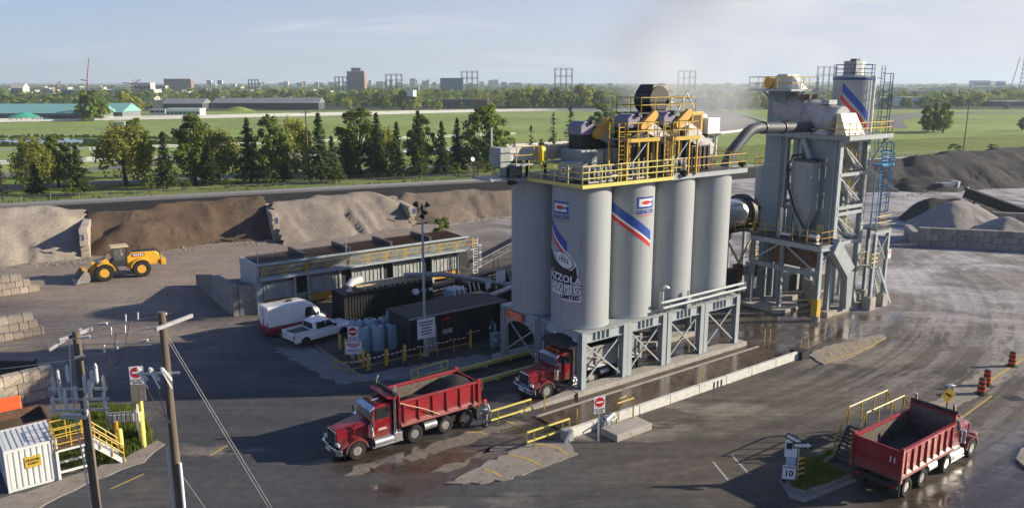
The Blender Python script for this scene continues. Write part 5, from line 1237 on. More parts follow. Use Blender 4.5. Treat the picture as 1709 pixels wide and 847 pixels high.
mb = smb(sc_); mb.hexa([(30.9, 0.15, 16.40), (34.0, 0.15, 16.40), (34.0, 1.3, 16.40), (30.9, 1.3, 16.40)], [(31.2, 1.05, 18.3), (33.7, 1.05, 18.3), (33.7, 1.44, 18.3), (31.2, 1.44, 18.3)]); mb.build('discharge_hood', mat('cream_hood', (0.66, 0.60, 0.47), 0.5, var=0.1, dirt=DUST, damt=0.2), sc_, bevel=0.03)
for k in range(4):
    w = 7.3 - 1.75 * k; mb = smb(sc_); mb.bar((31.2, w, 16.365), (31.2, w, 17.5 - .3 * k), 0.16); mb.build('support', m_steel, sc_)
mb = smb(sc_); mb.bar((30.9, 7.6, 17.5), (30.9, 1.4, 16.5), 0.12); mb.build('side_rail', m_steel2, sc_)
for k in range(3):
    mb = smb(sc_); mb.box(31.6, 6.5 - 2*k, 20.05 - .45*k - .1, 32.9, 7.3 - 2*k, 20.35 - .45*k); mb.build('inspection_lid', m_steel2 if k != 1 else m_rust, sc_)
fc = sthing('filter_cabinet', 'tall grey-blue cabinet with a thick black hose hung on the tower side', 'filter cabinet', 29.7, 3.0, 9.6)
mb = smb(fc); mb.box(29.3, 2.1, 9.6, 30.72, 4.0, 14.0); mb.build('cabinet', m_steel, fc, bevel=0.04)
mb = smb(fc); mb.box(29.24, 2.0, 13.98, 30.74, 4.1, 14.2); mb.build('cap', m_dark, fc)
mb = smb(fc); mb.box(29.27, 2.15, 10.0, 29.297, 2.75, 13.4); mb.build('door', m_panel, fc)
mb = smb(fc); mb.tube((29.2, 2.2, 12.7), (29.3, 2.2, 12.7), .12, n=10); mb.build('latch', m_galv, fc)
mb = smb(fc); mb.path([(29.6, 3.2, 14.2), (29.5, 3.4, 14.6), (29.2, 4.2, 14.5), (28.9, 4.4, 13.5), (28.9, 4.2, 11.5), (28.9, 3.3, 9.4), (29.0, 2.3, 8.0)], 0.11, 8); mb.build('hose', m_cable, fc, smooth=60)
mb = smb(fc); mb.hexa([(29.7, 2.9, 7.4), (30.2, 2.9, 7.4), (30.2, 3.3, 7.4), (29.7, 3.3, 7.4)], [(29.31, 2.12, 9.597), (30.7, 2.12, 9.597), (30.7, 3.98, 9.597), (29.31, 3.98, 9.597)]); mb.build('hopper', m_steel, fc)
mb = smb(fc); mb.tube((30.0, 3.0, 14.2), (30.4, 4.0, 15.9), 0.22, n=10); mb.build('inlet_duct', m_steel2, fc, smooth=50)
mp_ = sthing('mixing_platform', 'steel platform with pugmill and clutter at mid height in front of the tower', 'platform', 29.3, 3.5)
mb = smb(mp_); mb.box(28.0, -.1, 6.85, 30.7, 7.3, 6.98); mb.build('floor', m_dark, mp_)
mb = smb(mp_); mb.ibeam((28.0, -.1, 6.62), (28.0, 7.3, 6.62), 0.3, 0.45, 0.06); mb.build('edge_beam', m_steel2, mp_)
mb = smb(mp_); mb.ibeam((28.0, -.12, 6.621), (30.6, -.12, 6.621), 0.3, 0.45, 0.06); mb.build('edge_beam', m_steel2, mp_)
mb = smb(mp_); mb.ibeam((28.1, .3, 4.25), (28.1, 7.2, 4.25), 0.3, 0.4, 0.06); mb.build('lower_beam', m_steel, mp_)
for (u, w, zb) in ((28.2, 0.05, 0.9), (28.2, 3.9, 0.45), (28.2, 7.1, 0.3), (30.4, 7.1, 0.3)):
    mb = smb(mp_); mb.ibeam((u, w, zb), (u, w, 6.4), 0.32, 0.34, 0.05, side=(0, 1, 0)); mb.build('leg', m_steel2 if w < 1 else m_steel, mp_)
for a, b in (((28.1, .3, 4.4), (28.1, 3.5, 6.4)), ((28.1, 7.0, 4.5), (28.1, 4.2, 6.4)), ((28.3, .1, 5.2), (30.2, .1, 6.3))):
    mb = smb(mp_); mb.bar(a, b, 0.14); mb.build('brace', m_steel2, mp_)
mb = smb(mp_); railing(mb, [(30.5, -.05, 6.98), (28.05, -.05, 6.98), (28.05, 7.2, 6.98)], 1.1, (1, .5), 1.6, 0.03); mb.build('handrail', m_yellow, mp_)
mb = smb(mp_); mb.box(28.6, 1.2, 4.5, 30.3, 5.3, 6.2); mb.build('pugmill', m_rust, mp_, bevel=0.05)
mb = smb(mp_); mb.tube((29.2, 1.0, 7.35), (29.2, 1.8, 7.35), 0.3, n=12); mb.build('motor', m_galv, mp_, smooth=40)
mb = smb(mp_); mb.tube((29.4, 5.0, 7.0), (29.4, 5.0, 9.6), 0.26, n=12); mb.build('silver_pipe', m_alu, mp_, smooth=40)
mb = smb(mp_); mb.tube((29.0, 4.6, 7.2), (29.0, 3.6, 7.2), 0.22, n=12); mb.build('motor', m_alu, mp_, smooth=40)
for k in range(5):
    mb = smb(mp_); mb.bar((28.7 + .3*k, 4.9 - .6*k, 6.98), (28.7 + .3*k, 4.9 - .6*k, 8.6 + .3*(k % 2)), 0.10); mb.build('stanchion', m_steel2, mp_)
mb = smb(mp_); mb.box(27.9, -.25, 0.5, 28.5, .35, 2.0); mb.build('leg_guard', m_yellow, mp_)
mb = smb(mp_); mb.tube((28.2, .05, -.1), (28.2, .05, .5), .42, n=14); mb.build('pedestal', m_conc, mp_)
mb = smb(mp_); mb.box(27.4, 3.2, -.1, 31.2, 7.9, 0.3); mb.build('plinth', m_conc, mp_)
ch = sthing('reject_chute', 'bent grey chute slanting down the front of the tower to the ground', 'chute', 31.6, -0.3)
mb = smb(ch)
def rect(u, z, w0, w1, a): return [(u - a, w0, z), (u + a, w0, z), (u + a, w1, z), (u - a, w1, z)]
mb.hexa([(29.4, -.55, 6.2), (30.2, -.55, 7.3), (30.2, .15, 7.3), (29.4, .15, 6.2)], [(31.9, -.55, 3.7), (33.1, -.55, 4.4), (33.1, .15, 4.4), (31.9, .15, 3.7)]); mb.build('incline', m_steel2, ch)
mb = smb(ch); mb.hexa(rect(32.6, .55, -.54, .14, .42), rect(32.5, 4.0, -.54, .14, .58)); mb.build('drop', m_steel, ch)
sp = sthing('stair_platform', 'small railed side platform with an open stair reaching the ground right of the tower', 'platform', 37.0, 0.3)
mb = smb(sp); mb.box(35.6, -.9, 7.55, 38.2, 1.2, 7.68); mb.build('floor', m_dark, sp)
mb = smb(sp); mb.ibeam((35.5, -.9, 7.36), (38.2, -.9, 7.36), 0.25, 0.34, 0.05); mb.build('edge_beam', m_steel2, sp)
for (u, w) in ((35.7, -.8), (38.0, -.8), (38.0, 1.1)):
    mb = smb(sp); mb.ibeam((u, w, 1.2), (u, w, 7.2), 0.3, 0.3, 0.05, side=(0, 1, 0)); mb.build('leg', m_steel2, sp)
    mb = smb(sp); mb.box(u - .5, w - .4, -.1, u + .5, w + .4, 1.2); mb.build('pedestal', m_conc, sp, bevel=0.03)
for a, b in (((35.8, -.85, 7.0), (37.9, -.85, 4.4)), ((37.9, -.85, 7.0), (35.8, -.85, 4.4)), ((35.8, -.85, 3.6), (37.0, -.85, 1.3))):
    mb = smb(sp); mb.bar(a, b, 0.09); mb.build('brace', m_steel2, sp)
mb = smb(sp); railing(mb, [(35.6, -.88, 7.68), (38.15, -.88, 7.68), (38.15, 1.15, 7.68)], 1.15, (1, .5), 1.3, 0.035); mb.build('handrail', m_yellow, sp)
mb = smb(sp); mb.box(35.2, -.95, 4.05, 36.4, .2, 4.15); mb.build('landing', m_steel, sp)
mb = smb(sp); railing(mb, [(35.25, -.9, 4.15), (36.3, -.9, 4.15)], 1.2, (1, .66, .33), .5, 0.045); railing(mb, [(35.25, .2, 4.15), (36.3, .2, 4.15)], 1.2, (1, .5), .6, 0.035); mb.build('landing_rail', m_yellow, sp)
st, tr = smb(sp), smb(sp); stair(st, tr, (36.4, -.6, 4.1), (39.2, -.6, 0.05), 0.9, 15); st.build('stringers', m_steel2, sp, kind='stuff'); tr.build('treads', m_steel2, sp, kind='stuff')
mb = smb(sp); railing(mb, [(36.4, -.12, 4.1), (39.2, -.12, 0.05)], 1.05, (1, .5), 1.2, 0.03); mb.build('stair_rail', m_yellow, sp)
sgn = sthing('notice_sign', 'small white and pink notice on the side platform leg', 'sign', 38.2, -.98, 4.6)
mb = MB(); mb.box(-.3, -.03, 0, .3, 0, .9); mb.build('board', m_wsign, sgn); mb = MB(); mb.box(-.2, -.036, .45, .2, -.031, .8); mb.build('print', mat('pink_print', (.7, .25, .35)), sgn)
fs = sthing('filler_silo', 'pale filler silo with blue and red stripes and blue top rails behind the tower', 'silo', 36.9, 3.45, 8.0)
FR = 1.78
mb = MB(); mb.lathe([(0.4, 2.2), (FR, 5.0), (FR, 13.45), (FR - .15, 13.6), (0.01, 13.75)], 40); mb.build('shell', m_silo, fs, smooth=40)
mb = MB(); mb.lathe([(FR + .04, 13.2), (FR + .06, 13.4), (FR + .06, 13.45), (FR - .1, 13.455)], 40); mb.build('rim', m_navy, fs, smooth=30)
for a in (0.3, 1.9, 3.5, 5.0):
    mb = MB(); mb.bar((1.5 * cos(a), 1.5 * sin(a), -8.0), (1.7 * cos(a), 1.7 * sin(a), 5.0), 0.28); mb.build('leg', m_steel, fs)
mb = MB()
pts = [(FR * cos(a), FR * sin(a), 13.46) for a in [i * 2 * pi / 12 for i in range(13)]]
railing(mb, pts, 1.15, (1, .66, .33), 0.8, 0.03); mb.build('top_rail', m_navy, fs)
mb = MB(); mb.box(-.75, -.6, 13.6, .25, .65, 14.95); mb.build('vent_filter', m_steel, fs); mb = MB(); mb.box(.252, -.55, 13.6, 1.0, .6, 14.9); mb.build('filter_face', m_white, fs); mb = MB(); mb.box(-.3, -.3, 14.951, .4, .3, 15.15); mb.build('cap', m_dark, fs)
vw = atan2(-S(36.9, 3.45).y, -S(36.9, 3.45).x) - YAW
def fsn(x, y, lift=0.0): a = vw + x / FR; return ((FR + .012 + lift) * cos(a), (FR + .012 + lift) * sin(a), y)
decal(fs, 'blue_stripe', fsn, [[(-.9, 12.15), (1.75, 9.4), (1.75, 10.2), (-.9, 13.0)]], m_blue, nx=.1)
decal(fs, 'red_stripe', fsn, [[(-1.0, 11.45), (1.75, 8.6), (1.75, 9.0), (-1.0, 11.85)]], m_red, nx=.1)
lc = sthing('caged_ladder', 'tall navy caged ladder running up beside the striped filler silo', 'ladder', 38.4, 1.4, 14.4)
mb = MB(); ladder(mb, (0, 0, 0), (0, 0, 8.1), 0.6, 0.035, 0.3, (1, 0, 0), 0.5, 0.2); mb.build('ladder_cage', m_navy, lc)
mb = MB(); mb.tube((-.9, .3, 0), (-.9, .3, 7.2), 0.16, n=10); mb.build('fill_pipe', m_white, lc, smooth=50)
for z in (1.5, 4.5, 7):
    mb = MB(); mb.bar((-.9, .3, z), (0, .1, z), .06); mb.build('clamp', m_navy, lc)
bl = sthing('caged_ladder', 'bright blue ladder tower with a small railed landing beside the stair tower', 'ladder', 36.6, -0.1, 7.2)
mb = MB(); ladder(mb, (.5, 0, .2), (.5, 0, 9.0), 0.55, 0.04, 0.3, (1, 0, 0), 0.45, 1.8); mb.build('ladder_cage', m_bluesteel, bl)
mb = MB(); mb.box(-.9, -.75, 6.3, 1.2, .3, 6.42); mb.build('landing', m_bluesteel, bl)
mb = MB(); railing(mb, [(-.9, -.7, 6.42), (1.15, -.7, 6.42), (1.15, .3, 6.42)], 1.15, (1, .66, .33), .7, 0.035, toe=.15); mb.build('landing_rail', m_bluesteel, bl)
for x in (-.35, .95):
    mb = MB(); mb.bar((x, .15, -.6), (x, .15, 6.29), 0.09); mb.build('post', m_bluesteel, bl)
du = sthing('exhaust_duct', 'thick grey duct rising from behind the silos and bending level into the tower', 'duct', 22, 4, 15)
mb = smb(du); mb.path([(19.0, 4.0, 13.2), (20.0, 4.0, 15.2), (22.0, 4.0, 16.75), (22.6, 4.0, 17.05), (23.4, 4.0, 17.18), (30.0, 4.0, 17.0), (32.0, 4.0, 17.0)], 0.48, 14); mb.build('pipe', mat('dull_duct_steel', (0.055, 0.07, 0.088), .6, var=.12, dirt=(.2,.18,.15), damt=.2), du, smooth=60)
for u, z in ((24.2, 17.17), (27.0, 17.09)):
    mb = smb(du); mb.tube((u - .06, 4, z), (u + .06, 4, z), .56, n=16); mb.build('flange', m_dark, du, smooth=40)
dd = sthing('drum_dryer', 'shiny white rotating drum dryer with black riding ring behind the right-hand silo', 'dryer drum', 28.4, 11.0)
MX = Matrix.Translation((0, 0, 8.2)) @ Matrix.Rotation(pi/2, 4, 'Y')
mb = MB(); mb.lathe([(1.45, -7.0), (1.45, 2.6)], 32, MX); mb.build('shell', m_alu, dd, smooth=40)
mb = MB(); mb.lathe([(1.46, 2.61), (1.85, 2.62), (1.85, 3.15), (1.3, 3.3), (1.1, 3.9), (0.5, 4.1)], 32, MX); mb.build('riding_ring', m_black, dd, smooth=30)
mb = MB(); mb.lathe([(1.5, -1.2), (1.62, -1.19), (1.62, -.8), (1.5, -.79)], 32, MX); mb.build('tyre_ring', m_galv, dd, smooth=30)
mb = MB(); mb.box(3.3, -1.0, 6.2, 5.2, 1.0, 7.4); mb.build('breeching', m_steel, dd)
mb = MB(); mb.bar((3.2, -1.3, 7.9), (5.4, -1.3, 5.0), 0.7, 0.5); mb.build('feed_chute', m_casing, dd)
mb = MB(); mb.bar((4.0, -1.7, 8.9), (4.0, -1.7, 7.0), .12); mb.path([(3.4, -1.6, 8.6), (3.9, -1.7, 9.0), (4.3, -1.7, 8.4), (3.5, -1.7, 7.2), (3.2, -1.7, 6.6)], .14, 8); mb.build('burner_hose', m_cable, dd)
for u in (-5, -1, 3, 5.5):
    for w in (-1.4, 1.4):
        mb = MB(); mb.bar((u, w, -.1), (u, w, 6.4), .3); mb.build('leg', m_steel, dd)
    mb = MB(); mb.bar((u, -1.4, 6.5), (u, 1.4, 6.5), .3); mb.build('crossbeam', m_steel, dd)
for a, b in (((-1, -1.45, 1), (3, -1.45, 6)), ((3, -1.45, 1), (-1, -1.45, 6)), ((3, -1.45, .5), (5.5, -1.45, 5.5)), ((5.5, -1.45, .5), (3, -1.45, 5.5))):
    mb = MB(); mb.bar(a, b, .16); mb.build('brace', m_tan, dd)
mb = MB(); mb.box(-6, -1.6, 6.65, 6, 1.6, 6.8); mb.build('walkway', m_dark, dd)
mb = MB(); railing(mb, [(-6, -1.55, 6.8), (6, -1.55, 6.8)], 1.0, (1, .5), 1.5, .03); railing(mb, [(1, -1.9, 3.6), (5.6, -1.9, 3.6), (5.6, 0, 3.6)], 1.0, (1, .5), 1.2, .04); mb.build('handrail', m_yellow, dd)
for k in range(7):
    x = -1 + 1.0 * k
    mb = MB(); mb.box(x, -2.2, 1.5 + .4 * (k % 3), x + .75, -1.5, 3.2 + .3 * (k % 2)); mb.build('machine_box', (m_black, m_rust, m_steel, m_casing)[k % 4], dd, bevel=.04)
ws = sthing('additive_tank', 'slim pale vertical tank with a yellow railed top beside the bucket elevator', 'tank', 33.0, 9.6)
mb = MB(); mb.lathe([(1.0, 7.0), (1.0, 12.6), (.7, 12.9), (0.01, 13.0)], 24); mb.build('shell', m_silo, ws, smooth=40)
mb = MB(); mb.lathe([(.25, 5.3), (.98, 6.99)], 20); mb.build('cone', m_steel, ws, smooth=40)
mb = MB(); railing(mb, [(1.1 * cos(a), 1.1 * sin(a), 12.6) for a in [i * 2 * pi / 8 for i in range(9)]], 1.1, (1, .5), .8, .04); mb.build('top_rail', m_yellow, ws)
for a in (0.7, 2.3, 3.9, 5.4):
    mb = MB(); mb.bar((cos(a), sin(a), -.1), (cos(a), sin(a), 7.2), .18); mb.build('leg', m_steel, ws)
gs = [(-3.2, 4), (-1.6, 6.5), (2.5, 5.2)]
for k, (u, w, z0, du_, dw_, dz_, mm, lb) in enumerate(((24.2, 8.6, 0, 2.2, 1.4, 2.6, m_steel, 'grey pump cabinet on the ground below the drum dryer'), (27.6, 9.2, 0, 1.6, 1.2, 2.0, m_black, 'black burner blower on the ground left of the bucket elevator'),
        (33.6, 6.6, 0, 3.0, 2.2, 2.4, m_steel2, 'pale motor control cabinet behind the tower legs'), (37.4, 5.4, 0, 2.6, 2.0, 2.2, m_conc, 'low concrete bunker behind the tower legs'))):
    o = sbox('machine_cabinet', lb, 'cabinet', u, w, z0, u + du_, w + dw_, z0 + dz_, mm)
    mb = smb(o); mb.box(u + .2, w - .05, z0 + .3, u + du_ * .5, w - .003, z0 + dz_ - .3); mb.build('door', m_dark, o)
for k, (u, w) in enumerate(((33.6, 3.6), (34.8, 5.0))):
    o = sthing('concrete_pedestal', ('nearer round concrete pedestal under the tower', 'farther round concrete pedestal under the tower')[k], 'pedestal', u, w)
    mb = MB(); mb.tube((0, 0, -.1), (0, 0, 1.9), .5, n=18); mb.build('pier', m_conc, o, smooth=40)
    mb = MB(); mb.bar((0, 0, 1.9), (0, 0, 5.5), .3); mb.build('stub_column', m_steel2, o)
o = sthing('concrete_pedestal', 'small round concrete pedestal right of the tower foundation', 'pedestal', 36.6, 0.9)
mb = MB(); mb.tube((0, 0, -.1), (0, 0, 1.1), .33, n=16); mb.build('pier', m_conc, o, smooth=40)
def steam(pts, label):
    """soft puffs of vapour: one closed lumpy hull round a chain of balls, filled with uneven fog"""
    import bmesh
    mbx = MB()
    for (p, r) in pts: mbx.ball(p, r, 14, 9)
    ob = mbx.build('steam', None, kind='stuff')
    rm_ = ob.modifiers.new('remesh', 'REMESH'); rm_.mode = 'VOXEL'; rm_.voxel_size = 1.2
    m = bpy.data.materials.new('steam'); m.use_nodes = True; n, l = m.node_tree.nodes, m.node_tree.links; n.clear()
    out = n.new('ShaderNodeOutputMaterial'); v = n.new('ShaderNodeVolumePrincipled'); v.inputs['Color'].default_value = (0.962, 0.984, 1, 1); v.inputs['Anisotropy'].default_value = 0.2
    t = n.new('ShaderNodeNewGeometry'); nz = n.new('ShaderNodeTexNoise'); nz.inputs['Scale'].default_value = 0.13; nz.inputs['Detail'].default_value = 4; l.new(t.outputs['Position'], nz.inputs['Vector'])
    # density falls to nothing at the outline: distance to the chain of centres
    acc = None
    for (p, r) in pts:
        d = n.new('ShaderNodeVectorMath'); d.operation = 'DISTANCE'; l.new(t.outputs['Position'], d.inputs[0]); d.inputs[1].default_value = p
        q = n.new('ShaderNodeMapRange'); q.interpolation_type = 'SMOOTHSTEP'; q.inputs['From Min'].default_value = r * 0.97; q.inputs['From Max'].default_value = 0; l.new(d.outputs['Value'], q.inputs['Value'])
        if acc is None: acc = q.outputs[0]
        else:
            a = n.new('ShaderNodeMath'); a.operation = 'MAXIMUM'; l.new(acc, a.inputs[0]); l.new(q.outputs[0], a.inputs[1]); acc = a.outputs[0]
    mr = n.new('ShaderNodeMapRange'); mr.inputs['From Min'].default_value = 0.36; mr.inputs['From Max'].default_value = 0.72; mr.inputs['To Max'].default_value = STEAM; l.new(nz.outputs['Fac'], mr.inputs['Value'])
    mu = n.new('ShaderNodeMath'); mu.operation = 'MULTIPLY'; l.new(acc, mu.inputs[0]); l.new(mr.outputs[0], mu.inputs[1]); l.new(mu.outputs[0], v.inputs['Density'])
    l.new(v.outputs[0], out.inputs['Volume']); ob.data.materials.append(m)
    return ob
STEAM = 0.19
c0 = S(13, 7, 0)
steam([((c0.x + dx, c0.y + dy, z), r) for dx, dy, z, r in ((0, 3, 19, 4.5), (1.5, 5, 22.5, 7), (4, 7, 26.5, 9), (7.5, 9, 31, 11), (12, 10, 35, 12.5), (17, 11, 39, 13.5))], 'steam')
c0 = S(31.5, 6.5, 0); steam([((c0.x + dx, c0.y, z), r) for dx, z, r in ((0, 18, 2.2), (.8, 20, 2.8), (2, 22.5, 3.4))], 'steam')
c0 = S(20, 9, 0); steam([((c0.x + dx, c0.y + 2, z), r) for dx, z, r in ((0, 15, 3), (1.5, 17.5, 4), (3.5, 19.5, 4.5))], 'steam')
def pile_mat(name, c1, c2, c3, streak=0.5):
    t = NT(name)
    a = t.noise(0.35, 6, 0.6); b = t.noise(2.2, 6, 0.7); f = t.noise(9, 4, 0.8)
    g = t.noise(0.9, 5, 0.65, sc=(1.0, 0.25, 0.3), dist=0.6)
    col = t.mix(t.ramp(a, 0.35, 0.65), c1, c2); col = t.mix(t.math('MULTIPLY', t.ramp(g, 0.52, 0.68), streak), col, c3)
    col = t.mul(col, t.ramp(b, 0.25, 0.75, 0.82, 1.18, smooth=False)); col = t.mul(col, t.ramp(f, 0.2, 0.8, 0.85, 1.15, smooth=False))
    t.base(col); t.rough(0.95); t.b.inputs['Specular IOR Level'].default_value = 0.15; t.bump(t.math('ADD', b, f), 0.8, 0.3)
    return t.m
m_p_tan = pile_mat('pale_sand', (0.44, 0.385, 0.315), (0.37, 0.325, 0.27), (0.25, 0.22, 0.19), 0.35)
m_p_brown = pile_mat('brown_fines', (0.165, 0.118, 0.082), (0.125, 0.092, 0.066), (0.062, 0.048, 0.040), 0.7)
m_p_grey = pile_mat('grey_chips', (0.27, 0.235, 0.20), (0.32, 0.28, 0.24), (0.18, 0.16, 0.14), 0.4)
m_p_dun = pile_mat('dun_chips', (0.25, 0.205, 0.16), (0.20, 0.165, 0.13), (0.14, 0.115, 0.09), 0.5)
m_p_black = pile_mat('recycled_asphalt', (0.070, 0.068, 0.066), (0.10, 0.097, 0.092), (0.045, 0.044, 0.043), 0.6)
m_p_light = pile_mat('light_grit', (0.40, 0.375, 0.35), (0.34, 0.32, 0.30), (0.26, 0.25, 0.24), 0.4)
def stockpile(label, segs, m, slope=0.62, seed=0, step=0.5, rough_=0.18, clip=None, name='stockpile'):
    """segs: (x0, y0, x1, y1, h); heap height = highest of the ridges minus slope times distance"""
    xs_ = [s[0] for s in segs] + [s[2] for s in segs]; ys_ = [s[1] for s in segs] + [s[3] for s in segs]; hm_ = max(s[4] for s in segs)
    R = hm_ / slope + 2
    x0, x1, y0, y1 = min(xs_) - R, max(xs_) + R, min(ys_) - R, max(ys_) + R
    nx, ny = int((x1 - x0) / step) + 1, int((y1 - y0) / step) + 1
    o = thing(name, label, 'stockpile', (sum(xs_)/len(xs_), sum(ys_)/len(ys_), 0), 0, 'stockpiles of aggregate'); ox, oy = o.location.x, o.location.y
    def hgt(x, y):
        best = -9
        wx = x + 0.9 * noise.noise((x * 0.25, y * 0.25, seed)); wy = y + 0.9 * noise.noise((x * 0.25, y * 0.25, seed + 9))
        for (ax, ay, bx, by, h) in segs:
            dx_, dy_ = bx - ax, by - ay; L2 = dx_*dx_ + dy_*dy_ or 1e-6
            t = max(0, min(1, ((wx-ax)*dx_ + (wy-ay)*dy_) / L2)); px, py = ax + t*dx_, ay + t*dy_
            d = sqrt((wx-px)**2 + (wy-py)**2)
            an = atan2(wy-py, wx-px) if L2 < 1 else t * sqrt(L2) * 0.42
            g = 0.20 * noise.noise((an * 2.4, d * 0.06, seed + 3)) * min(1, d / 2.5)
            d2 = sqrt(d*d + 1.4) - 1.18
            best = max(best, h - slope * d2 * (1 + g) + 0.25 * noise.noise((x*.5, y*.5, seed)))
        return best + rough_ * (noise.noise((x * 0.8, y * 0.8, seed + 1)) * 0.5 + noise.noise((x * 1.9, y * 1.9, seed + 2)) * 0.3) - 0.05
    Z = [[hgt(x0 + i*step, y0 + j*step) for i in range(nx)] for j in range(ny)]
    vid = {}; mb = MB()
    def vert(i, j):
        if (i, j) not in vid: vid[(i, j)] = len(mb.v); mb.v.append((x0 + i*step - ox, y0 + j*step - oy, max(Z[j][i], -0.25)))
        return vid[(i, j)]
    for j in range(ny - 1):
        for i in range(nx - 1):
            if max(Z[j][i], Z[j][i+1], Z[j+1][i], Z[j+1][i+1]) < -0.1: continue
            if clip and not clip(x0 + (i+.5)*step, y0 + (j+.5)*step): continue
            mb.f.append((vert(i, j), vert(i+1, j), vert(i+1, j+1), vert(i, j+1)))
    mb.build('heap', m, o, smooth=180)
    return o
def side_of(p, q):
    return lambda x, y: (q[0]-p[0]) * (y-p[1]) - (q[1]-p[1]) * (x-p[0])
EN = Vector((-0.406, 0.914, 0))
d1 = G(143, 430); d2 = G(463, 401); d3 = G(690, 377)
L1_, L2_, L3_ = side_of(d1, d1 + EN), side_of(d2, d2 + EN), side_of(d3, d3 + EN)
stockpile('pale sand stockpile at the far left edge of the yard', [(-90, 88, -72, 97, 4.9), (-72, 97, -61, 103, 5.3), (-61, 103, -56, 106, 4.6), (-82, 90, -72, 93, 3.4)], m_p_tan, 0.50, 1, clip=lambda x, y: L1_(x, y) > 0.3)
stockpile('rich brown stockpile behind the yellow wheel loader', [(-55, 104, -47, 109, 4.2), (-48, 109, -40, 113, 4.7), (-41, 113, -36.5, 115, 4.9), (-50, 102, -47, 105, 3.2)], m_p_brown, 0.66, 2, clip=lambda x, y: L1_(x, y) < -0.3 and L2_(x, y) > 0.3)
stockpile('warm grey stockpile between two concrete dividers', [(-35, 112, -28, 118, 4.3), (-29, 117, -22, 122, 4.6), (-23, 121, -18.5, 124, 3.6)], m_p_grey, 0.55, 3, clip=lambda x, y: L2_(x, y) < -0.3 and L3_(x, y) > 0.3)
stockpile('dun stockpile touching the left silo', [(-17, 127, -6, 132, 3.6), (-7, 131, 6, 136, 3.4), (-13, 123, -10, 125, 2.2)], m_p_dun, 0.60, 4, clip=lambda x, y: L3_(x, y) < -0.3)
stockpile('black ridge of recycled asphalt at the upper right', [(70, 165, 86, 172, 5.2), (86, 170, 97, 172, 6.0), (80, 160, 86, 160, 2.4)], m_p_black, 0.55, 5, step=.7)
stockpile('larger black ridge with bladed gullies beyond the small hopper', [(97, 178, 112, 182, 6.0), (112, 184, 130, 192, 6.4), (105, 175, 116, 176, 3.4)], m_p_black, 0.5, 6, step=.7)
stockpile('black heap cut by the right edge of the picture', [(136, 186, 160, 192, 6.2)], m_p_black, 0.6, 7, step=.8)
stockpile('largest light grit cone inside the block pen', [(65.6, 116.5, 67, 117, 3.8)], m_p_light, 0.62, 8, step=.4, rough_=.2)
stockpile('small light grit cone at the right in the block pen', [(68.2, 108.5, 68.3, 108.6, 3.0)], m_p_light, 0.68, 9, step=.35, rough_=.15)
stockpile('dark curved bank behind the light grit cones', [(65, 122.5, 68.5, 122, 3.6), (68.5, 122, 71, 118.5, 2.9)], m_p_black, 1.0, 10, step=.5)
def unit_block(m, key):
    k = ('blk', key)
    if k not in TREE_MESH:
        r = random.Random(len(TREE_MESH)); mb = MB()
        j = lambda: r.uniform(-.012, .012); c = .03
        # chamfered block, unit size
        pts = []
        for z, s in ((0, 1 - 2*c), (c, 1), (1 - c, 1), (1, 1 - 2*c)):
            for x, y in ((-.5, -.5), (.5, -.5), (.5, .5), (-.5, .5)): pts.append((x*s + j(), y*s + j(), z))
        fs = [(3, 2, 1, 0), (12, 13, 14, 15)] + [(a*4+i, a*4+(i+1) % 4, (a+1)*4+(i+1) % 4, (a+1)*4+i) for a in range(3) for i in range(4)]
        mb.add(pts, fs); TREE_MESH[k] = mb.mesh('block', m)
    return TREE_MESH[k]
def block_wall(label, p, q, courses, bw, bh, bd, m=None, jitter=.03, short=0, name='block_wall', seed=0, topw=None):
    m = m or m_block; p, q = Vector(p), Vector(q); d = q - p; L = d.length; rz = atan2(d.y, d.x)
    o = thing(name, label, 'block wall', p, rz); r = random.Random(seed)
    for c in range(courses):
        x = (bw * .5 if c % 2 else 0) * (1 if short else 0); end = L - (short * c * bw * .5 if short else 0)
        w0 = topw if (topw and c == courses - 1) else bw
        first = True
        while x < end - 0.05:
            w = w0 * r.uniform(.9, 1.12)
            if first and c % 2 and not short: w *= .5
            first = False
            w = min(w, end - x)
            if w > .15:
                inst('block', unit_block(m, (m.name, r.randrange(3))), o, (x + w/2, r.uniform(-jitter, jitter), c * bh), (0, 0, r.uniform(-.012, .012)), (w - .04, bd, bh - .03))
            x += w
    return o
def end_wall(base, label, h, length, seed):
    """divider between two stockpiles, running back from its end face"""
    p = Vector(base); q = p + EN * length
    return block_wall(label, p, q, h, 1.5, .72, .9, m_block, .04, 1, seed=seed, name='divider_wall')
end_wall(d1, 'stacked block divider behind the loader bucket, between pale and brown piles', 5, 13, 1)
end_wall(d2, 'stacked block divider between brown and grey piles', 5, 14, 2)
end_wall(d3, 'stacked block divider between grey and dun piles', 4, 13, 3)
for d_, z, lb in ((d1, 2.2, 'small white notice on the divider behind the loader'), (d2, 2.4, 'small white notice on the divider between brown and grey piles'), (d3, 1.9, 'small white notice on the divider left of the floodlight pole')):
    o = thing('bay_sign', lb, 'sign', d_ + Vector((.25, -.55, z)), atan2(-EN.x, EN.y) * -1 + .1)
    mb = MB(); mb.box(-.32, -.03, 0, .32, 0, .85); mb.build('board', m_wsign, o); mb = MB(); mb.box(-.2, -.036, .2, .2, -.031, .32); mb.box(-.2, -.036, .45, .2, -.031, .6); mb.build('print', m_dark, o, kind='stuff')
a = G(-40, 499); b = G(66, 484); block_wall('upper stack of pale concrete blocks at the left edge, below the sand pile', a, b, 3, .75, .68, .8, short=2, seed=11)
a = G(-60, 580); b = G(73, 555); block_wall('middle stack of pale concrete blocks at the left edge with a long top course', a, b, 3, .70, .68, .8, short=1, seed=12, topw=1.1)
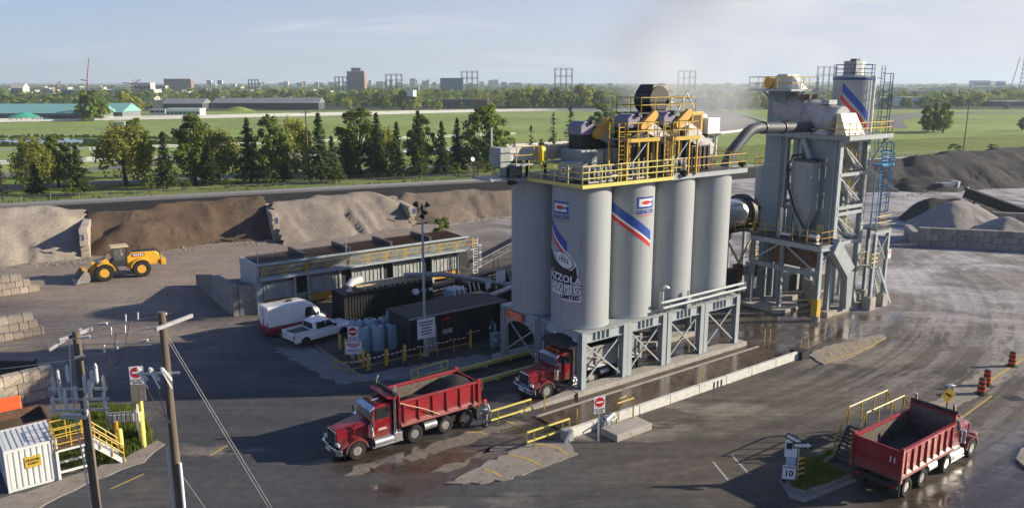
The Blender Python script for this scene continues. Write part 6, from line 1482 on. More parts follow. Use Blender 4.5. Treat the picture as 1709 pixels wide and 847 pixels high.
a = G(-60, 697); b = G(92, 657); block_wall('lowest block wall at the left edge beside the orange barriers', a, b, 3, 1.15, .72, .8, short=0, seed=13)
P1, P2 = G(1530, 409), G(1709, 418); dd_ = (P2 - P1).normalized()
block_wall('long front wall of the block pen at the right edge', P1, P1 + dd_ * 26, 3, 1.55, .82, .9, m_blockd, seed=14)
q = P1 + Vector((-dd_.y, dd_.x, 0)) * 0.95
block_wall('side wall of the block pen running back behind the red notice', q + Vector((-.0, .0, 0)), q + Vector((-dd_.y, dd_.x, 0)) * 6, 2, 1.55, .82, .9, m_blockd, seed=15)
block_wall('rear wall of the block pen at the right edge', (70.5, 115.5, 0), (88, 110, 0), 3, 1.55, .82, .9, m_blockd, seed=16)
sg = thing('no_entry_sign', 'white notice with red disc on the left end of the block pen', 'sign', P1 + Vector((.7, -.52, 1.15)), atan2(dd_.y, dd_.x))
mb = MB(); mb.box(-.45, -.03, 0, .45, 0, 1.15); mb.build('board', m_wsign, sg)
mb = MB(); mb.tube((0, -.031, .75), (0, -.036, .75), .33, n=20); mb.build('red_disc', m_redink, sg)
mb = MB(); mb.box(-.24, -.042, .70, .24, -.037, .80); mb.build('white_bar', m_white, sg)
mb = MB(); r9 = random.Random(41)
for (a, b) in (((-60, 456), (140, 437)), ((150, 430), (455, 404)), ((468, 402), (688, 379)), ((702, 374), (850, 364)), ((1480, 331), (1700, 306)), ((1560, 384), (1690, 384))):
    for i in range(420):
        p = G(a[0], a[1]).lerp(G(b[0], b[1]), r9.random()) + Vector((r9.gauss(0, .5), r9.gauss(.3, .9), 0)); s = r9.uniform(.05, .2) * (1 + (r9.random() > .93))
        k = len(mb.v); mb.v += [tuple(p + Vector((s*r9.uniform(.6, 1)*cos(q), s*r9.uniform(.6, 1)*sin(q), -.02))) for q in (0, 2.1, 4.2)] + [tuple(p + Vector((0, 0, s * r9.uniform(.6, 1.2))))]; mb.f += [(k, k+1, k+3), (k+1, k+2, k+3), (k+2, k, k+3)]
mb.build('spilled_stones', m_p_grey, kind='stuff')
A_, B_, C_ = S(-12.1, 46.7), S(-12.7, 32.8), S(-11.0, 32.4)
o = thing('retaining_wall', 'weathered grey poured wall leading up to the left end of the feed bins', 'wall', B_)
def wall_seg(p, q, h0, h1, t=.5):
    p, q = p - B_, q - B_; d = (q - p).normalized(); n = Vector((-d.y, d.x, 0)) * t; z = Vector((0, 0, 1))
    mb = MB(); mb.hexa([p - z*.1, q - z*.1, q + n - z*.1, p + n - z*.1], [p + z*h0, q + z*h1, q + n + z*h1, p + n + z*h0]); return mb
mid = B_.lerp(A_, .5)
wall_seg(B_, mid, 3.0, 2.6).build('long_wall', m_blockd, o, bevel=.03); wall_seg(mid, A_, 2.6, 1.2).build('tapered_wall', m_blockd, o, bevel=.03)
wall_seg(B_ + Vector((.05, 0.02, 0)), C_, 2.9, 2.6, .45).build('short_wall', m_blockd, o, bevel=.03)
mb = MB(); q = [p - B_ for p in (S(-12.2, 33.3), S(-11.6, 45.5), S(-5, 45.5), S(-10.9, 36.5))]
mb.hexa([q[0] - Vector((0,0,.1)), q[3] - Vector((0,0,.1)), q[2] - Vector((0,0,.1)), q[1] - Vector((0,0,.1))], [q[0] + Vector((0,0,2.3)), q[3] + Vector((0,0,2.4)), q[2] + Vector((0,0,.2)), q[1] + Vector((0,0,.9))]); mb.build('ramp_fill', m_p_grey, o)
m_binw = mat('bin_pale_paint', (0.37, 0.39, 0.38), 0.55, var=0.14, sc=.8, stretch=2, dirt=(0.15, 0.125, 0.095), damt=0.42)
cb = sthing('cold_feed_bins', 'long row of pale grey feed bins with yellow-railed catwalk and dark grates', 'feed bins', .5, 34)
NB, BP, UB = 5, 4.62, -10.9
for i in range(NB):
    u = UB + BP * i
    mb = smb(cb); mb.hexa([(u + .05, 33.0, 3.2), (u + BP - .05, 33.0, 3.2), (u + BP - .05, 35.6, 3.2), (u + .05, 35.6, 3.2)], [(u + .03, 32.2, 4.6), (u + BP - .03, 32.2, 4.6), (u + BP - .03, 36.3, 4.6), (u + .03, 36.3, 4.6)]); mb.build('bin', m_binw, cb)
    mb = smb(cb); mb.hexa([(u + 1.0, 33.4, 1.2), (u + BP - 1.5, 33.4, 1.2), (u + BP - 1.5, 35, 1.2), (u + 1.0, 35, 1.2)], [(u + .1, 33.0, 3.195), (u + BP - .1, 33.0, 3.195), (u + BP - .1, 35.6, 3.195), (u + .1, 35.6, 3.195)]); mb.build('lower_hopper', m_steel, cb)
    mb = smb(cb); mb.box(u + .4, 32.25, 1.25, u + BP - 1.25, 32.33, 2.75); mb.build('side_panel', m_binw, cb)
    mb = smb(cb)
    for k in range(6): mb.bar((u + .7 + .45*k, 32.22, 1.3), (u + .7 + .45*k, 32.22, 2.7), .05)
    mb.build('panel_ribs', m_steel2, cb, kind='stuff')
    mb = smb(cb); mb.box(u + BP - 1.2, 32.5, 1.35, u + BP + .1, 33.2, 2.9); mb.build('dark_opening', m_black, cb)
    for x in (u + .05, u + BP - 1.3):
        mb = smb(cb); mb.bar((x + .1, 32.25, 0.2), (x + .1, 32.25, 3.2), .22); mb.build('leg', m_steel2, cb)
    mb = smb(cb); mb.box(u + .3, 32.3, .45, u + BP - .9, 32.36, 1.1); mb.build('orange_guard', m_orange, cb)
    mb = smb(cb); mb.box(u + .12, 32.35, 4.3, u + BP - .12, 36.15, 4.42); mb.build('aggregate_fill', (m_p_brown, m_p_grey, m_p_dun, m_p_brown, m_p_black)[i], cb)
    mb = smb(cb)
    for k in range(14): mb.bar((u + .3 + k * .3, 32.3, 4.62), (u + .3 + k * .3, 36.2, 4.75), .05, .12)
    mb.build('grate', m_rust, cb, kind='stuff')
    if i: 
        mb = smb(cb); mb.box(u - .14, 32.3, 4.6, u + .14, 36.3, 5.15); mb.build('divider_plate', m_dark, cb)
mb = smb(cb); mb.box(-11.2, 32.0, 0, -10.92, 36.4, 4.7); mb.build('end_plate', m_steel2, cb)
mb = smb(cb); mb.bar((-11, 32.15, 4.62), (12.3, 32.15, 4.62), .12, .2); mb.build('rim', m_steel2, cb)
mb = smb(cb); mb.box(-11, 31.2, 3.32, 12.3, 32.16, 3.5); mb.build('catwalk', m_steel2, cb)
for k in range(12):
    u = -10.9 + k * 2.1
    mb = smb(cb); mb.bar((u, 31.25, 3.5), (u, 31.25, 4.5), .07); mb.bar((u + .22, 31.25, 3.5), (u + .22, 31.25, 4.5), .07); mb.build('rail_post', m_yellow, cb)
for z in (4.0, 4.48):
    mb = smb(cb); mb.bar((-10.95, 31.22, z), (12.3, 31.22, z), .04); mb.build('handrail', m_yellow, cb)
mb = smb(cb); ladder(mb, (12.6, 31.3, .1), (12.6, 31.3, 4.6), .55, .045, .3, (1, 0, 0), .42, 1.4); mb.build('caged_ladder', m_white, cb)
mb = smb(cb); mb.box(-10.9, 32.6, .55, 12.3, 34.6, .75); mb.build('collecting_belt', m_black, cb)
for k in (0, 2, 4):
    mb = smb(cb); mb.tube((-10.9 + 4.6*k*.95, 32.1, 4.7), (-10.9 + 4.6*k*.95, 32.1, 6.1), .05, n=6); mb.build('marker_rod', m_steel2, cb)
def belt_conveyor(label, a, b, w=1.0, m_fr=None, legs=4, h=.7, guard=None, cover=None):
    a, b = Vector(a), Vector(b); o = thing('belt_conveyor', label, 'conveyor', (a.x, a.y, 0)); base = Vector((a.x, a.y, 0)); a, b = a - base, b - base
    d = (b - a).normalized(); s = d.cross(Vector((0, 0, 1))).normalized() * w / 2; up = s.cross(d).normalized(); up = up if up.z > 0 else -up
    for k in (-1, 1):
        mb = MB(); mb.bar(a + s*k, b + s*k, .12, .14); mb.bar(a + s*k - up*h, b + s*k - up*h, .12, .14)
        n = int((b - a).length / 1.1)
        for i in range(n):
            p, q = a.lerp(b, i/n) + s*k, a.lerp(b, (i+1)/n) + s*k
            mb.bar(p, q - up*h, .07) if i % 2 else mb.bar(p - up*h, q, .07)
        mb.build('truss_side', m_fr or m_dark, o)
    mb = MB(); mb.hexa([a - s*.85 + up*.05, a + s*.85 + up*.05, b + s*.85 + up*.05, b - s*.85 + up*.05], [a - s*.95 + up*.14, a + s*.95 + up*.14, b + s*.95 + up*.14, b - s*.95 + up*.14]); mb.build('belt', m_black, o)
    if cover: mb = MB(); mb.bar(a - up*h*.5, b - up*h*.5, w * .8, h * .85); mb.build('skirt', cover, o)
    for p, nm in ((a, 'tail_pulley'), (b, 'head_pulley')):
        mb = MB(); mb.tube(p - s*1.1, p + s*1.1, .28, n=12); mb.build(nm, m_dark, o)
    for i in range(1, legs + 1):
        p = a.lerp(b, i / (legs + .3)) - up*h
        if p.z > .6:
            for k in (-1, 1):
                mb = MB(); mb.bar(p + s*k, Vector((p.x + s.x*k*1.3, p.y + s.y*k*1.3, -.1)), .13); mb.build('leg', m_fr or m_dark, o)
    return o
belt_conveyor('inclined feed conveyor climbing behind the left silo from the feed bins', S(13, 33.5, 1.2), S(26, 30, 7.0), 1.2, m_steel, 4)
o = belt_conveyor('black collecting conveyor running past the end of the feed bins', S(2, 27.5, .8), S(16, 24.5, 3.0), 1.1, m_dark, 3)
belt_conveyor('brown truss stacker conveyor over the block pen at the right edge', (81, 117, .9), (71.5, 124.5, 4.7), 1.5, m_black, 2, 1.5, cover=m_black)
o = thing('feeder_box', 'dark feeder box at the low end of the stacker conveyor', 'machine', (80.5, 117.6, 0), -.6); mb = MB(); mb.hexa([(-1, -1, .8), (1, -1, .8), (1, 1, .8), (-1, 1, .8)], [(-1.5, -1.4, 2.7), (1.5, -1.4, 2.7), (1.5, 1.4, 2.7), (-1.5, 1.4, 2.7)]); mb.build('hopper', m_steel, o)
for sx in (-1, 1):
    for sy in (-1, 1): mb = MB(); mb.bar((sx, sy, -.1), (sx, sy, .9), .15); mb.build('leg', m_dark, o)
g = G(1580, 318); o = thing('hopper_trailer', 'small grey hopper with a bright end plate lying in front of the black ridges', 'hopper', g, .3); o.scale = (.62, .62, .62)
mb = MB(); mb.hexa([(-1.4, -.7, .5), (1.4, -.7, .5), (1.4, .7, .5), (-1.4, .7, .5)], [(-3.4, -1.5, 2.6), (2.6, -1.5, 2.6), (2.6, 1.5, 2.6), (-3.4, 1.5, 2.6)]); mb.build('hopper', m_steel, o); mb = MB(); mb.hexa([(2.7, -1.5, .9), (3.2, -1.5, .9), (3.2, 1.5, .9), (2.7, 1.5, .9)], [(2.7, -1.6, 3.0), (3.6, -1.6, 3.0), (3.6, 1.6, 3.0), (2.7, 1.6, 3.0)]); mb.build('end_plate', m_white, o)
mb = MB(); mb.bar((-6, 0, 2.5), (-3, 0, 2.5), .3); mb.build('drawbar', m_dark, o)
for sx in (-1.2, 1.2): mb = MB(); mb.bar((sx, 0, -.1), (sx, 0, .6), .25); mb.build('leg', m_dark, o)
m_cont_dk = mat('dark_green_container', (0.013, 0.015, 0.015), 0.55, var=.15, sc=2)
def corr_container(name, label, pos, rz, L, Wd, Hh, m, cat='container', pitch=.28, roof_m=None, doors=False):
    """local x along the length, y across; corrugated side walls built as real ribs"""
    o = thing(name, label, cat, pos, rz)
    mb = MB(); mb.box(.06, .06, .12, L - .06, Wd - .06, Hh - .06); mb.build('body', m, o)
    for (x, y) in ((0, 0), (L - .14, 0), (0, Wd - .14), (L - .14, Wd - .14)):
        mb = MB(); mb.box(x, y, 0, x + .14, y + .14, Hh); mb.build('corner_post', m, o)
    for z in (0.02, Hh - .14):
        for y in (.01, Wd - .13):
            mb = MB(); mb.box(.142, y, z, L - .142, y + .12, z + .13); mb.build('rail', m, o)
        for x in (.01, L - .13):
            mb = MB(); mb.box(x, .142, z, x + .12, Wd - .142, z + .13); mb.build('rail', m, o)
    def ribs(n, f, nm):
        mb = MB()
        for i in range(n): f(mb, i)
        mb.build(nm, m, o, kind='stuff')
    n = int((L - .3) / pitch); st = (L - .3) / n
    for y0, y1, nm in ((.0, .06, 'front_corrugation'), (Wd - .06, Wd, 'rear_corrugation')):
        ribs(n, lambda mb, i: mb.hexa([(.17 + st*i, y0, .16), (.17 + st*i + st*.55, y0, .16), (.17 + st*i + st*.7, .06 if y0 < .1 else Wd - .06, .16), (.17 + st*i - st*.1, .06 if y0 < .1 else Wd - .06, .16)] if y0 < .1 else [(.17 + st*i, y1, .16), (.17 + st*i + st*.55, y1, .16), (.17 + st*i + st*.7, y0, .16), (.17 + st*i - st*.1, y0, .16)],
             [(.17 + st*i, y0, Hh - .15), (.17 + st*i + st*.55, y0, Hh - .15), (.17 + st*i + st*.7, .06 if y0 < .1 else Wd - .06, Hh - .15), (.17 + st*i - st*.1, .06 if y0 < .1 else Wd - .06, Hh - .15)] if y0 < .1 else [(.17 + st*i, y1, Hh - .15), (.17 + st*i + st*.55, y1, Hh - .15), (.17 + st*i + st*.7, y0, Hh - .15), (.17 + st*i - st*.1, y0, Hh - .15)]), nm)
    n2 = int((Wd - .3) / pitch); s2 = (Wd - .3) / n2
    for x0, nm in ((0.0, 'end_corrugation'), (L - .06, 'end_corrugation')):
        ribs(n2, lambda mb, i: mb.box(x0, .17 + s2*i, .16, x0 + .06, .17 + s2*i + s2*.6, Hh - .15), nm)
    ribs(n, lambda mb, i: mb.box(.17 + st*i, .15, Hh - .058, .17 + st*i + st*.6, Wd - .15, Hh - .02), 'roof_corrugation')
    return o
bc = corr_container('dark_container', 'dark corrugated container with dusty pipework on its roof in front of the feed bins', S(-6.4, 23.8), YAW, 9.0, 2.6, 2.9, m_cont_dk)
mb = MB(); mb.path([(1.0, 1.0, 2.9), (1.0, 1.0, 3.4), (1.3, 1.0, 3.7), (2.2, 1.0, 3.75)], .35, 12); mb.build('roof_vent', m_white, bc, smooth=50)
mb = MB()
for k in range(10): mb.bar((2.2 + .6*k, .4, 2.95), (2.9 + .6*k, 2.2, 3.05), .12)
for y in (.6, 1.3, 2.0): mb.bar((1.8, y, 3.1), (8.6, y, 3.1), .14)
mb.build('roof_pipes', m_tan, bc)
mb = MB(); railing(mb, [(2.0, .1, 2.92), (8.8, .1, 2.92)], .8, (1, .5), 1.4, .025); mb.build('roof_rail', m_steel2, bc)
for k in range(3):
    o = sthing('fan_unit', ('white pipe elbow hanging at the right end of the dark container', 'pale grey fan by the dark container roof edge', 'small white lamp on the dark container corner')[k], 'fan', 0.4 + .8*k, 23.4, 2.2)
    mb = MB(); mb.tube((0, 0, 0), (0, -.4, .1), .28 - .06*k, n=12); mb.build('housing', m_white if k != 1 else m_galv, o, smooth=40)
    mb = MB(); mb.bar((0, 0, -.1), (0, .45, -.1), .12); mb.build('bracket', m_dark, o)
cc_ = sthing('control_cabin', 'flat-roofed charcoal control cabin beside the rear lane of the silos', 'cabin', -5.6, 13.8)
mb = MB(); mb.box(0, 0, -.1, 9.0, 3.4, 2.9); mb.build('wall', m_wooddk, cc_)
mb = MB(); mb.box(-.2, -.25, 2.902, 9.2, 3.6, 3.08); mb.build('roof', mat('dark_roof_felt', (0.026, 0.028, 0.031), .8, var=.2, sc=1), cc_)
mb = MB(); mb.box(-.22, -.28, 2.95, 9.22, -.252, 3.10); mb.build('gutter', m_steel, cc_)
for k in range(14):
    mb = MB(); mb.box(.1 + .64*k, -.03, .0, .1 + .64*k + .58, -.003, 2.85) if not (k in (2, 3, 8, 9)) else mb.box(.1 + .64*k, -.02, 2.2, .1 + .64*k + .58, -.003, 2.85); mb.build('cladding_board', m_wooddk, cc_)
mb = MB(); mb.box(1.4, -.06, .05, 2.4, -.021, 2.1); mb.build('door', m_steel, cc_); 
mb = MB(); mb.tube((2.25, -.1, 1.05), (2.25, -.06, 1.05), .05, n=8); mb.build('door_handle', m_galv, cc_)
mb = MB(); mb.box(5.3, -.05, .9, 6.5, -.021, 2.15); mb.build('window', m_glass, cc_); mb = MB(); mb.box(5.2, -.07, .8, 6.6, -.051, .9); mb.build('window_sill', m_steel2, cc_)
mb = MB(); mb.box(-.05, .6, .9, -.003, 1.8, 2.1); mb.build('window', m_glass, cc_)
mb = MB(); mb.box(3.0, -.045, 2.35, 3.7, -.031, 2.55); mb.build('red_exit_lamp', m_redink, cc_)
mb = MB(); mb.box(3.0, -.05, 1.2, 3.9, -.032, 1.6); mb.build('notice', m_steel2, cc_)
bo = sthing('scale_booth', 'small dark booth with pale window frame under the left rear leg of the silo frame', 'booth', 3.6, 11.2)
mb = MB(); mb.box(0, 0, -.1, 4.5, 2.2, 2.7); mb.build('wall', m_wooddk, bo); mb = MB(); mb.box(-.15, -.15, 2.702, 4.65, 2.35, 2.85); mb.build('roof', m_dark, bo)
for x in (.4, 1.7, 3.0):
    mb = MB(); mb.box(x, -.05, 1.0, x + 1.1, -.02, 2.2); mb.build('window', m_glass, bo)
    mb = MB(); mb.box(x - .07, -.055, 2.21, x + 1.17, -.021, 2.28); mb.box(x - .07, -.055, .92, x + 1.17, -.021, .99); mb.build('window_frame', m_steel2, bo)
pm = sthing('pump_machine', 'pale blue upright pump machine beside the control cabin door', 'machine', 1.0, 11.6)
mb = MB(); mb.box(-.35, -.3, 0, .35, .3, 1.2); mb.build('body', m_tank, pm, bevel=.05); mb = MB(); mb.path([(0, 0, 1.2), (0, 0, 1.9), (-.3, 0, 2.3), (-.5, 0, 1.6)], .12, 8); mb.build('pipe', m_tank, pm, smooth=50); mb = MB(); mb.tube((-.2, -.31, .7), (-.2, -.36, .7), .16, n=12); mb.build('gauge', m_white, pm)
for k in range(6):
    o = sthing('plastic_tote', ('front left ', 'front middle ', 'front right ', 'rear left ', 'rear middle ', 'rear right ')[k] + 'pale blue-grey plastic tank in the cluster beside the control cabin', 'tank', -8.1 + 1.15 * (k % 3), 17.0 - .3 * (k % 3) + 1.2 * (k // 3), 0, 'plastic tanks beside the control cabin')
    hh = 2.0 + .25 * (k // 3)
    mb = MB(); mb.lathe([(.62, 0), (.62, hh - .2), (.5, hh), (.2, hh + .05), (.01, hh + .06)], 4 if k % 3 == 2 else 14, a0=pi/4, a1=pi/4 + 2*pi); mb.build('tank', m_tank, o, bevel=.05, smooth=40)
    mb = MB(); mb.tube((0, 0, hh + .05), (0, 0, hh + .14), .18, n=12); mb.build('lid', m_dark, o)
    for z in (.6, 1.2):
        mb = MB(); mb.lathe([(.625, z), (.65, z + .03), (.625, z + .06)], 4 if k % 3 == 2 else 14, a0=pi/4, a1=pi/4 + 2*pi); mb.build('hoop', m_tank, o)
o = sthing('gas_bottle', 'tall pale cylinder standing between the tanks and the control cabin', 'cylinder', -5.0, 18.6); mb = MB(); mb.lathe([(.25, 0), (.25, 1.9), (.12, 2.1), (.08, 2.3)], 12); mb.build('bottle', m_tank, o, smooth=40); mb = MB(); mb.tube((0, 0, 2.3), (0, 0, 2.4), .11, n=8); mb.build('valve', m_galv, o)
for k, (u, w, du_, dw_, dz_, mm, lb) in enumerate(((2.5, 20.2, 1.6, 1.6, 2.6, m_tank, 'blue-grey upright tank box right of the floodlight pole'), (5.0, 20.5, 2.8, 1.6, 1.3, m_black, 'black pump skid among the pipework'),
         (9.0, 20.0, 3.0, 2.0, 1.8, m_dark, 'dark burner skid among the pipework near the left silo'), (11.5, 24.0, 2.4, 1.8, 2.2, m_black, 'black heater box beside the feed conveyor'), (6.5, 23.8, 3.4, 2.2, 2.0, m_cont_dk, 'dark green machinery box behind the pump skid'))):
    o = sbox('plant_skid', lb, 'machine', u, w, 0, u + du_, w + dw_, dz_, mm, .05)
    mb = smb(o)
    for j in range(3): mb.tube((u + .2 + j * .5, w - .3, dz_ * .6), (u + .2 + j * .5, w + .2, dz_ + .3), .09, n=8)
    mb.build('hose_set', m_galv if k % 2 == 0 else m_steel, o, kind='stuff')
o = sthing('pipe_rack', 'rack of dusty pale pipes lying level between the cabin and the feed conveyor', 'pipework', 4, 19)
mb = MB(); mb.path([(0, 0, 1.6), (6, 1, 2.2), (8, 2.5, 2.0), (13, 2.5, 2.6)], .22, 8); mb.build('pipe', m_casing, o, smooth=50)
mb = MB(); mb.path([(0, 1, 1.2), (5, 2, 1.4), (9, 3.5, 1.6)], .16, 8); mb.build('pipe', m_galv, o, smooth=50)
mb = MB(); mb.path([(-4, 5.5, 3.6), (0, 5.0, 3.2), (3.0, 4.0, 2.4), (6.0, 3.4, 1.6), (9, 3.2, 1.5)], .25, 8); mb.build('pipe', m_steel, o, smooth=50)
for k in range(5): mb = MB(); mb.bar((1 + 2.6*k, .6 + .4*k, -.1), (1 + 2.6*k, .6 + .4*k, 1.8), .14); mb.build('support', m_dark, o)
for (u, w, h_, bw, lb) in ((9.5, 22.5, 3.0, .8, 'larger blank pale board on a post among the pipework'), (7.2, 21.4, 2.4, .4, 'small blank white board on a post among the pipework')):
    o = sthing('notice_board', lb, 'sign', u, w); mb = MB(); mb.bar((0, 0, 0), (0, 0, h_), .1); mb.build('post', m_steel2, o); mb = MB(); mb.box(-bw*.7, -.1, h_ - bw*1.3, bw*.7, -.06, h_ + .1); mb.build('board', m_wsign, o)
fp = sthing('floodlight_pole', 'tall slim grey pole with black floodlight heads in front of the control cabin', 'light pole', -4.6, 13.2)
ph = top_z(S(-4.6, 13.2), 362)
mb = MB(); mb.tube((0, 0, 0), (0, 0, ph), .13, .08, 12); mb.build('pole', m_steel2, fp, smooth=50)
mb = MB(); mb.lathe([(.3, 0), (.3, .05), (.2, .3)], 12); mb.build('base', m_conc, fp)
mb = MB(); mb.bar((-.6, 0, ph - .5), (.5, .1, ph - .5), .09); mb.bar((0, 0, ph - .2), (0, 0, ph + 1.0), .1); mb.build('bracket', m_black, fp)
for k, (x, y, z, a, b) in enumerate(((-.55, -.1, ph + 1.0, 1.9, .9), (.45, 0, ph + .9, -.6, .9), (-.1, -.2, ph + .1, 2.6, .6), (.25, .1, ph + .25, .2, .7))):
    mb = MB(); mb.T = Matrix.Translation((x, y, z)) @ Matrix.Rotation(a, 4, 'Z') @ Matrix.Rotation(b, 4, 'Y'); mb.lathe([(.07, -.22), (.14, -.07), (.24, .10), (.24, .15), (.01, .15)], 14); mb.build('lamp_head', m_black, fp, smooth=40)
sg = sthing('notice_sign', 'square white notice strapped to the floodlight pole', 'sign', -4.62, 12.98, 2.3)
mb = MB(); mb.box(-.8, -.05, -.8, .8, -.02, .8); mb.build('board', m_wsign, sg)
mb = MB(); mb.bar((-.5, 0, .3), (.5, 0, .3), .04, .06); mb.bar((-.5, 0, -.4), (.5, 0, -.4), .04, .06); mb.build('strap', m_galv, sg)
for k, (y, w_) in enumerate(((.5, .62), (.28, .58), (.02, .4), (-.22, .5), (-.45, .45))):
    mb = MB(); mb.box(-w_, -.056, y - .05, w_, -.051, y + .05); mb.build('print_line', mat('purple_print', (.10, .09, .22), .5), sg)
bol = [(578, 590), (588, 592 + 5), (600, 604), (607, 608), (616, 616), (646, 608), (676, 600), (568, 582)]
bp_ = None
for k, (x, y) in enumerate(bol):
    o = thing('bollard', ('yellow bollard behind the do-not-enter sign post', 'yellow bollard left of the sign post', 'yellow bollard right of the sign post', 'yellow bollard at the fence corner', 'short yellow bollard in front of the fence corner', 'yellow bollard before the plastic tanks', 'tall yellow bollard between tanks and floodlight pole', 'yellow bollard beside the front wheel of the white pickup')[k], 'bollard', G(x, y), 0, 'yellow bollards near the control cabin')
    if bp_ is None: q_ = MB(); q_.lathe([(.13, 0), (.13, 1.15), (.10, 1.24), (.01, 1.27)], 14); bp_ = q_.mesh('post', m_yellow, 40)
    inst('post', bp_, o)
fe = sthing('chain_fence', 'low yellow pipe fence with a red and white chain in front of the control cabin', 'fence', -11.4, 12.8)
mb = MB(); railing(mb, [(0, 0, 0), (-.6, 1.2, 0)], .95, (1, .45), 1.2, .035); railing(mb, [(0, 0, 0), (10.6, -.2, 0)], .95, (.45,), 1.5, .035); mb.build('pipe_rail', m_yellow, fe)
mb = MB(); mb.tube((10.7, -.2, 0), (10.7, -.2, 1.5), .1, n=8); mb.build('end_post', m_yellow, fe)
m_link = mat('red_chain', (.55, .05, .04), .5); cw_ = MB(); cr_ = MB()
pts = []
for k in range(7): a_, b_ = Vector((1.5*k, 0, 1.0)), Vector((1.5*k + 1.5, -.03*k, 1.0)); pts += sag(a_, b_, .10, 8)[:-1]
for k, (a_, b_) in enumerate(zip(pts, pts[1:])): (cw_ if k % 2 else cr_).bar(a_, b_, .06)
cw_.build('white_links', m_white, fe, kind='stuff'); cr_.build('red_links', m_link, fe, kind='stuff')
def no_entry(label, pos, rz, size, zc, tab=True, post_m=None, post_h=None, extra=None):
    o = thing('do_not_enter_sign', label, 'sign', pos, rz); s = size
    mb = MB(); mb.bar((0, .05, -.1), (0, .05, post_h or zc + s), .09); mb.build('post', post_m or m_galv, o)
    mb = MB(); mb.box(-s, -.02, zc - s, s, .0, zc + s); mb.build('board', m_wsign, o)
    mb = MB(); mb.tube((0, -.021, zc), (0, -.027, zc), s * .86, n=28); mb.build('red_disc', m_redink, o)
    mb = MB(); mb.box(-s * .62, -.034, zc - s * .14, s * .62, -.028, zc + s * .14); mb.build('white_bar', m_white, o)
    if tab:
        mb = MB(); mb.box(-s, -.02, zc - 1.95*s, s, .0, zc - 1.06*s); mb.build('tab_board', m_wsign, o)
        text_obj('DO NOT', s * .46, m_ink, o, lambda x, y: (x, -.024, zc - 1.30*s + y), offset=.006)
        text_obj('ENTER', s * .46, m_ink, o, lambda x, y: (x, -.024, zc - 1.70*s + y), offset=.006)
    return o
o = no_entry('do-not-enter sign with a larger lettered notice below, among the yellow bollards', G(591, 606), .1, .38, 2.55)
mb = MB(); mb.box(-.58, -.03, .75, .62, -.002, 1.75); mb.build('notice_board', m_wsign, o)
for k, (z, w_) in enumerate(((1.6, .5), (1.47, .5), (1.34, .26), (1.14, .48), (1.02, .46), (.9, .1))):
    mb = MB(); mb.box(-w_ + .02, -.036, z - .04, w_ + .02, -.031, z + .04 - .03 * (k > 2)); mb.build('print_line', m_redink if k < 2 else mat('purple_print', (.10, .09, .22), .5), o)
no_entry('do-not-enter sign on a dark post at the left end of the weighbridge', G(999, 737), .35, .36, 2.55)
g = G(237, 712)
o = no_entry('do-not-enter sign with grey box below on a yellow post beside the grass patch', g, .25, .40, 3.6, post_m=m_yellow)
mb = MB(); mb.box(-.42, -.05, 1.75, -.02, .03, 2.75); mb.box(.02, -.05, 1.75, .42, .03, 2.75); mb.build('grey_cover', mat('brown_grey_cover', (.20, .18, .16), .8), o)
def floor_beam(label, u0, u1, w, h=.42):
    o = sthing('lane_kerb', label, 'lane kerb', u0, w); mb = MB(); mb.box(0, -.14, h - .26, u1 - u0, .14, h); mb.build('beam', m_yellow2, o, bevel=.02)
    for k in range(4): mb = MB(); mb.box((u1-u0) * (k + .2) / 4, -.08, -.1, (u1-u0) * (k + .2) / 4 + .2, .08, h - .262); mb.build('foot', m_yellow2, o)
floor_beam('far yellow guide beam along the rear loading lane', -5.2, 4.0, 8.15)
floor_beam('near yellow guide beam along the rear loading lane', -6.2, 3.5, 3.55 + 1.9)
def hand_rail(label, p, q, h=1.1, m=None, r=.05):
    p, q = Vector(p), Vector(q); o = thing('guard_rail', label, 'guard rail', p, 0, 'yellow guard rails by the lanes'); d = q - p; n = d.normalized(); m = m or m_yellow2
    for f in (1.0, .45):
        mb = MB(); mb.bar(Vector((0, 0, h*f)) - n*.3, d + Vector((0, 0, h*f)) + n*.3, .09); mb.build('rail', m, o)
    for t in (-.3, d.length + .3): mb = MB(); mb.bar(n*t + Vector((0, 0, h*.45)), n*t + Vector((0, 0, h)), .085); mb.build('end_bar', m, o)
    for t in (.25, d.length - .25): mb = MB(); mb.bar(n*t + Vector((0, 0, -.1)), n*t + Vector((0, 0, h - .03)), .10); mb.build('post', m, o)
hand_rail('yellow guard rail standing beyond the loaded red truck, in the shade', G(693, 641), G(742, 626))
hand_rail('short yellow guard rail just behind the tailgate of the loaded truck', G(783, 668), G(800, 662))
hand_rail('yellow guard rail right of the worker in the red helmet', G(826, 711), G(880, 694))
hand_rail('yellow guard rail at the left end of the weighbridge wall', G(886, 748), G(944, 728))
for k, (x, y) in enumerate(((908, 683), (962, 710), (1172, 641), (1275, 572), (1284, 571), (1335, 590), (1347, 588), (1390, 545), (1432, 570))):
    o = thing('marker_post', ('yellow marker rod beside the front wheel of the red truck under the silos', 'yellow marker rod behind the left end of the weighbridge', 'yellow marker rod halfway along the weighbridge wall', 'left one of two yellow marker rods by the right silo leg', 'right one of two yellow marker rods by the right silo leg', 'left one of two yellow rods at the right end of the weighbridge', 'right one of two yellow rods at the right end of the weighbridge', 'yellow marker rod between weighbridge and tower', 'yellow marker rod on the striped ramp tip')[k], 'marker post', G(x, y), 0, 'yellow marker rods')
    mb = MB(); mb.tube((0, 0, -.05), (.04, 0, 1.15), .04, n=6); mb.build('rod', m_yellow, o); mb = MB(); mb.tube((.03, 0, .85), (.036, 0, 1.02), .05, n=6); mb.build('reflector_band', m_tan, o)
wb = sthing('weighbridge', 'long low white-sided truck weighbridge with brown wet deck', 'weighbridge', -5.3, -4.85)
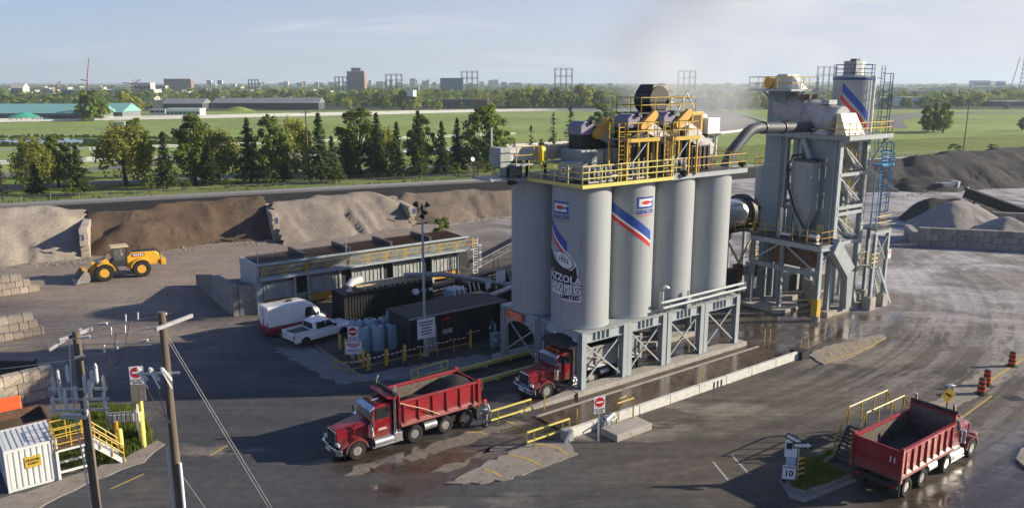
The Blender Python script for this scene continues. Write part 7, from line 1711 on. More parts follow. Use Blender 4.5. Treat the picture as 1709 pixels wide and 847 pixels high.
m_wbw = mat('weighbridge_white', (0.62, 0.62, 0.58), 0.6, var=.1, sc=1.5, dirt=(.28, .24, .2), damt=.3)
LW = 23.4; n = 8
for k in range(n):
    mb = MB(); mb.box(LW * k / n + .03, -.16, -.1, LW * (k + 1) / n - .03, .14, .58); mb.build('side_panel', m_wbw, wb, bevel=.02)
mb = MB(); mb.box(0, -.10, -.1, LW, .10, .5); mb.build('joint_fill', m_dark, wb)
mb = MB(); mb.box(.2, .145, -.1, LW - .2, 3.3, .10); mb.build('deck', mat('wet_deck', (0.090, 0.064, 0.044), .24, var=.3, sc=.6, dirt=(.13, .10, .075), damt=.4, rvar=.2), wb)
mb = MB(); mb.box(.2, 3.302, -.1, LW - .2, 3.5, .14); mb.build('rear_edge', m_conc, wb)
mb = MB(); mb.box(LW - .05, -.5, -.1, LW + .9, .6, .62); mb.build('end_box', m_black, wb)
for x in (13.2, 13.6, 14.0): mb = MB(); mb.box(x, -.19, .02, x + .12, -.162, .5); mb.build('vent_slot', m_black, wb)
o = thing('step_block', 'concrete step with a yellow hand hoop beside the weighbridge wall', 'step', G(1030, 722), YAW)
mb = MB(); mb.box(-.9, -.9, -.1, 2.1, .55, .42); mb.build('step', m_conc, o, bevel=.03)
mb = MB(); mb.path([(0.3, .35, .42), (0.3, .35, 1.75), (1.7, .35, 1.75), (1.7, .35, .42)], .05, 6); mb.path([(1.0, .9, .3), (1.0, .9, 1.7), (1.7, .9, 1.75), (1.7, .35, 1.75)], .05, 6); mb.build('hand_hoop', m_yellow, o)
mb = MB(); mb.path([(-.3, .2, .42), (-.3, .2, .8), (.3, .3, .9)], .05, 6); mb.build('low_rail', m_wbw, o)
o = thing('pump_unit', 'grey-green pump with pipes tucked between step and weighbridge wall', 'machine', G(1018, 712), YAW)
mb = MB(); mb.box(-.7, -.2, 0, .4, .4, .6); mb.build('body', m_steel, o, bevel=.05); mb = MB(); mb.tube((-.4, 0, .55), (.3, .1, .75), .18, n=10); mb.build('motor', m_galv, o, smooth=40)
o = thing('cable_box', 'small grey-green junction box with cables at the left end of the weighbridge', 'junction box', G(948, 733), YAW)
mb = MB(); mb.box(-.4, -.3, 0, .2, .3, .7); mb.build('box', m_steel, o, bevel=.03); mb = MB(); mb.tube((-.5, -.3, 0), (-.1, -.35, .8), .1, n=8); mb.build('cable', m_galv, o)
def jag(pts, step=.4, amp=.12, seed=0):
    r = random.Random(seed); out = []
    for a_, b_ in zip(pts, pts[1:] + pts[:1]):
        k = max(1, int((b_ - a_).length / step))
        for i in range(k):
            p = a_.lerp(b_, i / k); out.append((p.x + r.uniform(-amp, amp), p.y + r.uniform(-amp, amp)))
    return out
m_slab = mat('pale_worn_concrete', (0.245, 0.22, 0.19), .85, var=.2, sc=.9, dirt=(.12, .10, .085), damt=.35, bump=.2, bsc=6)
m_wear = mat('worn_fines', (0.175, 0.152, 0.126), .85, var=.25, sc=1.2, dirt=(.085, .07, .055), damt=.5)
def island(name, px, z, m, seed, amp=.12, kind='structure'):
    mb = MB(); mb.prism(jag([G(*p) for p in px], seed=seed, amp=amp), -.06, z, 'z'); o = mb.build(name, m, kind=kind); return o
island('concrete_island', [(745, 808), (800, 778), (868, 748), (893, 737), (944, 734), (962, 759), (905, 780), (850, 800), (800, 807)], .07, m_slab, 1)
island('concrete_island', [(662, 768), (690, 754), (735, 735), (789, 719), (858, 703), (880, 706), (800, 731), (735, 752), (696, 766)], .02, m_wear, 2, .3)
island('concrete_island', [(1350, 593), (1373, 608), (1405, 602), (1442, 586), (1479, 564), (1471, 558), (1426, 567), (1385, 577), (1359, 586)], .08, m_slab, 3, .08)
island('concrete_island', [(580, 790), (600, 776), (640, 768), (632, 778), (610, 788)], .012, m_wear, 4, .35)
island('concrete_island', [(715, 790), (745, 775), (800, 758), (835, 742), (800, 764), (750, 785)], .012, m_wear, 5, .3)
island('kerb_pad', [(1505, 690), (1560, 668), (1640, 618), (1709, 580), (1740, 568), (1760, 578), (1709, 605), (1655, 645), (1600, 678), (1545, 700)], .03, m_slab, 6, .15)
island('cracked_pad', [(452, 580), (500, 572), (560, 596), (600, 625), (720, 605), (800, 590), (850, 600), (690, 632), (560, 640), (510, 612)], .015, mat('grey_worn_concrete', (.20, .195, .19), .85, var=.2, sc=.7, dirt=(.09, .085, .08), damt=.4), 7, .25)
island('sidewalk', [(-120, 860), (60, 818), (130, 790), (210, 765), (262, 735), (275, 742), (240, 770), (150, 805), (60, 850)], .06, m_slab, 8, .1)
island('pole_pad', [(430, 480 + 40), (520, 530), (470, 545), (440, 540)], .012, m_slab, 9, .2)
m_paint = mat('worn_yellow_paint', (.50, .36, .08), .7, var=.2, sc=3, dirt=(.16, .13, .10), damt=.45)
m_paintw = mat('worn_white_paint', (.42, .40, .37), .7, var=.2, sc=3, dirt=(.14, .12, .10), damt=.5)
def dash(px, width, z, m=None):
    pts = smooth_line([G(x, y) for x, y in px], 1); ribbon('painted_marking', pts, width, m or m_paint, z)
for px in (((893, 742), (925, 740 + 5), (948, 760)), ((850, 760), (880, 766), (902, 778)), ((808, 783), (826, 790), (838, 797))): dash(px, .16, .078)
for px in (((780, 722), (800, 720), (812, 725)), ((845, 703), (860, 707))): dash(px, .14, .028)
for k in range(8): dash(((1382 + 11.5*k, 604 - 4.6*k), (1366 + 13*k, 586 - 3.2*k)), .13, .088)
dash(((1378, 606), (1442, 585), (1478, 565)), .16, .089)
for px in (((215, 775), (262, 745)), ((350, 760), (380, 742)), ((185, 815), (240, 790))): dash(px, .12, .006)
for px in (((1190, 770), (1215, 800)), ((1222, 760), (1250, 790)), ((1600, 700), (1655, 660)), ((1560, 715), (1600, 690))): dash(px, .12, .006, m_paintw if px[0][0] < 1300 else m_paint)
dash(((1645, 640), (1709, 598)), .2, .038); dash(((1530, 693), (1590, 668)), .14, .038)
dash(((527, 577), (600, 625)), .12, .022); dash(((545, 596), (585, 592)), .1, .022); dash(((560, 606), (590, 602)), .1, .022)
def wheel_set(o, x, y, r, w, rim_m, name='wheel', n=22, hub=True, lugs=0, deep=0):
    """tyre (part) with rim (sub-part); y>0 = left"""
    s = 1 if y > 0 else -1; M_ = Matrix.Translation((x, y, r)) @ Matrix.Rotation(-s * pi/2, 4, 'X')
    key = ('wh', round(r, 2), round(w, 2), rim_m.name, s, lugs, deep)
    if key not in TREE_MESH:
        R = Matrix.Rotation(-s * pi/2, 4, 'X')
        mb = MB(); mb.lathe([(r*.60, -w*.5), (r*.93, -w*.5), (r, -w*.36), (r, w*.36), (r*.93, w*.5), (r*.60, w*.5), (r*.56, w*.3), (r*.56, -w*.3)], n, R)
        for i in range(lugs):
            a = 2*pi*i/lugs
            for q in (-1, 1):
                mb.T = R @ Matrix.Rotation(a + q*.06, 4, 'Z') @ Matrix.Translation((r, 0, 0)); mb.box(-.02, -.09, .04 if q > 0 else -w*.47, .05, .09, w*.47 if q > 0 else -.04); mb.T = None
        rm_ = MB(); rm_.lathe([(r*.60, w*.42), (r*.52, w*.42), (r*.46, w*(.18 - deep)), (r*.26, w*(.16 - deep)), (r*.20, w*(.34 - deep * .4)), (.001, w*(.36 - deep * .4))], n, R); rm_.lathe([(r*.56, -w*.2), (.001, -w*.2)], n, R)
        for i in range(8):
            a = 2*pi*i/8; c = Vector((r*.35*cos(a), r*.35*sin(a), w*(.16 - deep))); rm_.tube(R @ c, R @ (c + Vector((0, 0, .05))), r*.05, n=6)
        TREE_MESH[key] = (mb.mesh('tyre', m_tyre, 40), rm_.mesh('rim', rim_m, 40))
    a, b = TREE_MESH[key]
    t = inst(name, a, o, (x, y, r)); inst('rim', b, t)
def arch(x, z, r0, r1, y0, y1, a0=-.15, a1=pi+.15, n=12):
    mb = MB(); ang = [a0 + (a1-a0)*i/n for i in range(n+1)]
    mb.prism([(x + r1*cos(a), z + r1*sin(a)) for a in ang] + [(x + r0*cos(a), z + r0*sin(a)) for a in ang[::-1]], y0, y1); return mb
m_rimd = mat('grimy_rim', (.34, .33, .32), .5, metal=.5, var=.25, sc=4, dirt=(.05, .045, .04), damt=.4)
m_lamp = mat('lamp_lens', (.75, .75, .72), .1, var=.05); m_amberl = mat('amber_lens', (.8, .35, .03), .2, var=.05); m_tail = mat('tail_lens', (.45, .01, .01), .2)
m_greybox = mat('grey_dump_box', (.30, .30, .31), .5, var=.15, dirt=DUST, damt=.3)
def dump_truck(label, cat, pos, rz, axles, body_m, box_m, load, L_end=None, tarp=False, ribs=8, number=None, door_text=False):
    o = thing('dump_truck', label, cat, pos, rz)
    rear = axles[-1] - .85; bx0 = -2.75
    for s in (-.42, .42): mb = MB(); mb.box(rear + .1, s - .06, .62, 1.0, s + .06, .92); mb.build('chassis_rail', m_black, o)
    for i, ax in enumerate(axles):
        mb = MB(); mb.tube((ax, -1.0, .52), (ax, 1.0, .52), .09, n=8); mb.build('axle', m_black, o)
        for s in (-1, 1): wheel_set(o, ax, s * (1.06 if i == 0 else .97), .53, .32 if i == 0 else .58, m_alu if i == 1 else m_rimd, deep=0 if i < 2 else .3)
    # hood: long tapering nose
    def ring(x, hw, z0, z1, c=.16): return [(x, -hw, z0), (x, -hw, z1 - c), (x, -hw + c, z1), (x, hw - c, z1), (x, hw, z1 - c), (x, hw, z0)]
    mb = MB(); mb.loft([ring(.98, .56, .95, 1.72), ring(.5, .60, .95, 1.80), ring(-.4, .72, .95, 1.90), ring(-1.0, .84, .95, 1.98)]); mb.build('hood', body_m, o, smooth=35, bevel=.03)
    mb = MB(); mb.box(.982, -.52, .82, 1.04, .52, 1.70); mb.build('grille_frame', m_chrome, o, bevel=.03)
    mb = MB()
    for k in range(13): mb.box(1.042, -.45 + .07*k, .88, 1.052, -.41 + .07*k, 1.64)
    mb.build('grille_bars', m_dark, o, kind='stuff')
    mb = MB(); mb.prism([(1.0, -1.18), (1.22, -.9), (1.28, 0), (1.22, .9), (1.0, 1.18), (.92, 1.18), (1.1, .8), (1.1, -.8), (.92, -1.18)], .45, .80, 'z'); mb.build('bumper', m_chrome, o, bevel=.02)
    mb = MB(); mb.box(1.285, -.28, .52, 1.30, .28, .70); mb.build('number_plate', m_wsign, o)
    for s in (-1, 1):
        mb = arch(0, .53, .62, .72, min(s*.72, s*1.22), max(s*.72, s*1.22), .05, pi - .1); mb.build('fender', body_m, o, smooth=40)
        mb = arch(0, .53, .585, .618, min(s*.8, s*1.24), max(s*.8, s*1.24), .05, pi - .1); mb.build('fender_lip', m_black, o, smooth=40)
        mb = MB(); mb.hexa([(.55, s*.60, .95), (1.0, s*.60, .80), (1.0, s*1.15, .80), (.55, s*1.2, .95)], [(.5, s*.62, 1.25), (.95, s*.58, 1.22), (.95, s*.95, 1.08), (.5, s*1.1, 1.2)]); mb.build('fender_front', body_m, o, bevel=.03)
        mb = MB(); mb.box(.96, min(s*.62, s*.98), .92, 1.06, max(s*.62, s*.98), 1.12); mb.build('headlight', m_lamp, o, bevel=.02)
        mb = MB(); mb.tube((-.95, s*1.0, 1.1), (-.95, s*1.0, 1.85), .19, n=14); mb.build('air_cleaner', m_chrome, o, smooth=40)
        mb = MB(); mb.tube((-2.52, s*1.05, .9), (-2.52, s*1.05, 3.0), .10, n=12); mb.build('exhaust_shield', m_chrome, o, smooth=40)
        mb = MB(); mb.path([(-2.52, s*1.05, 3.0), (-2.52, s*1.05, 3.5), (-2.62, s*1.05, 3.8)], .075, 10); mb.build('exhaust_stack', m_chrome, o, smooth=50)
        mb = MB(); mb.bar((-1.0, s*.95, 2.2), (-.95, s*1.32, 2.2), .03); mb.bar((-1.0, s*.95, 1.8), (-.95, s*1.32, 1.8), .03); mb.build('mirror_arm', m_chrome, o)
        mb = MB(); mb.box(-1.0, s*1.32 - .04, 1.75, -.9, s*1.32 + .10, 2.35); mb.build('mirror', m_chrome, o, bevel=.02)
        mb = MB(); mb.tube((-3.2 if tarp else -1.1, s*.98, .62), (-2.35 if not tarp else -2.35, s*.98, .62), .27, n=16); mb.build('fuel_tank', m_alu, o, smooth=40, bevel=.02)
        mb = MB(); mb.box(-2.95, s*.98 - .25, .38, -.95, s*.98 + .25, .44); mb.build('step', m_alu, o); 
        mb = MB(); mb.box(-2.9, min(s*.75, s*1.2), .45, -2.38, max(s*.75, s*1.2), .95); mb.build('tool_box', m_alu, o, bevel=.02)
        if len(axles) > 3:
            xm = (axles[1] + axles[2]) / 2 - .05; mb = MB(); mb.tube((xm - .45, s*.92, .72), (xm + .42, s*.92, .72), .27, n=14); mb.build('air_tank', m_alu, o, smooth=40)
        mb = MB(); mb.box(rear + .05, min(s*.68, s*1.25), .25, rear + .09, max(s*.68, s*1.25), .95); mb.build('mud_flap', m_black, o)
    # cab
    mb = MB(); cr_ = lambda x, hw, z0, z1, hr: [(x, -hw, z0), (x, -hw, 1.95), (x, -hr, z1 - .1), (x, -hr + .12, z1), (x, hr - .12, z1), (x, hr, z1 - .1), (x, hw, 1.95), (x, hw, z0)]
    mb.loft([cr_(-1.02, .96, .85, 1.98, .96), cr_(-1.30, .97, .85, 2.72, .86), cr_(-1.6, .97, .85, 2.86, .86), cr_(-2.36, .97, .85, 2.84, .86)]); mb.build('cab', body_m, o, smooth=35, bevel=.02)
    mb = MB(); mb.quad((-1.035, -.80, 2.04), (-1.035, .80, 2.04), (-1.285, .74, 2.64), (-1.285, -.74, 2.64)); ob = mb.build('windshield', m_glass, o); ob.location = (.022, 0, .012)
    mb = MB(); mb.hexa([(-1.30, -.9, 2.66), (-.98, -.9, 2.52), (-.98, .9, 2.52), (-1.30, .9, 2.66)], [(-1.32, -.88, 2.74), (-.96, -.9, 2.58), (-.96, .9, 2.58), (-1.32, .88, 2.74)]); mb.build('sun_visor', m_chrome, o)
    for s in (-1, 1):
        mb = MB(); mb.box(-2.2, s*.972, .92, -1.15, s*.985, 1.93); mb.build('door', body_m, o)
        mb = MB(); mb.quad((-2.15, s*.965, 2.0), (-1.28, s*.965, 2.0), (-1.42, s*.885, 2.62), (-2.12, s*.885, 2.62)); ob = mb.build('side_window', m_glass, o); ob.location = (0, s*.028, .0)
        mb = MB(); mb.bar((-2.12, s*1.0, 1.55), (-2.0, s*1.0, 1.55), .03); mb.build('door_handle', m_chrome, o)
        if door_text:
            for k, w_ in enumerate((.24, .28)): mb = MB(); mb.box(-1.72 - w_, s*.986, 1.38 - .08*k, -1.72 + w_, s*.990, 1.42 - .08*k); mb.build('door_lettering', m_wsign, o)
    for k in range(5): mb = MB(); mb.lathe([(.07, 0), (.06, .07), (.01, .10)], 10, Matrix.Translation((-1.5, -.6 + .3*k, 2.86))); mb.build('roof_lamp', m_amberl, o)
    mb = MB(); mb.tube((-1.9, .3, 2.95), (-1.4, .3, 2.95), .06, n=10); mb.build('air_horn', m_chrome, o)
    # box
    b0, b1, z0, z1, hw = bx0, rear, 1.08, 2.72, 1.26
    mb = MB(); mb.hexa([(b1, -.9, z0), (b0, -.9, z0), (b0, .9, z0), (b1, .9, z0)], [(b1, -1.2, z0 + .32), (b0, -1.2, z0 + .32), (b0, 1.2, z0 + .32), (b1, 1.2, z0 + .32)]); mb.build('box_floor', m_boxin, o)
    for s in (-1, 1):
        mb = MB(); mb.box(b1, min(s*1.2, s*hw), z0 + .25, b0, max(s*1.2, s*hw), z1); mb.build('box_side', box_m, o)
        mb = MB(); mb.box(b1 + .05, min(s*1.192, s*1.198), z0 + .32, b0 - .05, max(s*1.192, s*1.198), z1 - .05); mb.build('side_lining', m_boxin, o)
        mb = MB(); mb.box(b1 - .05, min(s*1.16, s*1.36), z1, b0 + .05, max(s*1.16, s*1.36), z1 + .12); mb.build('top_rail', box_m, o, bevel=.02)
        mb = MB(); mb.hexa([(b1, s*hw, z0 + .20), (b0, s*hw, z0 + .20), (b0, s*1.40, z0 + .22), (b1, s*1.40, z0 + .22)], [(b1, s*hw, z0 + .48), (b0, s*hw, z0 + .48), (b0, s*1.36, z0 + .34), (b1, s*1.36, z0 + .34)]); mb.build('lower_rail', box_m, o)
        for k in range(ribs):
            x = b1 + .35 + (b0 - b1 - .6) * k / (ribs - 1)
            mb = MB(); mb.hexa([(x - .08, s*hw, z0 + .42), (x + .08, s*hw, z0 + .42), (x + .05, s*1.37, z0 + .36), (x - .05, s*1.37, z0 + .36)], [(x - .08, s*hw, z1 - .002), (x + .08, s*hw, z1 - .002), (x + .05, s*1.34, z1 - .002), (x - .05, s*1.34, z1 - .002)]); mb.build('rib', box_m, o)
    mb = MB(); mb.box(b0 + .001, -1.26, z0, b0 + .09, 1.26, z1 + .55); mb.build('headboard', box_m, o, bevel=.02)
    mb = MB(); mb.box(b0 - .02, -1.18, z0 + .3, b0 - .005, 1.18, z1 + .45); mb.build('headboard_lining', m_boxin, o)
    mb = MB(); mb.hexa([(b0 + .09, -1.2, z1 + .30), (b0 + .75, -1.15, z1 + .42), (b0 + .75, 1.15, z1 + .42), (b0 + .09, 1.2, z1 + .30)], [(b0 + .09, -1.2, z1 + .55), (b0 + .75, -1.15, z1 + .50), (b0 + .75, 1.15, z1 + .50), (b0 + .09, 1.2, z1 + .55)]); mb.build('cab_guard', box_m, o, bevel=.02)
    mb = MB(); mb.box(b1 - .10, -1.28, z0 + .05, b1 - .001, 1.28, z1 + .06); mb.build('tailgate', box_m, o, bevel=.02)
    mb = MB(); mb.box(b1 - .14, -1.3, z0 + .78, b1 - .101, 1.3, z0 + .86); mb.build('tailgate_rib', box_m, o)
    for s in (-1, 1): mb = MB(); mb.box(b1 - .18, s*1.31 - .07, z0 - .02, b1 + .05, s*1.31 + .07, z1 + .25); mb.build('corner_post', box_m, o, bevel=.02)
    mb = MB(); mb.box(b1 - .08, -1.2, .62, b1 + .02, 1.2, .86); mb.build('rear_bar', m_black, o)
    for s in (-1, 1): mb = MB(); mb.box(b1 - .10, s*.95 - .14, .68, b1 - .081, s*.95 + .14, .80); mb.build('tail_lamp', m_tail, o)
    mb = MB(); mb.path([(b0 + .1, 1.42, z1 + .1), (b0 - 1.6, 1.42, z0 + .95), (b0 - 2.6, 1.42, z0 + .35)], .03, 6); mb.build('tarp_arm', m_tan, o)
    mb = MB(); mb.tube((b0 + .2, -1.3, z1 + .62), (b0 + .2, 1.3, z1 + .62), .10, n=10); mb.build('tarp_roll', m_tarp, o)
    mb = MB()
    for k in range(5): mb.bar((b0 - .15, 1.39, z0 + .5 + .25*k), (b0 - .55, 1.39, z0 + .5 + .25*k), .035)
    mb.build('ladder_rungs', box_m, o, kind='stuff')
    if tarp:
        mb = MB(); ring_ = [(1.25 * cos(a), z1 + .55 + .55 * sin(a)) for a in [pi * i / 10 for i in range(11)]]; mb.prism(ring_, b0 - .3, b0 + 1.3, 'x'); mb.build('tarp_hood', m_tarp, o, smooth=50)
    if number:
        text_obj(number, .42, m_wsign, o, lambda x, y: (b1 - .106, -.82 - x, z0 + 1.1 + y), offset=.01)
    if load:
        c = o.matrix_basis @ Vector(((b0 + b1)/2, 0, 0)); q = thing('asphalt_load', load[0], 'asphalt load', (c.x, c.y, z0 + .3), rz)
        mb = MB(); Lb = (b0 - b1) - .1; nx, ny = 36, 14; vs = []
        for i in range(nx + 1):
            for j in range(ny + 1):
                x = -Lb/2 + Lb*i/nx; y = -1.17 + 2.34*j/ny
                h = .25
                for (cx_, hh, sl) in load[1]:
                    h = max(h, hh - sl * sqrt((x - cx_)**2 + (y*.8)**2 + .05))
                vs.append((x, y, h + .05*noise.noise((x*2, y*2, 5))))
        mb.add(vs, [(i*(ny+1)+j, (i+1)*(ny+1)+j, (i+1)*(ny+1)+j+1, i*(ny+1)+j+1) for i in range(nx) for j in range(ny)]); mb.build('heap', m_mix, q, smooth=180)
    return o
dump_truck('red dump truck with a heaped load of black asphalt leaving the silo lanes', 'dump truck', S(-16.84, 1.40), YAW + pi, (0, -3.75, -5.9, -7.4), m_truck, m_box, ('heaped black asphalt in the box of the left red truck', ((-1.9, 1.78, .56), (.9, 1.0, .40))), ribs=6, door_text=True)
dump_truck('empty red dump truck seen from behind beside the yellow stair, lower right', 'dump truck', S(11.45, -19.45), YAW, (0, -3.1, -5.8, -7.45), m_truck, m_box, None, ribs=8, number='11')
dump_truck('red-cabbed truck with grey box waiting under the silos', 'dump truck', S(-2.55, 1.85), YAW + pi, (0, -4.1, -6.6, -7.9), m_truck, m_greybox, None, ribs=5, tarp=True)
m_catd = mat('loader_dark', (.03, .03, .03), .6, var=.2); m_rimy = mat('loader_rim', (.66, .36, .05), .5, var=.1, dirt=DUST, damt=.2); m_bucket = mat('worn_bucket_steel', (.38, .36, .34), .45, metal=.4, var=.15, dirt=DUST, damt=.3)
gf, gr_ = G(183, 466), G(240, 459); ang = atan2(gf.y - gr_.y, gf.x - gr_.x)
lo = thing('wheel_loader', 'big yellow wheel loader with a grey bucket parked in front of the brown pile', 'wheel loader', (gf + gr_) / 2 + Vector((-.7, .4, 0)), ang)
for x in (1.85, -1.85):
    for y in (-1.15, 1.15): wheel_set(lo, x, y, .90, .72, m_rimy, n=24, lugs=18)
mb = MB(); mb.prism([(-.5, 1.0), (-3.6, 1.15), (-3.9, 1.4), (-3.85, 2.35), (-3.3, 2.62), (-1.0, 2.72), (-.5, 2.3)], -.85, .85); mb.build('engine_cover', m_cat, lo, bevel=.08, smooth=40)
mb = MB(); mb.box(-3.7, -.7, 2.63, -1.1, .7, 2.74); mb.build('cover_top', m_catd, lo, bevel=.04)
mb = MB(); mb.box(-4.45, -1.05, .95, -3.9, 1.05, 1.75); mb.build('counterweight', m_cat, lo, bevel=.08)
mb = MB(); mb.box(-3.95, -.8, 1.5, -3.86, .8, 2.4); mb.build('rear_grille', m_catd, lo)
mb = MB(); mb.tube((-1.9, .35, 2.7), (-1.9, .35, 3.25), .09, n=10); mb.build('exhaust', m_black, lo)
mb = MB(); mb.box(-.5, -.78, 1.3, 1.0, .78, 2.0); mb.build('cab_base', m_catd, lo)
for (x, y) in ((-.55, -.72), (-.55, .72), (.75, -.72), (.75, .72)): mb = MB(); mb.bar((x, y, 1.9), (x * .95, y * .95, 3.35), .10); mb.build('cab_pillar', m_catd, lo)
m_clear = bpy.data.materials.new('cab_glass'); m_clear.use_nodes = True; cb_ = m_clear.node_tree.nodes['Principled BSDF']; cb_.inputs['Base Color'].default_value = (.55, .62, .62, 1); cb_.inputs['Roughness'].default_value = .03; cb_.inputs['Transmission Weight'].default_value = .85; cb_.inputs['IOR'].default_value = 1.05
for s in (-1, 1): mb = MB(); mb.box(-.5, s*.715 - .008, 1.95, .72, s*.715 + .008, 3.3); mb.build('side_glass', m_clear, lo)
mb = MB(); mb.box(.745, -.68, 1.95, .76, .68, 3.3); mb.build('windscreen', m_clear, lo)
mb = MB(); mb.box(-.8, -.85, 3.36, 1.0, .85, 3.55); mb.build('cab_roof', m_tan, lo, bevel=.06)
for s in (-1, 1):
    arch(-1.85, .9, 1.02, 1.14, min(s*.8, s*1.5), max(s*.8, s*1.5), .2, pi - .5).build('rear_fender', m_cat, lo, smooth=40)
    arch(1.85, .9, 1.0, 1.12, min(s*.8, s*1.5), max(s*.8, s*1.5), .9, pi - .1).build('front_fender', m_cat, lo, smooth=40)
    mb = MB(); mb.prism([(1.1, 1.7), (1.5, 2.35), (2.3, 1.9), (3.5, .85), (3.5, .55), (2.9, .75), (1.9, 1.5)], s*.55 - .1, s*.55 + .1); mb.build('lift_arm', m_cat, lo, bevel=.03)
    mb = MB(); mb.tube((1.2, s*.75, 1.2), (2.6, s*.62, 1.35), .09, n=8); mb.build('lift_cylinder', m_galv, lo)
    for k in range(4): mb = MB(); mb.box(.2 + .1*k, s*1.0 - .15, .7 + .25*k, .6 + .1*k, s*1.0 + .15, .75 + .25*k); mb.build('access_step', m_catd, lo)
    mb = MB(); mb.bar((-.6, s*.85, 2.5), (-1.4, s*.85, 2.95), .04); mb.bar((-1.4, s*.85, 2.95), (-3.0, s*.85, 2.95), .04); mb.build('hand_rail', m_catd, lo)
mb = MB(); mb.prism([(.3, .7), (2.6, .75), (2.2, 1.7), (1.0, 1.75)], -.45, .45); mb.build('front_frame', m_cat, lo, bevel=.04)
mb = MB(); mb.tube((1.5, 0, 2.2), (2.8, 0, 1.75), .10, n=8); mb.build('tilt_cylinder', m_galv, lo); mb = MB(); mb.box(2.6, -.15, 1.0, 2.95, .15, 2.0); mb.build('bell_crank', m_cat, lo, bevel=.03)
mb = MB(); bk = [(3.45, .12), (4.75, .02), (4.8, .06), (3.6, .24), (3.42, .5), (3.45, .95), (3.75, 1.38), (3.68, 1.45), (3.32, 1.02), (3.28, .4)]; mb.prism(bk, -1.6, 1.6); mb.build('bucket_shell', m_bucket, lo)
for s in (-1, 1): mb = MB(); mb.prism([(3.42, .14), (4.7, .05), (4.45, .55), (3.78, 1.36), (3.44, .98), (3.3, .45)], s*1.6 - .03 + s*.032, s*1.6 + .03 + s*.032); mb.build('bucket_side', m_bucket, lo)
mb = MB(); mb.box(3.5, -1.6, 1.40, 3.95, 1.6, 1.52); mb.build('spill_guard', m_cat, lo, bevel=.02)
for s in (-1, 1):
    mb = MB(); mb.prism([(-1.05, 2.22), (-2.3, 2.22), (-2.38, 2.4), (-2.3, 2.56), (-1.05, 2.56), (-.98, 2.4)], s*.852, s*.862); mb.build('logo_plate', mat('maroon_badge', (.13, .02, .06), .4), lo)
    for k in range(5): mb = MB(); mb.prism([(-1.2 - .22*k, 2.30), (-1.34 - .22*k, 2.30), (-1.34 - .22*k, 2.48), (-1.2 - .22*k, 2.48)], s*.864, s*.870); mb.build('logo_glyph', m_wsign, lo)
m_skin = mat('skin', (.45, .27, .19), .6, var=.05); m_vest = mat('green_vest', (.04, .30, .22), .7, var=.1); m_shirt = mat('pale_shirt', (.55, .55, .56), .8, var=.1); m_trous = mat('grey_trousers', (.22, .21, .22), .85, var=.12); m_boot = mat('dark_boot', (.03, .025, .02), .7); m_hvo = mat('orange_vest', (.80, .16, .03), .7, var=.05); m_helm = mat('red_helmet', (.62, .03, .03), .3, var=.03); m_silver = mat('reflective_tape', (.65, .68, .66), .3)
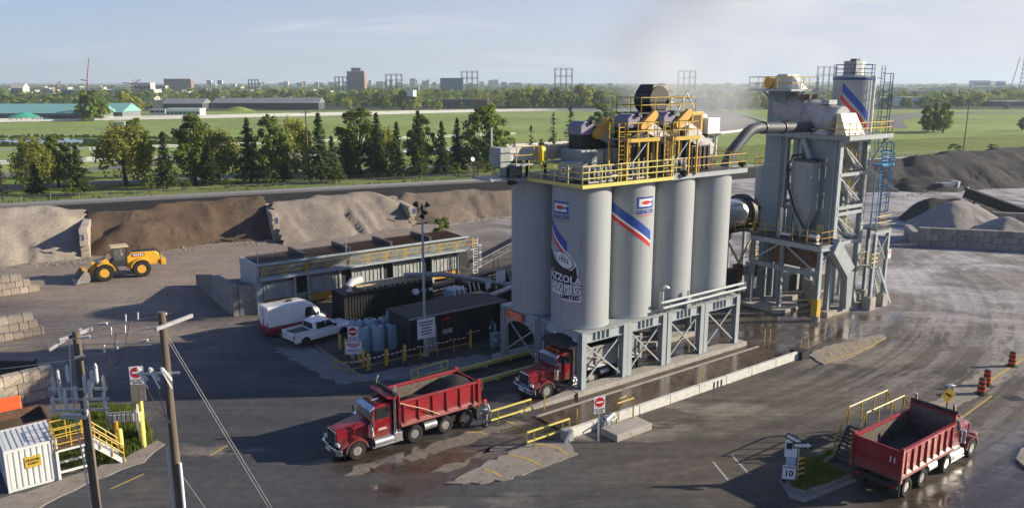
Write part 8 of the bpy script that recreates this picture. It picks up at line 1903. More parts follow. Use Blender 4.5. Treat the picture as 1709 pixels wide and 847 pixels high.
def figure(label, pos, rz, J, helmet=True, vest=None, parent_scale=1.0):
    """J: joint name -> point (facing +x); body grown with a skin modifier, hands with five fingers"""
    o = thing('person', label, 'person', pos, rz); o.scale = (parent_scale,)*3
    def skin(name, chain, m, root=0, sub=2):
        vs, es, rs = chain; me = bpy.data.meshes.new(name); me.from_pydata(vs, es, []); me.materials.append(m)
        ob = bpy.data.objects.new(name, me); COL.objects.link(ob); ob.parent = o
        sk = ob.modifiers.new('skin', 'SKIN'); sk.use_smooth_shade = True
        for i, r in enumerate(rs):
            d = me.skin_vertices[0].data[i]; d.radius = (r, r) if not isinstance(r, tuple) else r
        me.skin_vertices[0].data[root].use_root = True
        sb = ob.modifiers.new('subsurf', 'SUBSURF'); sb.levels = 1; sb.render_levels = sub
        return ob
    P_ = lambda k: tuple(J[k]); vs, es, rs = [], [], []
    def ad(p, r, to=None): vs.append(tuple(p)); rs.append(r); (es.append((to, len(vs)-1)) if to is not None else None); return len(vs) - 1
    pel = ad(J['pelvis'], (.15, .12)); ch = ad(J['chest'], (.17, .13), pel); nk = ad(J['neck'], .06, ch); hd = ad(J['head'], .095, nk); ad(Vector(J['head']) + Vector((0, 0, .09)), .075, hd)
    for s in ('l', 'r'):
        a = ad(J['sh_' + s], .075, ch); b = ad(J['el_' + s], .05, a); c = ad(J['wr_' + s], .033, b)
        d = Vector(J['wr_' + s]) - Vector(J['el_' + s]); d.normalize(); sd = Vector((-d.y, d.x, 0)) if abs(d.z) < .9 else Vector((1, 0, 0))
        pm_ = ad(Vector(J['wr_' + s]) + d*.07, .030, c)
        for k in range(4):
            f = ad(Vector(vs[pm_]) + d*.05 + sd*(.024*(k-1.5)), .010, pm_); ad(Vector(vs[f]) + d*(.045 + .01*(k in (1, 2))) + Vector((.01, 0, -.005)), .008, f)
        th = ad(Vector(J['wr_' + s]) + d*.05 + sd*.045, .011, c); ad(Vector(vs[th]) + d*.035 + sd*.012, .009, th)
        h = ad(J['hip_' + s], .095, pel); k_ = ad(J['kn_' + s], .062, h); an = ad(J['an_' + s], .042, k_); ad(J['toe_' + s], .038, an)
    skin('body', (vs, es, rs), m_skin)
    q = [J['pelvis'], J['chest'], J['hip_l'], J['kn_l'], J['an_l'], J['hip_r'], J['kn_r'], J['an_r']]
    an = lambda s: tuple(Vector(J['an_' + s]).lerp(Vector(J['kn_' + s]), .12))
    skin('trousers', ([P_('pelvis'), P_('hip_l'), P_('kn_l'), an('l'), P_('hip_r'), P_('kn_r'), an('r')], [(0, 1), (1, 2), (2, 3), (0, 4), (4, 5), (5, 6)], [(.165, .135), .108, .078, .062, .108, .078, .062]), m_trous)
    wr = lambda s: tuple(Vector(J['wr_' + s]).lerp(Vector(J['el_' + s]), .08))
    skin('shirt', ([P_('pelvis'), P_('chest'), P_('sh_l'), P_('el_l'), wr('l'), P_('sh_r'), P_('el_r'), wr('r')], [(0, 1), (1, 2), (2, 3), (3, 4), (1, 5), (5, 6), (6, 7)], [(.16, .13), (.185, .145), .088, .062, .045, .088, .062, .045]), m_shirt if vest is not m_hvo else m_hvo)
    c = Vector(J['chest']); p = Vector(J['pelvis'])
    skin('vest', ([tuple(p.lerp(c, .2)), tuple(p.lerp(c, .6)), tuple(c.lerp(Vector(J['neck']), .35))], [(0, 1), (1, 2)], [(.185, .155), (.20, .165), (.17, .13)]), vest or m_vest)
    for s in ('l', 'r'):
        a, t = Vector(J['an_' + s]), Vector(J['toe_' + s]); d = (t - a); d.z = 0; d.normalize()
        mb = MB(); mb.ball(a.lerp(t, .4) - Vector((0, 0, .03)), .085, 10, 6, (1.7 if abs(d.x) > .5 else 1, 1, .75)); mb.build('boot', m_boot, o, smooth=180)
    hd = Vector(J['head'])
    mb = MB(); mb.ball(hd + Vector((.105, 0, .0)), .022, 8, 5); mb.build('nose', m_skin, o, smooth=180)
    for s in (-1, 1): mb = MB(); mb.ball(hd + Vector((.09, s*.035, .03)), .014, 8, 5); mb.build('eye', m_ink, o); mb = MB(); mb.ball(hd + Vector((0, s*.097, .0)), .026, 8, 5, (.8, .4, 1.2)); mb.build('ear', m_skin, o)
    mb = MB(); mb.box(hd.x + .092, -.025, hd.z - .05, hd.x + .10, .025, hd.z - .043); mb.build('mouth', m_redink, o)
    mb = MB(); mb.T = Matrix.Translation(hd + Vector((0, 0, .06))); mb.lathe([(.16, 0), (.125, .015), (.122, .06), (.09, .115), (.001, .135)], 16); mb.build('helmet', m_helm, o, smooth=50)
    mb = MB(); mb.tube(c + Vector((-.0, 0, -.16)), c + Vector((0, 0, -.11)), .205, n=16); mb.build('reflective_band', m_silver, o, smooth=50)
    return o
STAND = dict(pelvis=(0, 0, .95), chest=(.03, 0, 1.32), neck=(.04, 0, 1.49), head=(.06, 0, 1.61), sh_l=(.02, .20, 1.42), sh_r=(.02, -.20, 1.42), el_l=(-.02, .30, 1.14), wr_l=(.12, .27, .92), el_r=(.0, -.29, 1.13), wr_r=(.16, -.24, .95), hip_l=(0, .10, .90), hip_r=(0, -.10, .90), kn_l=(.12, .12, .50), an_l=(.02, .13, .09), toe_l=(.17, .15, .04), kn_r=(-.02, -.12, .49), an_r=(-.16, -.13, .10), toe_r=(-.01, -.15, .04))
figure('worker in red helmet and green vest walking beside the yellow guard rail', G(809, 710), radians(262), STAND)
SIT = dict(pelvis=(0, 0, .0), chest=(.0, 0, .38), neck=(.02, 0, .55), head=(.04, 0, .67), sh_l=(0, .2, .48), sh_r=(0, -.2, .48), el_l=(.12, .27, .22), wr_l=(.36, .16, .24), el_r=(.12, -.27, .22), wr_r=(.36, -.16, .24), hip_l=(.05, .1, -.02), hip_r=(.05, -.1, -.02), kn_l=(.45, .12, .02), an_l=(.47, .13, -.38), toe_l=(.6, .14, -.42), kn_r=(.45, -.12, .02), an_r=(.47, -.13, -.38), toe_r=(.6, -.14, -.42))
sp_ = lo.matrix_basis @ Vector((-.1, 0, 2.25))
figure('loader driver in an orange vest sitting in the cab of the wheel loader', sp_, ang, SIT, vest=m_hvo)
m_carw = mat('car_white', (.74, .75, .76), .28, var=.03, coat=.6); m_vanred = mat('van_red', (.30, .015, .025), .3, var=.06, coat=.5); m_plast = mat('black_plastic', (.02, .02, .022), .6)
def body_loft(rows):
    """rows: (x, z_low, z_belt, z_top, half width low, half width top) -> closed loft along x"""
    mb = MB(); mb.loft([[(x, -w, z0), (x, -w, zb), (x, -wt, zt - .10), (x, -wt + .14, zt), (x, wt - .14, zt), (x, wt, zt - .10), (x, w, zb), (x, w, z0)] for x, z0, zb, zt, w, wt in rows]); return mb
vn = thing('delivery_van', 'high-roofed white van with dark red lower sides parked beside the pickup', 'van', S(-10.3, 25.5), YAW + radians(2))
body_loft([(-2.75, 1.0, 1.05, 2.55, 1.0, .86), (-2.70, 1.0, 1.06, 2.66, 1.02, .9), (0.6, 1.0, 1.06, 2.72, 1.02, .9), (1.35, 1.0, 1.1, 2.42, 1.01, .84), (1.95, 1.0, 1.2, 1.85, 1.0, .86)]).build('upper_body', m_carw, vn, smooth=35, bevel=.04)
body_loft([(-2.78, .4, .8, 1.0, 1.0, 1.0), (-2.7, .38, .8, 1.0, 1.03, 1.02), (1.95, .38, .8, 1.002, 1.03, 1.02), (2.75, .42, .8, 1.12, .98, .9), (2.85, .5, .8, 1.0, .85, .8)]).build('lower_body', m_vanred, vn, smooth=35, bevel=.04)
body_loft([(1.7, .98, 1.0, 1.42, .97, .9), (2.2, .98, 1.0, 1.30, .95, .86), (2.75, .95, .98, 1.1, .88, .8)]).build('bonnet', m_carw, vn, smooth=35, bevel=.04)
mb = MB(); mb.quad((1.38, -.76, 2.36), (1.98, -.78, 1.52), (1.98, .78, 1.52), (1.38, .76, 2.36)); ob = mb.build('windscreen', m_glass, vn); ob.location = (.05, 0, .05)
for s in (-1, 1):
    mb = MB(); mb.quad((.55, s*.99, 1.35), (1.6, s*.99, 1.40), (1.25, s*.89, 2.15), (.55, s*.885, 2.2)); ob = mb.build('side_window', m_glass, vn); ob.location = (0, s*.035, 0)
    mb = MB(); mb.box(1.6, s*1.08 - .07, 1.35, 1.75, s*1.08 + .07, 1.65); mb.build('mirror', m_plast, vn, bevel=.03)
    mb = MB(); mb.box(-2.80, s*.9 - .08, .95, -2.76, s*.9 + .08, 1.35); mb.build('tail_lamp', m_tail, vn); mb = MB(); mb.box(2.74, s*.72 - .14, .8, 2.84, s*.72 + .14, 1.0); mb.build('headlight', m_lamp, vn)
    for x in (-1.75, 1.9): wheel_set(vn, x, s*.92, .36, .24, m_alu, n=18)
mb = MB(); mb.box(-.6, -.15, 2.72, -.2, .15, 2.84); mb.build('roof_vent', m_plast, vn); mb = MB(); mb.box(-2.85, -.9, .38, -2.76, .9, .55); mb.build('bumper', m_plast, vn)
mb = MB(); mb.box(-2.79, -.012, .95, -2.757, .012, 2.5); mb.build('rear_door_gap', m_plast, vn)
pk = thing('pickup_truck', 'white extended-cab pickup with open empty bed parked in front of the van', 'pickup truck', S(-9.7, 22.0), YAW + radians(11))
body_loft([(-2.85, .55, .9, 1.12, .94, .94), (-2.78, .48, .9, 1.16, .98, .96), (1.6, .45, .95, 1.16, .99, .97), (2.75, .5, .9, 1.12, .96, .88), (2.9, .55, .85, 1.0, .86, .8)]).build('lower_body', m_carw, pk, smooth=35, bevel=.03)
body_loft([(-.95, 1.15, 1.2, 1.74, .94, .72), (-.85, 1.15, 1.2, 1.86, .95, .74), (.55, 1.15, 1.2, 1.88, .95, .74), (1.35, 1.15, 1.2, 1.32, .95, .9)]).build('cab', m_carw, pk, smooth=35, bevel=.03)
mb = MB(); mb.box(-2.72, -.82, 1.10, -1.02, .82, 1.168); mb.build('bed_liner', m_dark, pk)
for s in (-1, 1):
    mb = MB(); mb.box(-2.8, s*.92 - .07, 1.12, -.98, s*.92 + .07, 1.34); mb.build('bed_side', m_carw, pk, bevel=.03)
    mb = MB(); mb.quad((-.75, s*.945, 1.28), (1.05, s*.945, 1.30), (.55, s*.775, 1.78), (-.70, s*.77, 1.78)); ob = mb.build('side_window', m_glass, pk); ob.location = (0, s*.03, 0)
    mb = MB(); mb.box(.14, s*.87 - .02, 1.25, .20, s*.87 + .08, 1.75); mb.build('pillar', m_carw, pk)
    mb = MB(); mb.box(.95, s*1.05 - .08, 1.2, 1.1, s*1.05 + .1, 1.42); mb.build('mirror', m_plast, pk, bevel=.02); mb = MB(); mb.bar((.0, s*1.0, 1.08), (.18, s*1.0, 1.08), .03); mb.build('door_handle', m_plast, pk)
    mb = MB(); mb.box(-2.88, s*.88 - .07, .85, -2.82, s*.88 + .07, 1.2); mb.build('tail_lamp', m_tail, pk); mb = MB(); mb.box(2.82, s*.7 - .16, .85, 2.9, s*.7 + .16, 1.02); mb.build('headlight', m_lamp, pk)
    for x in (-1.85, 1.85):
        arch(x, .42, .0, .47, min(s*.86, s*.995), max(s*.86, s*.995), 0, 2*pi, 20).build('wheel_arch', m_plast, pk)
        wheel_set(pk, x, s*.88, .41, .26, m_alu, n=18)
mb = MB(); mb.box(-2.86, -.95, .85, -2.78, .95, 1.34); mb.build('tailgate', m_carw, pk, bevel=.03)
mb = MB(); mb.quad((.60, -.66, 1.86), (1.38, -.82, 1.36), (1.38, .82, 1.36), (.60, .66, 1.86)); ob = mb.build('windscreen', m_glass, pk); ob.location = (.03, 0, .03)
mb = MB(); mb.quad((-.98, -.66, 1.30), (-.98, .66, 1.30), (-.93, .62, 1.74), (-.93, -.62, 1.74)); ob = mb.build('rear_window', m_glass, pk); ob.location = (-.02, 0, 0)
mb = MB(); mb.box(-3.0, -.9, .5, -2.86, .9, .7); mb.build('rear_bumper', m_plast, pk, bevel=.02); mb = MB(); mb.box(2.86, -.55, .62, 2.95, .55, .95); mb.build('grille', m_plast, pk)
def big_pole(x, y, h, label):
    o = thing('utility_pole', label, 'utility pole', (x, y, 0))
    mb = MB(); mb.tube((0, 0, -.3), (0, 0, h), .18, .13, 14); mb.build('pole', m_wood, o, smooth=50); return o
Pa, Pb = Vector((-15.45, 27, 12.4)), Vector((-12.35, 27, 13.1))
pa = big_pole(Pa.x, Pa.y, Pa.z, 'left wooden utility pole carrying a cluster of grey surge arresters')
pb = big_pole(Pb.x, Pb.y, Pb.z, 'right wooden utility pole, slightly taller, with a white conduit and guy wires')
for o, z, a, b in ((pa, 12.2, (-.35, -.5), (.05, .95)), (pb, 12.75, (.15, -.9), (.75, .75))):
    mb = MB(); mb.bar((a[0], a[1], z), (b[0], b[1], z), .10, .13); mb.build('crossarm', m_galv, o)
    if o is pa: mb = MB(); mb.bar((-.5, -.9, 12.0), (-.2, .7, 12.25), .08, .11); mb.build('crossarm', m_galv, o)
def arrester(o, x, y, z, h=.55, r=.075):
    mb = MB(); mb.lathe([(.03, -.1), (r*.7, 0)] + [(r * (1 if i % 2 else .72), h * i / 10) for i in range(11)] + [(.03, h + .08)], 10, Matrix.Translation((x, y, z))); mb.build('arrester', m_grey, o, smooth=40)
for z, xs in ((10.35, (-.9, -.6, -.35, .3, .5, .75)), (9.95, (-.7, .45, .9)), (9.55, (-1.0, -.45, -.15, .25, .85))):
    mb = MB(); mb.bar((-1.1, -.2, z - .06), (.95, -.1, z - .06), .07, .09); mb.build('equipment_arm', m_galv, pa)
    for k, x in enumerate(xs): arrester(pa, x, -.22 - .15 * (k % 2), z - .1 + .2 * (k % 3), .5 + .1 * (k % 2))
mb = MB(); mb.box(-.75, -.35, 9.2, .15, -.15, 9.36); mb.build('bracket_plate', m_galv, pa)
mb = MB(); mb.path([(-.25, -.05, 12), (-.3, -.2, 10), (-.1, -.22, 6), (.0, -.2, 0)], .025, 5); mb.build('down_conductor', m_grey, pa)
mb = MB(); mb.bar((-.95, -.3, 10.9), (.5, -.15, 10.9), .07); mb.build('equipment_arm', m_galv, pb)
for k in range(3):
    mb = MB(); mb.T = Matrix.Translation((-.75 + .42*k, -.3, 10.9)) @ Matrix.Rotation(-.6, 4, 'Y'); mb.lathe([(.04, -.3)] + [(.085 if i % 2 else .06, -.25 + .05*i) for i in range(11)] + [(.03, .3)], 10); mb.build('fuse_cutout', m_grey, pb, smooth=40)
    mb = MB(); mb.tube((-.9 + .42*k, -.35, 11.1), (-.55 + .42*k, -.4, 10.4), .025, n=6); mb.build('fuse_tube', m_white, pb)
    mb = MB(); mb.path(sag((-.7 + .42*k, -.3, 10.6), (0, -.16, 9.2 - .2*k), .35, 8), .018, 4); mb.build('jumper_wire', m_cable, pb)
mb = MB(); mb.tube((.2, -.12, -.1), (.2, -.12, 7.4), .06, n=10); mb.build('conduit', m_white, pb, smooth=50)
mb = MB(); mb.tube((-.22, -.1, -.1), (-.22, -.1, 8.0), .05, n=8); mb.build('conduit', m_grey, pb, smooth=50)
ln = thing('pole_wires', 'bundle of wires with clamps strung between and beyond the two wooden poles', 'wire', (Pa.x, Pa.y, 0))
D_ = Pb - Pa
for k, (ya, za, yb, zb) in enumerate(((.9, 12.3, .7, 12.85), (-.45, 12.25, -.1, 12.6), (-.85, 11.6, -.9, 12.4))):
    a, b = Vector((0, ya, za)), Vector((D_.x, yb, zb)); mb = MB(); mb.path(sag(a, b, .05, 8), .013, 5); mb.build('wire', m_wire, ln)
    mb = MB(); mb.path(sag(a, a + Vector((-14, .8, -.5 - .3*k)), .3, 10), .013, 5); mb.build('wire', m_wire, ln)
    for t in (.12, .85):
        mb = MB(); p = a.lerp(b, t); q = a.lerp(b, t + .12)
        for i in range(6): c = p.lerp(q, i/6); mb.tube(c, c.lerp(q, .1), .05, n=8)
        mb.build('strain_insulator', m_grey, ln)
    for t in (.45, .6): mb = MB(); p = a.lerp(b, t); mb.bar(p - Vector((0, 0, .05)), p + Vector((.02, 0, .22)), .04); mb.build('clamp', m_white, ln)
    mb = MB(); mb.path(sag(a.lerp(b, .5), a.lerp(b, .3) + Vector((.2*k, -.2, -1.6)), .3, 8), .012, 4); mb.build('tap_wire', m_cable, ln)
gw = thing('guy_wire', 'pair of guy wires slanting from the right wooden pole to the lower edge', 'wire', (Pb.x, Pb.y, 0))
for a, b in (((.1, 0, 12.3), (4.6, 2.5, 0)), ((.15, 0, 12.0), (4.5, 2.4, 0)), ((.1, 0, 7.0), (3.3, 1.0, 0))): mb = MB(); mb.tube(a, b, .008, n=5); mb.build('strand', m_wire, gw)
c0, c1 = G(15, 823), G(100, 800); cd = (c1 - c0).normalized(); crz = atan2(cd.y, cd.x); m_contw = mat('white_container', (.66, .68, .66), .5, var=.05, dirt=(.35, .30, .24), damt=.12)
ct = corr_container('white_container', 'white corrugated site container with a yellow muster notice, lower left corner', c0, crz, 2.45, 3.2, 2.35, m_contw, pitch=.26)
sg = thing('muster_sign', 'yellow notice with two black lines on the white container', 'sign', c0 + cd * .88 + Vector((0, 0, 1.15)) + Vector((cd.y, -cd.x, 0)) * .012, crz)
mb = MB(); mb.box(0, -.03, 0, .74, -.01, .62); mb.build('board', m_yellow, sg)
for t, y in (('MUSTER', .40), ('POINT', .2)): text_obj(t, .17, m_ink, sg, lambda x, z: (.37 + x, -.034, y + z), offset=.008)
nn = Vector((-cd.y, cd.x, 0))
o = thing('open_bin', 'rusty brown open-topped bin behind the white container', 'bin', c0 + nn * 3.4 - cd * .5, crz)
for a in ((0, 0, 3.2, .12), (0, 2.6, 3.2, 2.72), (0, .121, .12, 2.599), (3.08, .121, 3.2, 2.599)): mb = MB(); mb.box(a[0], a[1], 0, a[2], a[3], 2.3); mb.build('side_wall', m_rust, o)
mb = MB(); mb.box(.13, .13, 1.7, 3.07, 2.59, 1.8); mb.build('fill', m_p_brown, o)
for k in range(2):
    o = thing('safety_barrier', ('front', 'rear')[k] + ' one of two orange plastic barriers at the left edge beside the block wall', 'barrier', G(3, 712 - 12*k), crz)
    mb = MB(); mb.hexa([(-1.2, -.3, 0), (1.2, -.3, 0), (1.2, .3, 0), (-1.2, .3, 0)], [(-1.15, -.12, 1.4), (1.15, -.12, 1.4), (1.15, .12, 1.4), (-1.15, .12, 1.4)]); mb.build('body', mat('orange_plastic', (.75, .12, .03), .5, var=.1), o, bevel=.06)
    for x in (-.6, 0, .6): mb = MB(); mb.box(x - .12, -.31, .3, x + .12, -.2, .95); mb.build('recess_rib', MATS['orange_plastic'], o, bevel=.03)
s0 = G(99, 802); st_ = thing('access_stair', 'white-framed landing and stair with yellow handrails beside the white container', 'stair', s0, crz)
for x in (.05, 1.5):
    for y in (.05, 1.35): mb = MB(); mb.bar((x, y, 0), (x, y, 1.7), .11); mb.build('leg', m_contw, st_)
for z in (.45, 1.68): mb = MB(); mb.bar((.1, .05, z), (1.45, .05, z), .08, .12); mb.bar((.1, 1.35, z), (1.45, 1.35, z), .08, .12); mb.build('beam', m_contw, st_)
mb = MB(); mb.box(0, 0, 1.745, 1.56, 1.4, 1.80); mb.build('landing', m_rust, st_)
mb = MB(); railing(mb, [(.03, .03, 1.8), (1.55, .03, 1.8)], 1.1, (1, .6, .25), .8, .035); railing(mb, [(.03, .03, 1.8), (.03, 1.38, 1.8), (1.55, 1.38, 1.8)], 1.1, (1, .6, .25), .8, .035); railing(mb, [(1.6, .03, 1.8), (3.3, .03, .0)], 1.05, (1, .55), .9, .035); railing(mb, [(1.6, 1.38, 1.8), (3.3, 1.38, .0)], 1.05, (1, .55), .9, .035); mb.build('handrail', m_yellow, st_)
a_, b_ = MB(), MB(); stair(a_, b_, (1.6, .7, 1.75), (3.3, .7, .05), 1.2); a_.build('stringers', m_contw, st_, kind='stuff'); b_.build('treads', m_galv, st_, kind='stuff')
gpx = [(85, 700), (150, 680), (235, 676), (258, 738), (200, 768), (140, 785), (95, 775)]
gpts = [G(*p) for p in gpx]; sheet('grass_patch', jag(gpts, amp=.15, seed=31), m_verge, .02)
def blades(name, poly, n, h, m, seed):
    r = random.Random(seed); mb = MB(); x0, x1 = min(p[0] for p in poly), max(p[0] for p in poly); y0, y1 = min(p[1] for p in poly), max(p[1] for p in poly)
    def inside(x, y):
        c = False
        for (ax, ay), (bx, by) in zip(poly, poly[1:] + poly[:1]):
            if (ay > y) != (by > y) and x < (bx-ax)*(y-ay)/(by-ay) + ax: c = not c
        return c
    while len(mb.f) < n:
        x, y = r.uniform(x0, x1), r.uniform(y0, y1)
        if not inside(x, y): continue
        d = .5 + .5*noise.noise((x*.8, y*.8, seed)); hh = h * r.uniform(.4, 1.2) * (.4 + d); a = r.uniform(0, pi); s = r.uniform(.02, .06)
        k = len(mb.v); mb.v += [(x - s*cos(a), y - s*sin(a), .01), (x + s*cos(a), y + s*sin(a), .01), (x + r.uniform(-.12, .12), y + r.uniform(-.12, .12), hh)]; mb.f.append((k, k+1, k+2))
    me = mb.mesh(name, m); o = bpy.data.objects.new(name, me); COL.objects.link(o); o['kind'] = 'stuff'
blades('grass_tufts', [(p.x, p.y) for p in gpts], 9000, .45, m_bush, 4)
o = thing('meter_rack', 'grey frame rack of meters on two posts in the grass patch', 'rack', G(182, 725), .2)
for x in (0, 1.6): mb = MB(); mb.bar((x, 0, 0), (x, 0, 1.5 + .9*(x == 0)), .1); mb.build('post', m_galv, o)
for z in (.75, 1.4): mb = MB(); mb.bar((-.1, 0, z), (1.7, 0, z), .07); mb.build('rail', m_steel, o)
for k in range(6): mb = MB(); mb.box(.1 + .25*k, -.15, .8, .28 + .25*k, .05, 1.3); mb.build('meter', m_steel if k % 2 else m_galv, o, bevel=.02)
for k, (x, y, h) in enumerate(((203, 752, 1.3), (240, 745, 1.5), (239, 728, 1.5), (237, 700, 1.5))):
    o = thing('bollard', ('yellow bollard beside the orange standpipe', 'nearest of three yellow bollards in line at the right of the grass patch', 'middle one of three yellow bollards in line at the right of the grass patch', 'farthest of three yellow bollards beside the grass patch, below the sign')[k], 'bollard', G(x, y)); mb = MB(); mb.lathe([(.16, 0), (.16, h), (.11, h + .1), (.01, h + .12)], 14); mb.build('post', m_yellow2, o, smooth=40)
o = thing('barrier_board', 'thin white board leaning against the three yellow bollards', 'board', G(236, 738)); mb = MB(); mb.hexa([(-.12, 0, 0), (.0, 0, 0), (-.5, 1.1, 0), (-.62, 1.1, 0)], [(-.12, 0, 1.9), (0, 0, 1.9), (-.5, 1.1, 2.0), (-.62, 1.1, 2.0)]); mb.build('panel', m_white, o)
o = thing('standpipe', 'orange-brown standpipe bent at the top in the grass patch', 'pipe', G(196, 748)); mb = MB(); mb.path([(0, 0, 0), (-.05, 0, .8), (.05, 0, 1.1), (.1, 0, 1.7)], .11, 8); mb.build('pipe', m_orange, o, smooth=50)
mb = MB(); mb.tube((-.05, 0, .75), (-.05, 0, .88), .17, n=10); mb.build('flange', m_rust, o)
o = thing('bulk_bay', 'low black sheeted bay wall above the lowest block wall at the left edge', 'bay', G(62, 640)); mb = MB(); mb.box(-12, 0, 0, 0, .15, 1.7); mb.build('sheeted_wall', m_tarp, o); mb = MB(); mb.bar((.06, .07, 0), (.06, .07, 1.85), .14); mb.build('end_post', m_dark, o)
ipx = [(1308, 792), (1322, 783), (1352, 768), (1402, 745), (1405, 752), (1372, 775), (1418, 796), (1345, 822), (1322, 816)]
ip = [G(*p) for p in ipx]; sheet('grass_island', [(p.x, p.y) for p in ip], m_verge, .10); blades('island_grass', [(p.x, p.y) for p in ip], 7000, .35, m_bush, 8)
kb = thing('kerb', 'pale grey concrete kerb edging the grass island left of the empty truck', 'kerb', (0, 0, 0))
for a, b in zip(ip, ip[1:] + ip[:1]): mb = MB(); mb.bar(a + Vector((0, 0, .04)), b + Vector((0, 0, .04)), .24, .24); mb.build('kerb_stone', m_slab, kb, bevel=.03)
ap = [G(*p) for p in ((1300, 800), (1312, 792), (1330, 822), (1422, 798), (1440, 798), (1342, 838), (1318, 830))]; mb = MB(); mb.prism([(p.x, p.y) for p in ap], -.05, .03, 'z'); mb.build('kerb_apron', m_slab, kind='structure')
sc0 = G(1319, 805); so = thing('direction_sign', 'post with two arrow plates and a round 10 speed plate on the grass island', 'sign', sc0, -.25)
for x in (-.28, .32): mb = MB(); mb.bar((x, .04, 0), (x * .95, .04, 2.75), .06); mb.build('post', m_galv, so)
def plate(nm, x0, z0, x1, z1, m, y=-.02): mb = MB(); mb.box(x0, y - .015, z0, x1, y, z1); return mb.build(nm, m, so)
def arrow(x0, z0, w, h, y, rot):
    R = Matrix.Translation((x0, y, z0)) @ Matrix.Rotation(rot, 4, 'Y')
    mb = MB(); mb.T = R; mb.box(0, -.02, -h/2, w, 0, h/2); mb.build('arrow_plate', m_ink, so)
    mb = MB(); mb.T = R; mb.prism([(.05, -h*.26), (w*.72, -h*.26), (w*.72, -h*.44), (w*.97, 0), (w*.72, h*.44), (w*.72, h*.26), (.05, h*.26)], -.034, -.021); mb.build('white_arrow', m_white, so)
arrow(-.40, 2.75, .95, .34, -.03, .45); arrow(-.02, 2.22, .98, .34, -.09, -.12)
plate('shield_plate', -.42, 1.5, .22, 2.45, m_wsign); plate('shield_mark', -.34, 1.95, -.05, 2.3, m_ink, -.038); plate('small_plate', -.3, 1.05, .18, 1.46, mat('blue_grey_plate', (.36, .45, .58)))
plate('speed_plate', -.45, .22, .22, 1.02, m_wsign); text_obj('10', .46, m_ink, so, lambda x, z: (-.12 + x, -.038, .55 + z), offset=.015); text_obj('MAXIMUM', .125, m_ink, so, lambda x, z: (-.12 + x, -.038, .9 + z), offset=.004); plate('dark_strip', -.45, .04, .22, .19, m_ink)
hz_ = thing('hazard_marker', 'black and yellow striped hazard board behind the speed plate', 'hazard board', sc0 + Vector((.62, .35, 0)), -.25)
mb = MB(); mb.box(-.18, -.02, .1, .18, 0, 1.35); mb.build('board', m_yellow, hz_)
for k in range(4): mb = MB(); mb.prism([(-.18, .2 + .3*k), (.18, .38 + .3*k), (.18, .24 + .3*k), (-.18, .06 + .3*k)], -.03, -.022); mb.build('black_stripe', m_ink, hz_)
br = sthing('inspection_stair', 'grey open stair and platform with yellow handrails left of the empty truck', 'stair', 4.9, -16.5)
UT, ZT = 1.3, 1.7
mb = MB(); mb.box(UT, -.55, ZT - .1, UT + 4.2, .55, ZT); mb.build('platform', m_dark, br)
for x in (UT + .1, UT + 4.1):
    for y in (-.5, .5): mb = MB(); mb.bar((x, y, 0), (x, y, ZT - .1), .1); mb.build('leg', m_steel, br)
for p, q in (((UT, 0, ZT - .05), (.1, 0, .05)), ((UT + 4.2, 0, ZT - .05), (UT + 5.5, 0, .05))):
    a_, b_ = MB(), MB(); stair(a_, b_, p, q, 1.0, 8); a_.build('stringers', m_steel, br, kind='stuff'); b_.build('treads', m_dark, br, kind='stuff')
for y in (-.52, .52):
    mb = MB(); railing(mb, [(.1, y, 0), (UT, y, ZT), (UT + 4.2, y, ZT), (UT + 5.5, y, 0)], 1.1, (1,), 1.2, .042); mb.build('handrail', m_yellow, br)
m_band = mat('barrel_black', (.025, .022, .022), .6, var=.2); m_bor = mat('barrel_orange', (.62, .10, .04), .5, var=.1)
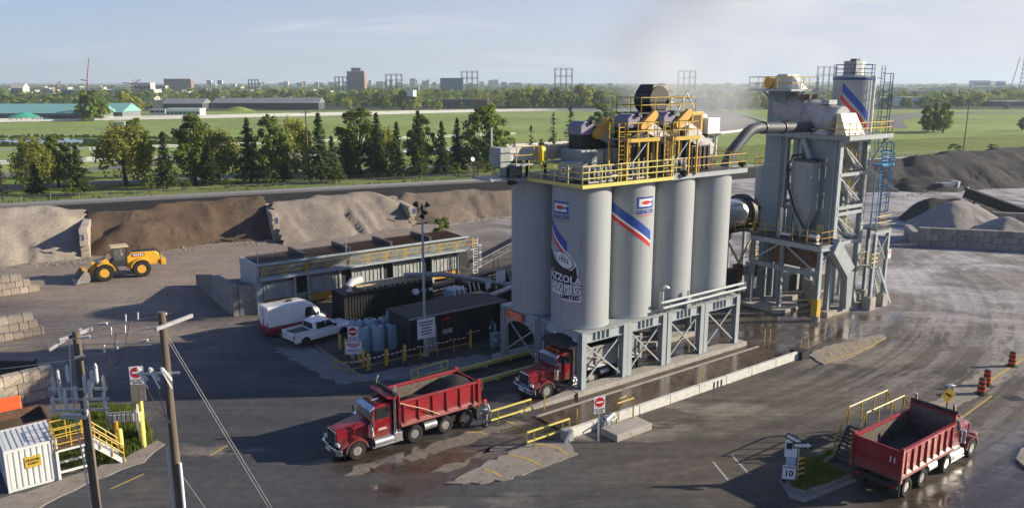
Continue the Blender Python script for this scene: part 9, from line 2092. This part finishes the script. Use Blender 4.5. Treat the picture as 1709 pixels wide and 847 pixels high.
for k, (x, y) in enumerate(((1637, 657), (1646, 643), (1688, 611))):
    o = thing('traffic_barrel', ('nearest black and orange banded traffic barrel, right behind the empty truck cab', 'black and orange traffic barrel just behind the nearest one', 'farthest black and orange traffic barrel standing alone near the right edge')[k], 'traffic barrel', G(x, y), 0, 'traffic barrels')
    mb = MB(); mb.lathe([(.27, .08), (.21, 1.15), (.1, 1.2)], 16); mb.build('body', m_band, o, smooth=40); mb = MB(); mb.lathe([(.42, 0), (.42, .07), (.28, .09)], 8); mb.build('base', m_band, o)
    for j in range(3): z = .25 + .32*j; r = .272 - .055*z; mb = MB(); mb.lathe([(r + .004, z), (r + .006, z + .17), (r - .005, z + .172)], 16); mb.build('band', m_bor, o)
o = thing('warning_sign', 'yellow diamond warning sign with a black bar beyond the empty truck', 'sign', G(1579, 690), .2); mb = MB(); mb.bar((0, .04, 0), (0, .04, 1.3), .06); mb.build('post', m_dark, o)
mb = MB(); mb.prism([(0, .75), (.55, 1.3), (0, 1.85), (-.55, 1.3)], -.02, 0); mb.build('diamond', m_yellow, o); mb = MB(); mb.prism([(-.22, 1.40), (.18, 1.15), (.24, 1.25), (-.16, 1.5)], -.03, -.022); mb.build('black_bar', m_ink, o)
o = thing('gull', 'white gull standing on the pad behind the yellow diamond sign', 'bird', G(1586, 648)); mb = MB(); mb.loft([[(x, r*cos(a), .22 + .05*x + r*sin(a)) for a in [i*pi/4 for i in range(8)]] for x, r in ((-.32, .01), (-.2, .07), (0, .12), (.14, .10), (.2, .055), (.26, .065), (.33, .045), (.36, .01))]); mb.build('body', m_white, o, smooth=180)
for s in (-1, 1): mb = MB(); mb.prism([(-.36, .24), (-.05, .16), (.12, .27), (-.05, .32)], s*.11, s*.13); mb.build('wing', m_wsign, o); mb = MB(); mb.tube((0, s*.04, 0), (0, s*.04, .13), .012, n=5); mb.build('leg', m_orange, o)
mb = MB(); mb.tube((.35, 0, .24), (.43, 0, .22), .018, .004, 6); mb.build('beak', m_orange, o)
o = thing('catch_basin', 'dark slotted drain grate in the wet pavement near the right edge', 'drain', G(1693, 664), .1)
mb = MB(); mb.box(-.55, -.45, -.05, .55, .45, .015); mb.build('frame', m_dark, o)
for k in range(6): mb = MB(); mb.box(-.45 + .16*k, -.38, .016, -.38 + .16*k, .38, .024); mb.build('bar', m_black, o)
mb = MB(); q = [G(*p) for p in ((1694, 768), (1702, 752), (1760, 715), (1800, 740), (1740, 790), (1709, 782))]; mb.prism([(p.x, p.y) for p in q], -.05, .16, 'z'); o = mb.build('kerb_island', m_slab, bevel=.04); tag(o, 'pale kerbed island tip cut by the right edge of the picture', 'kerb')
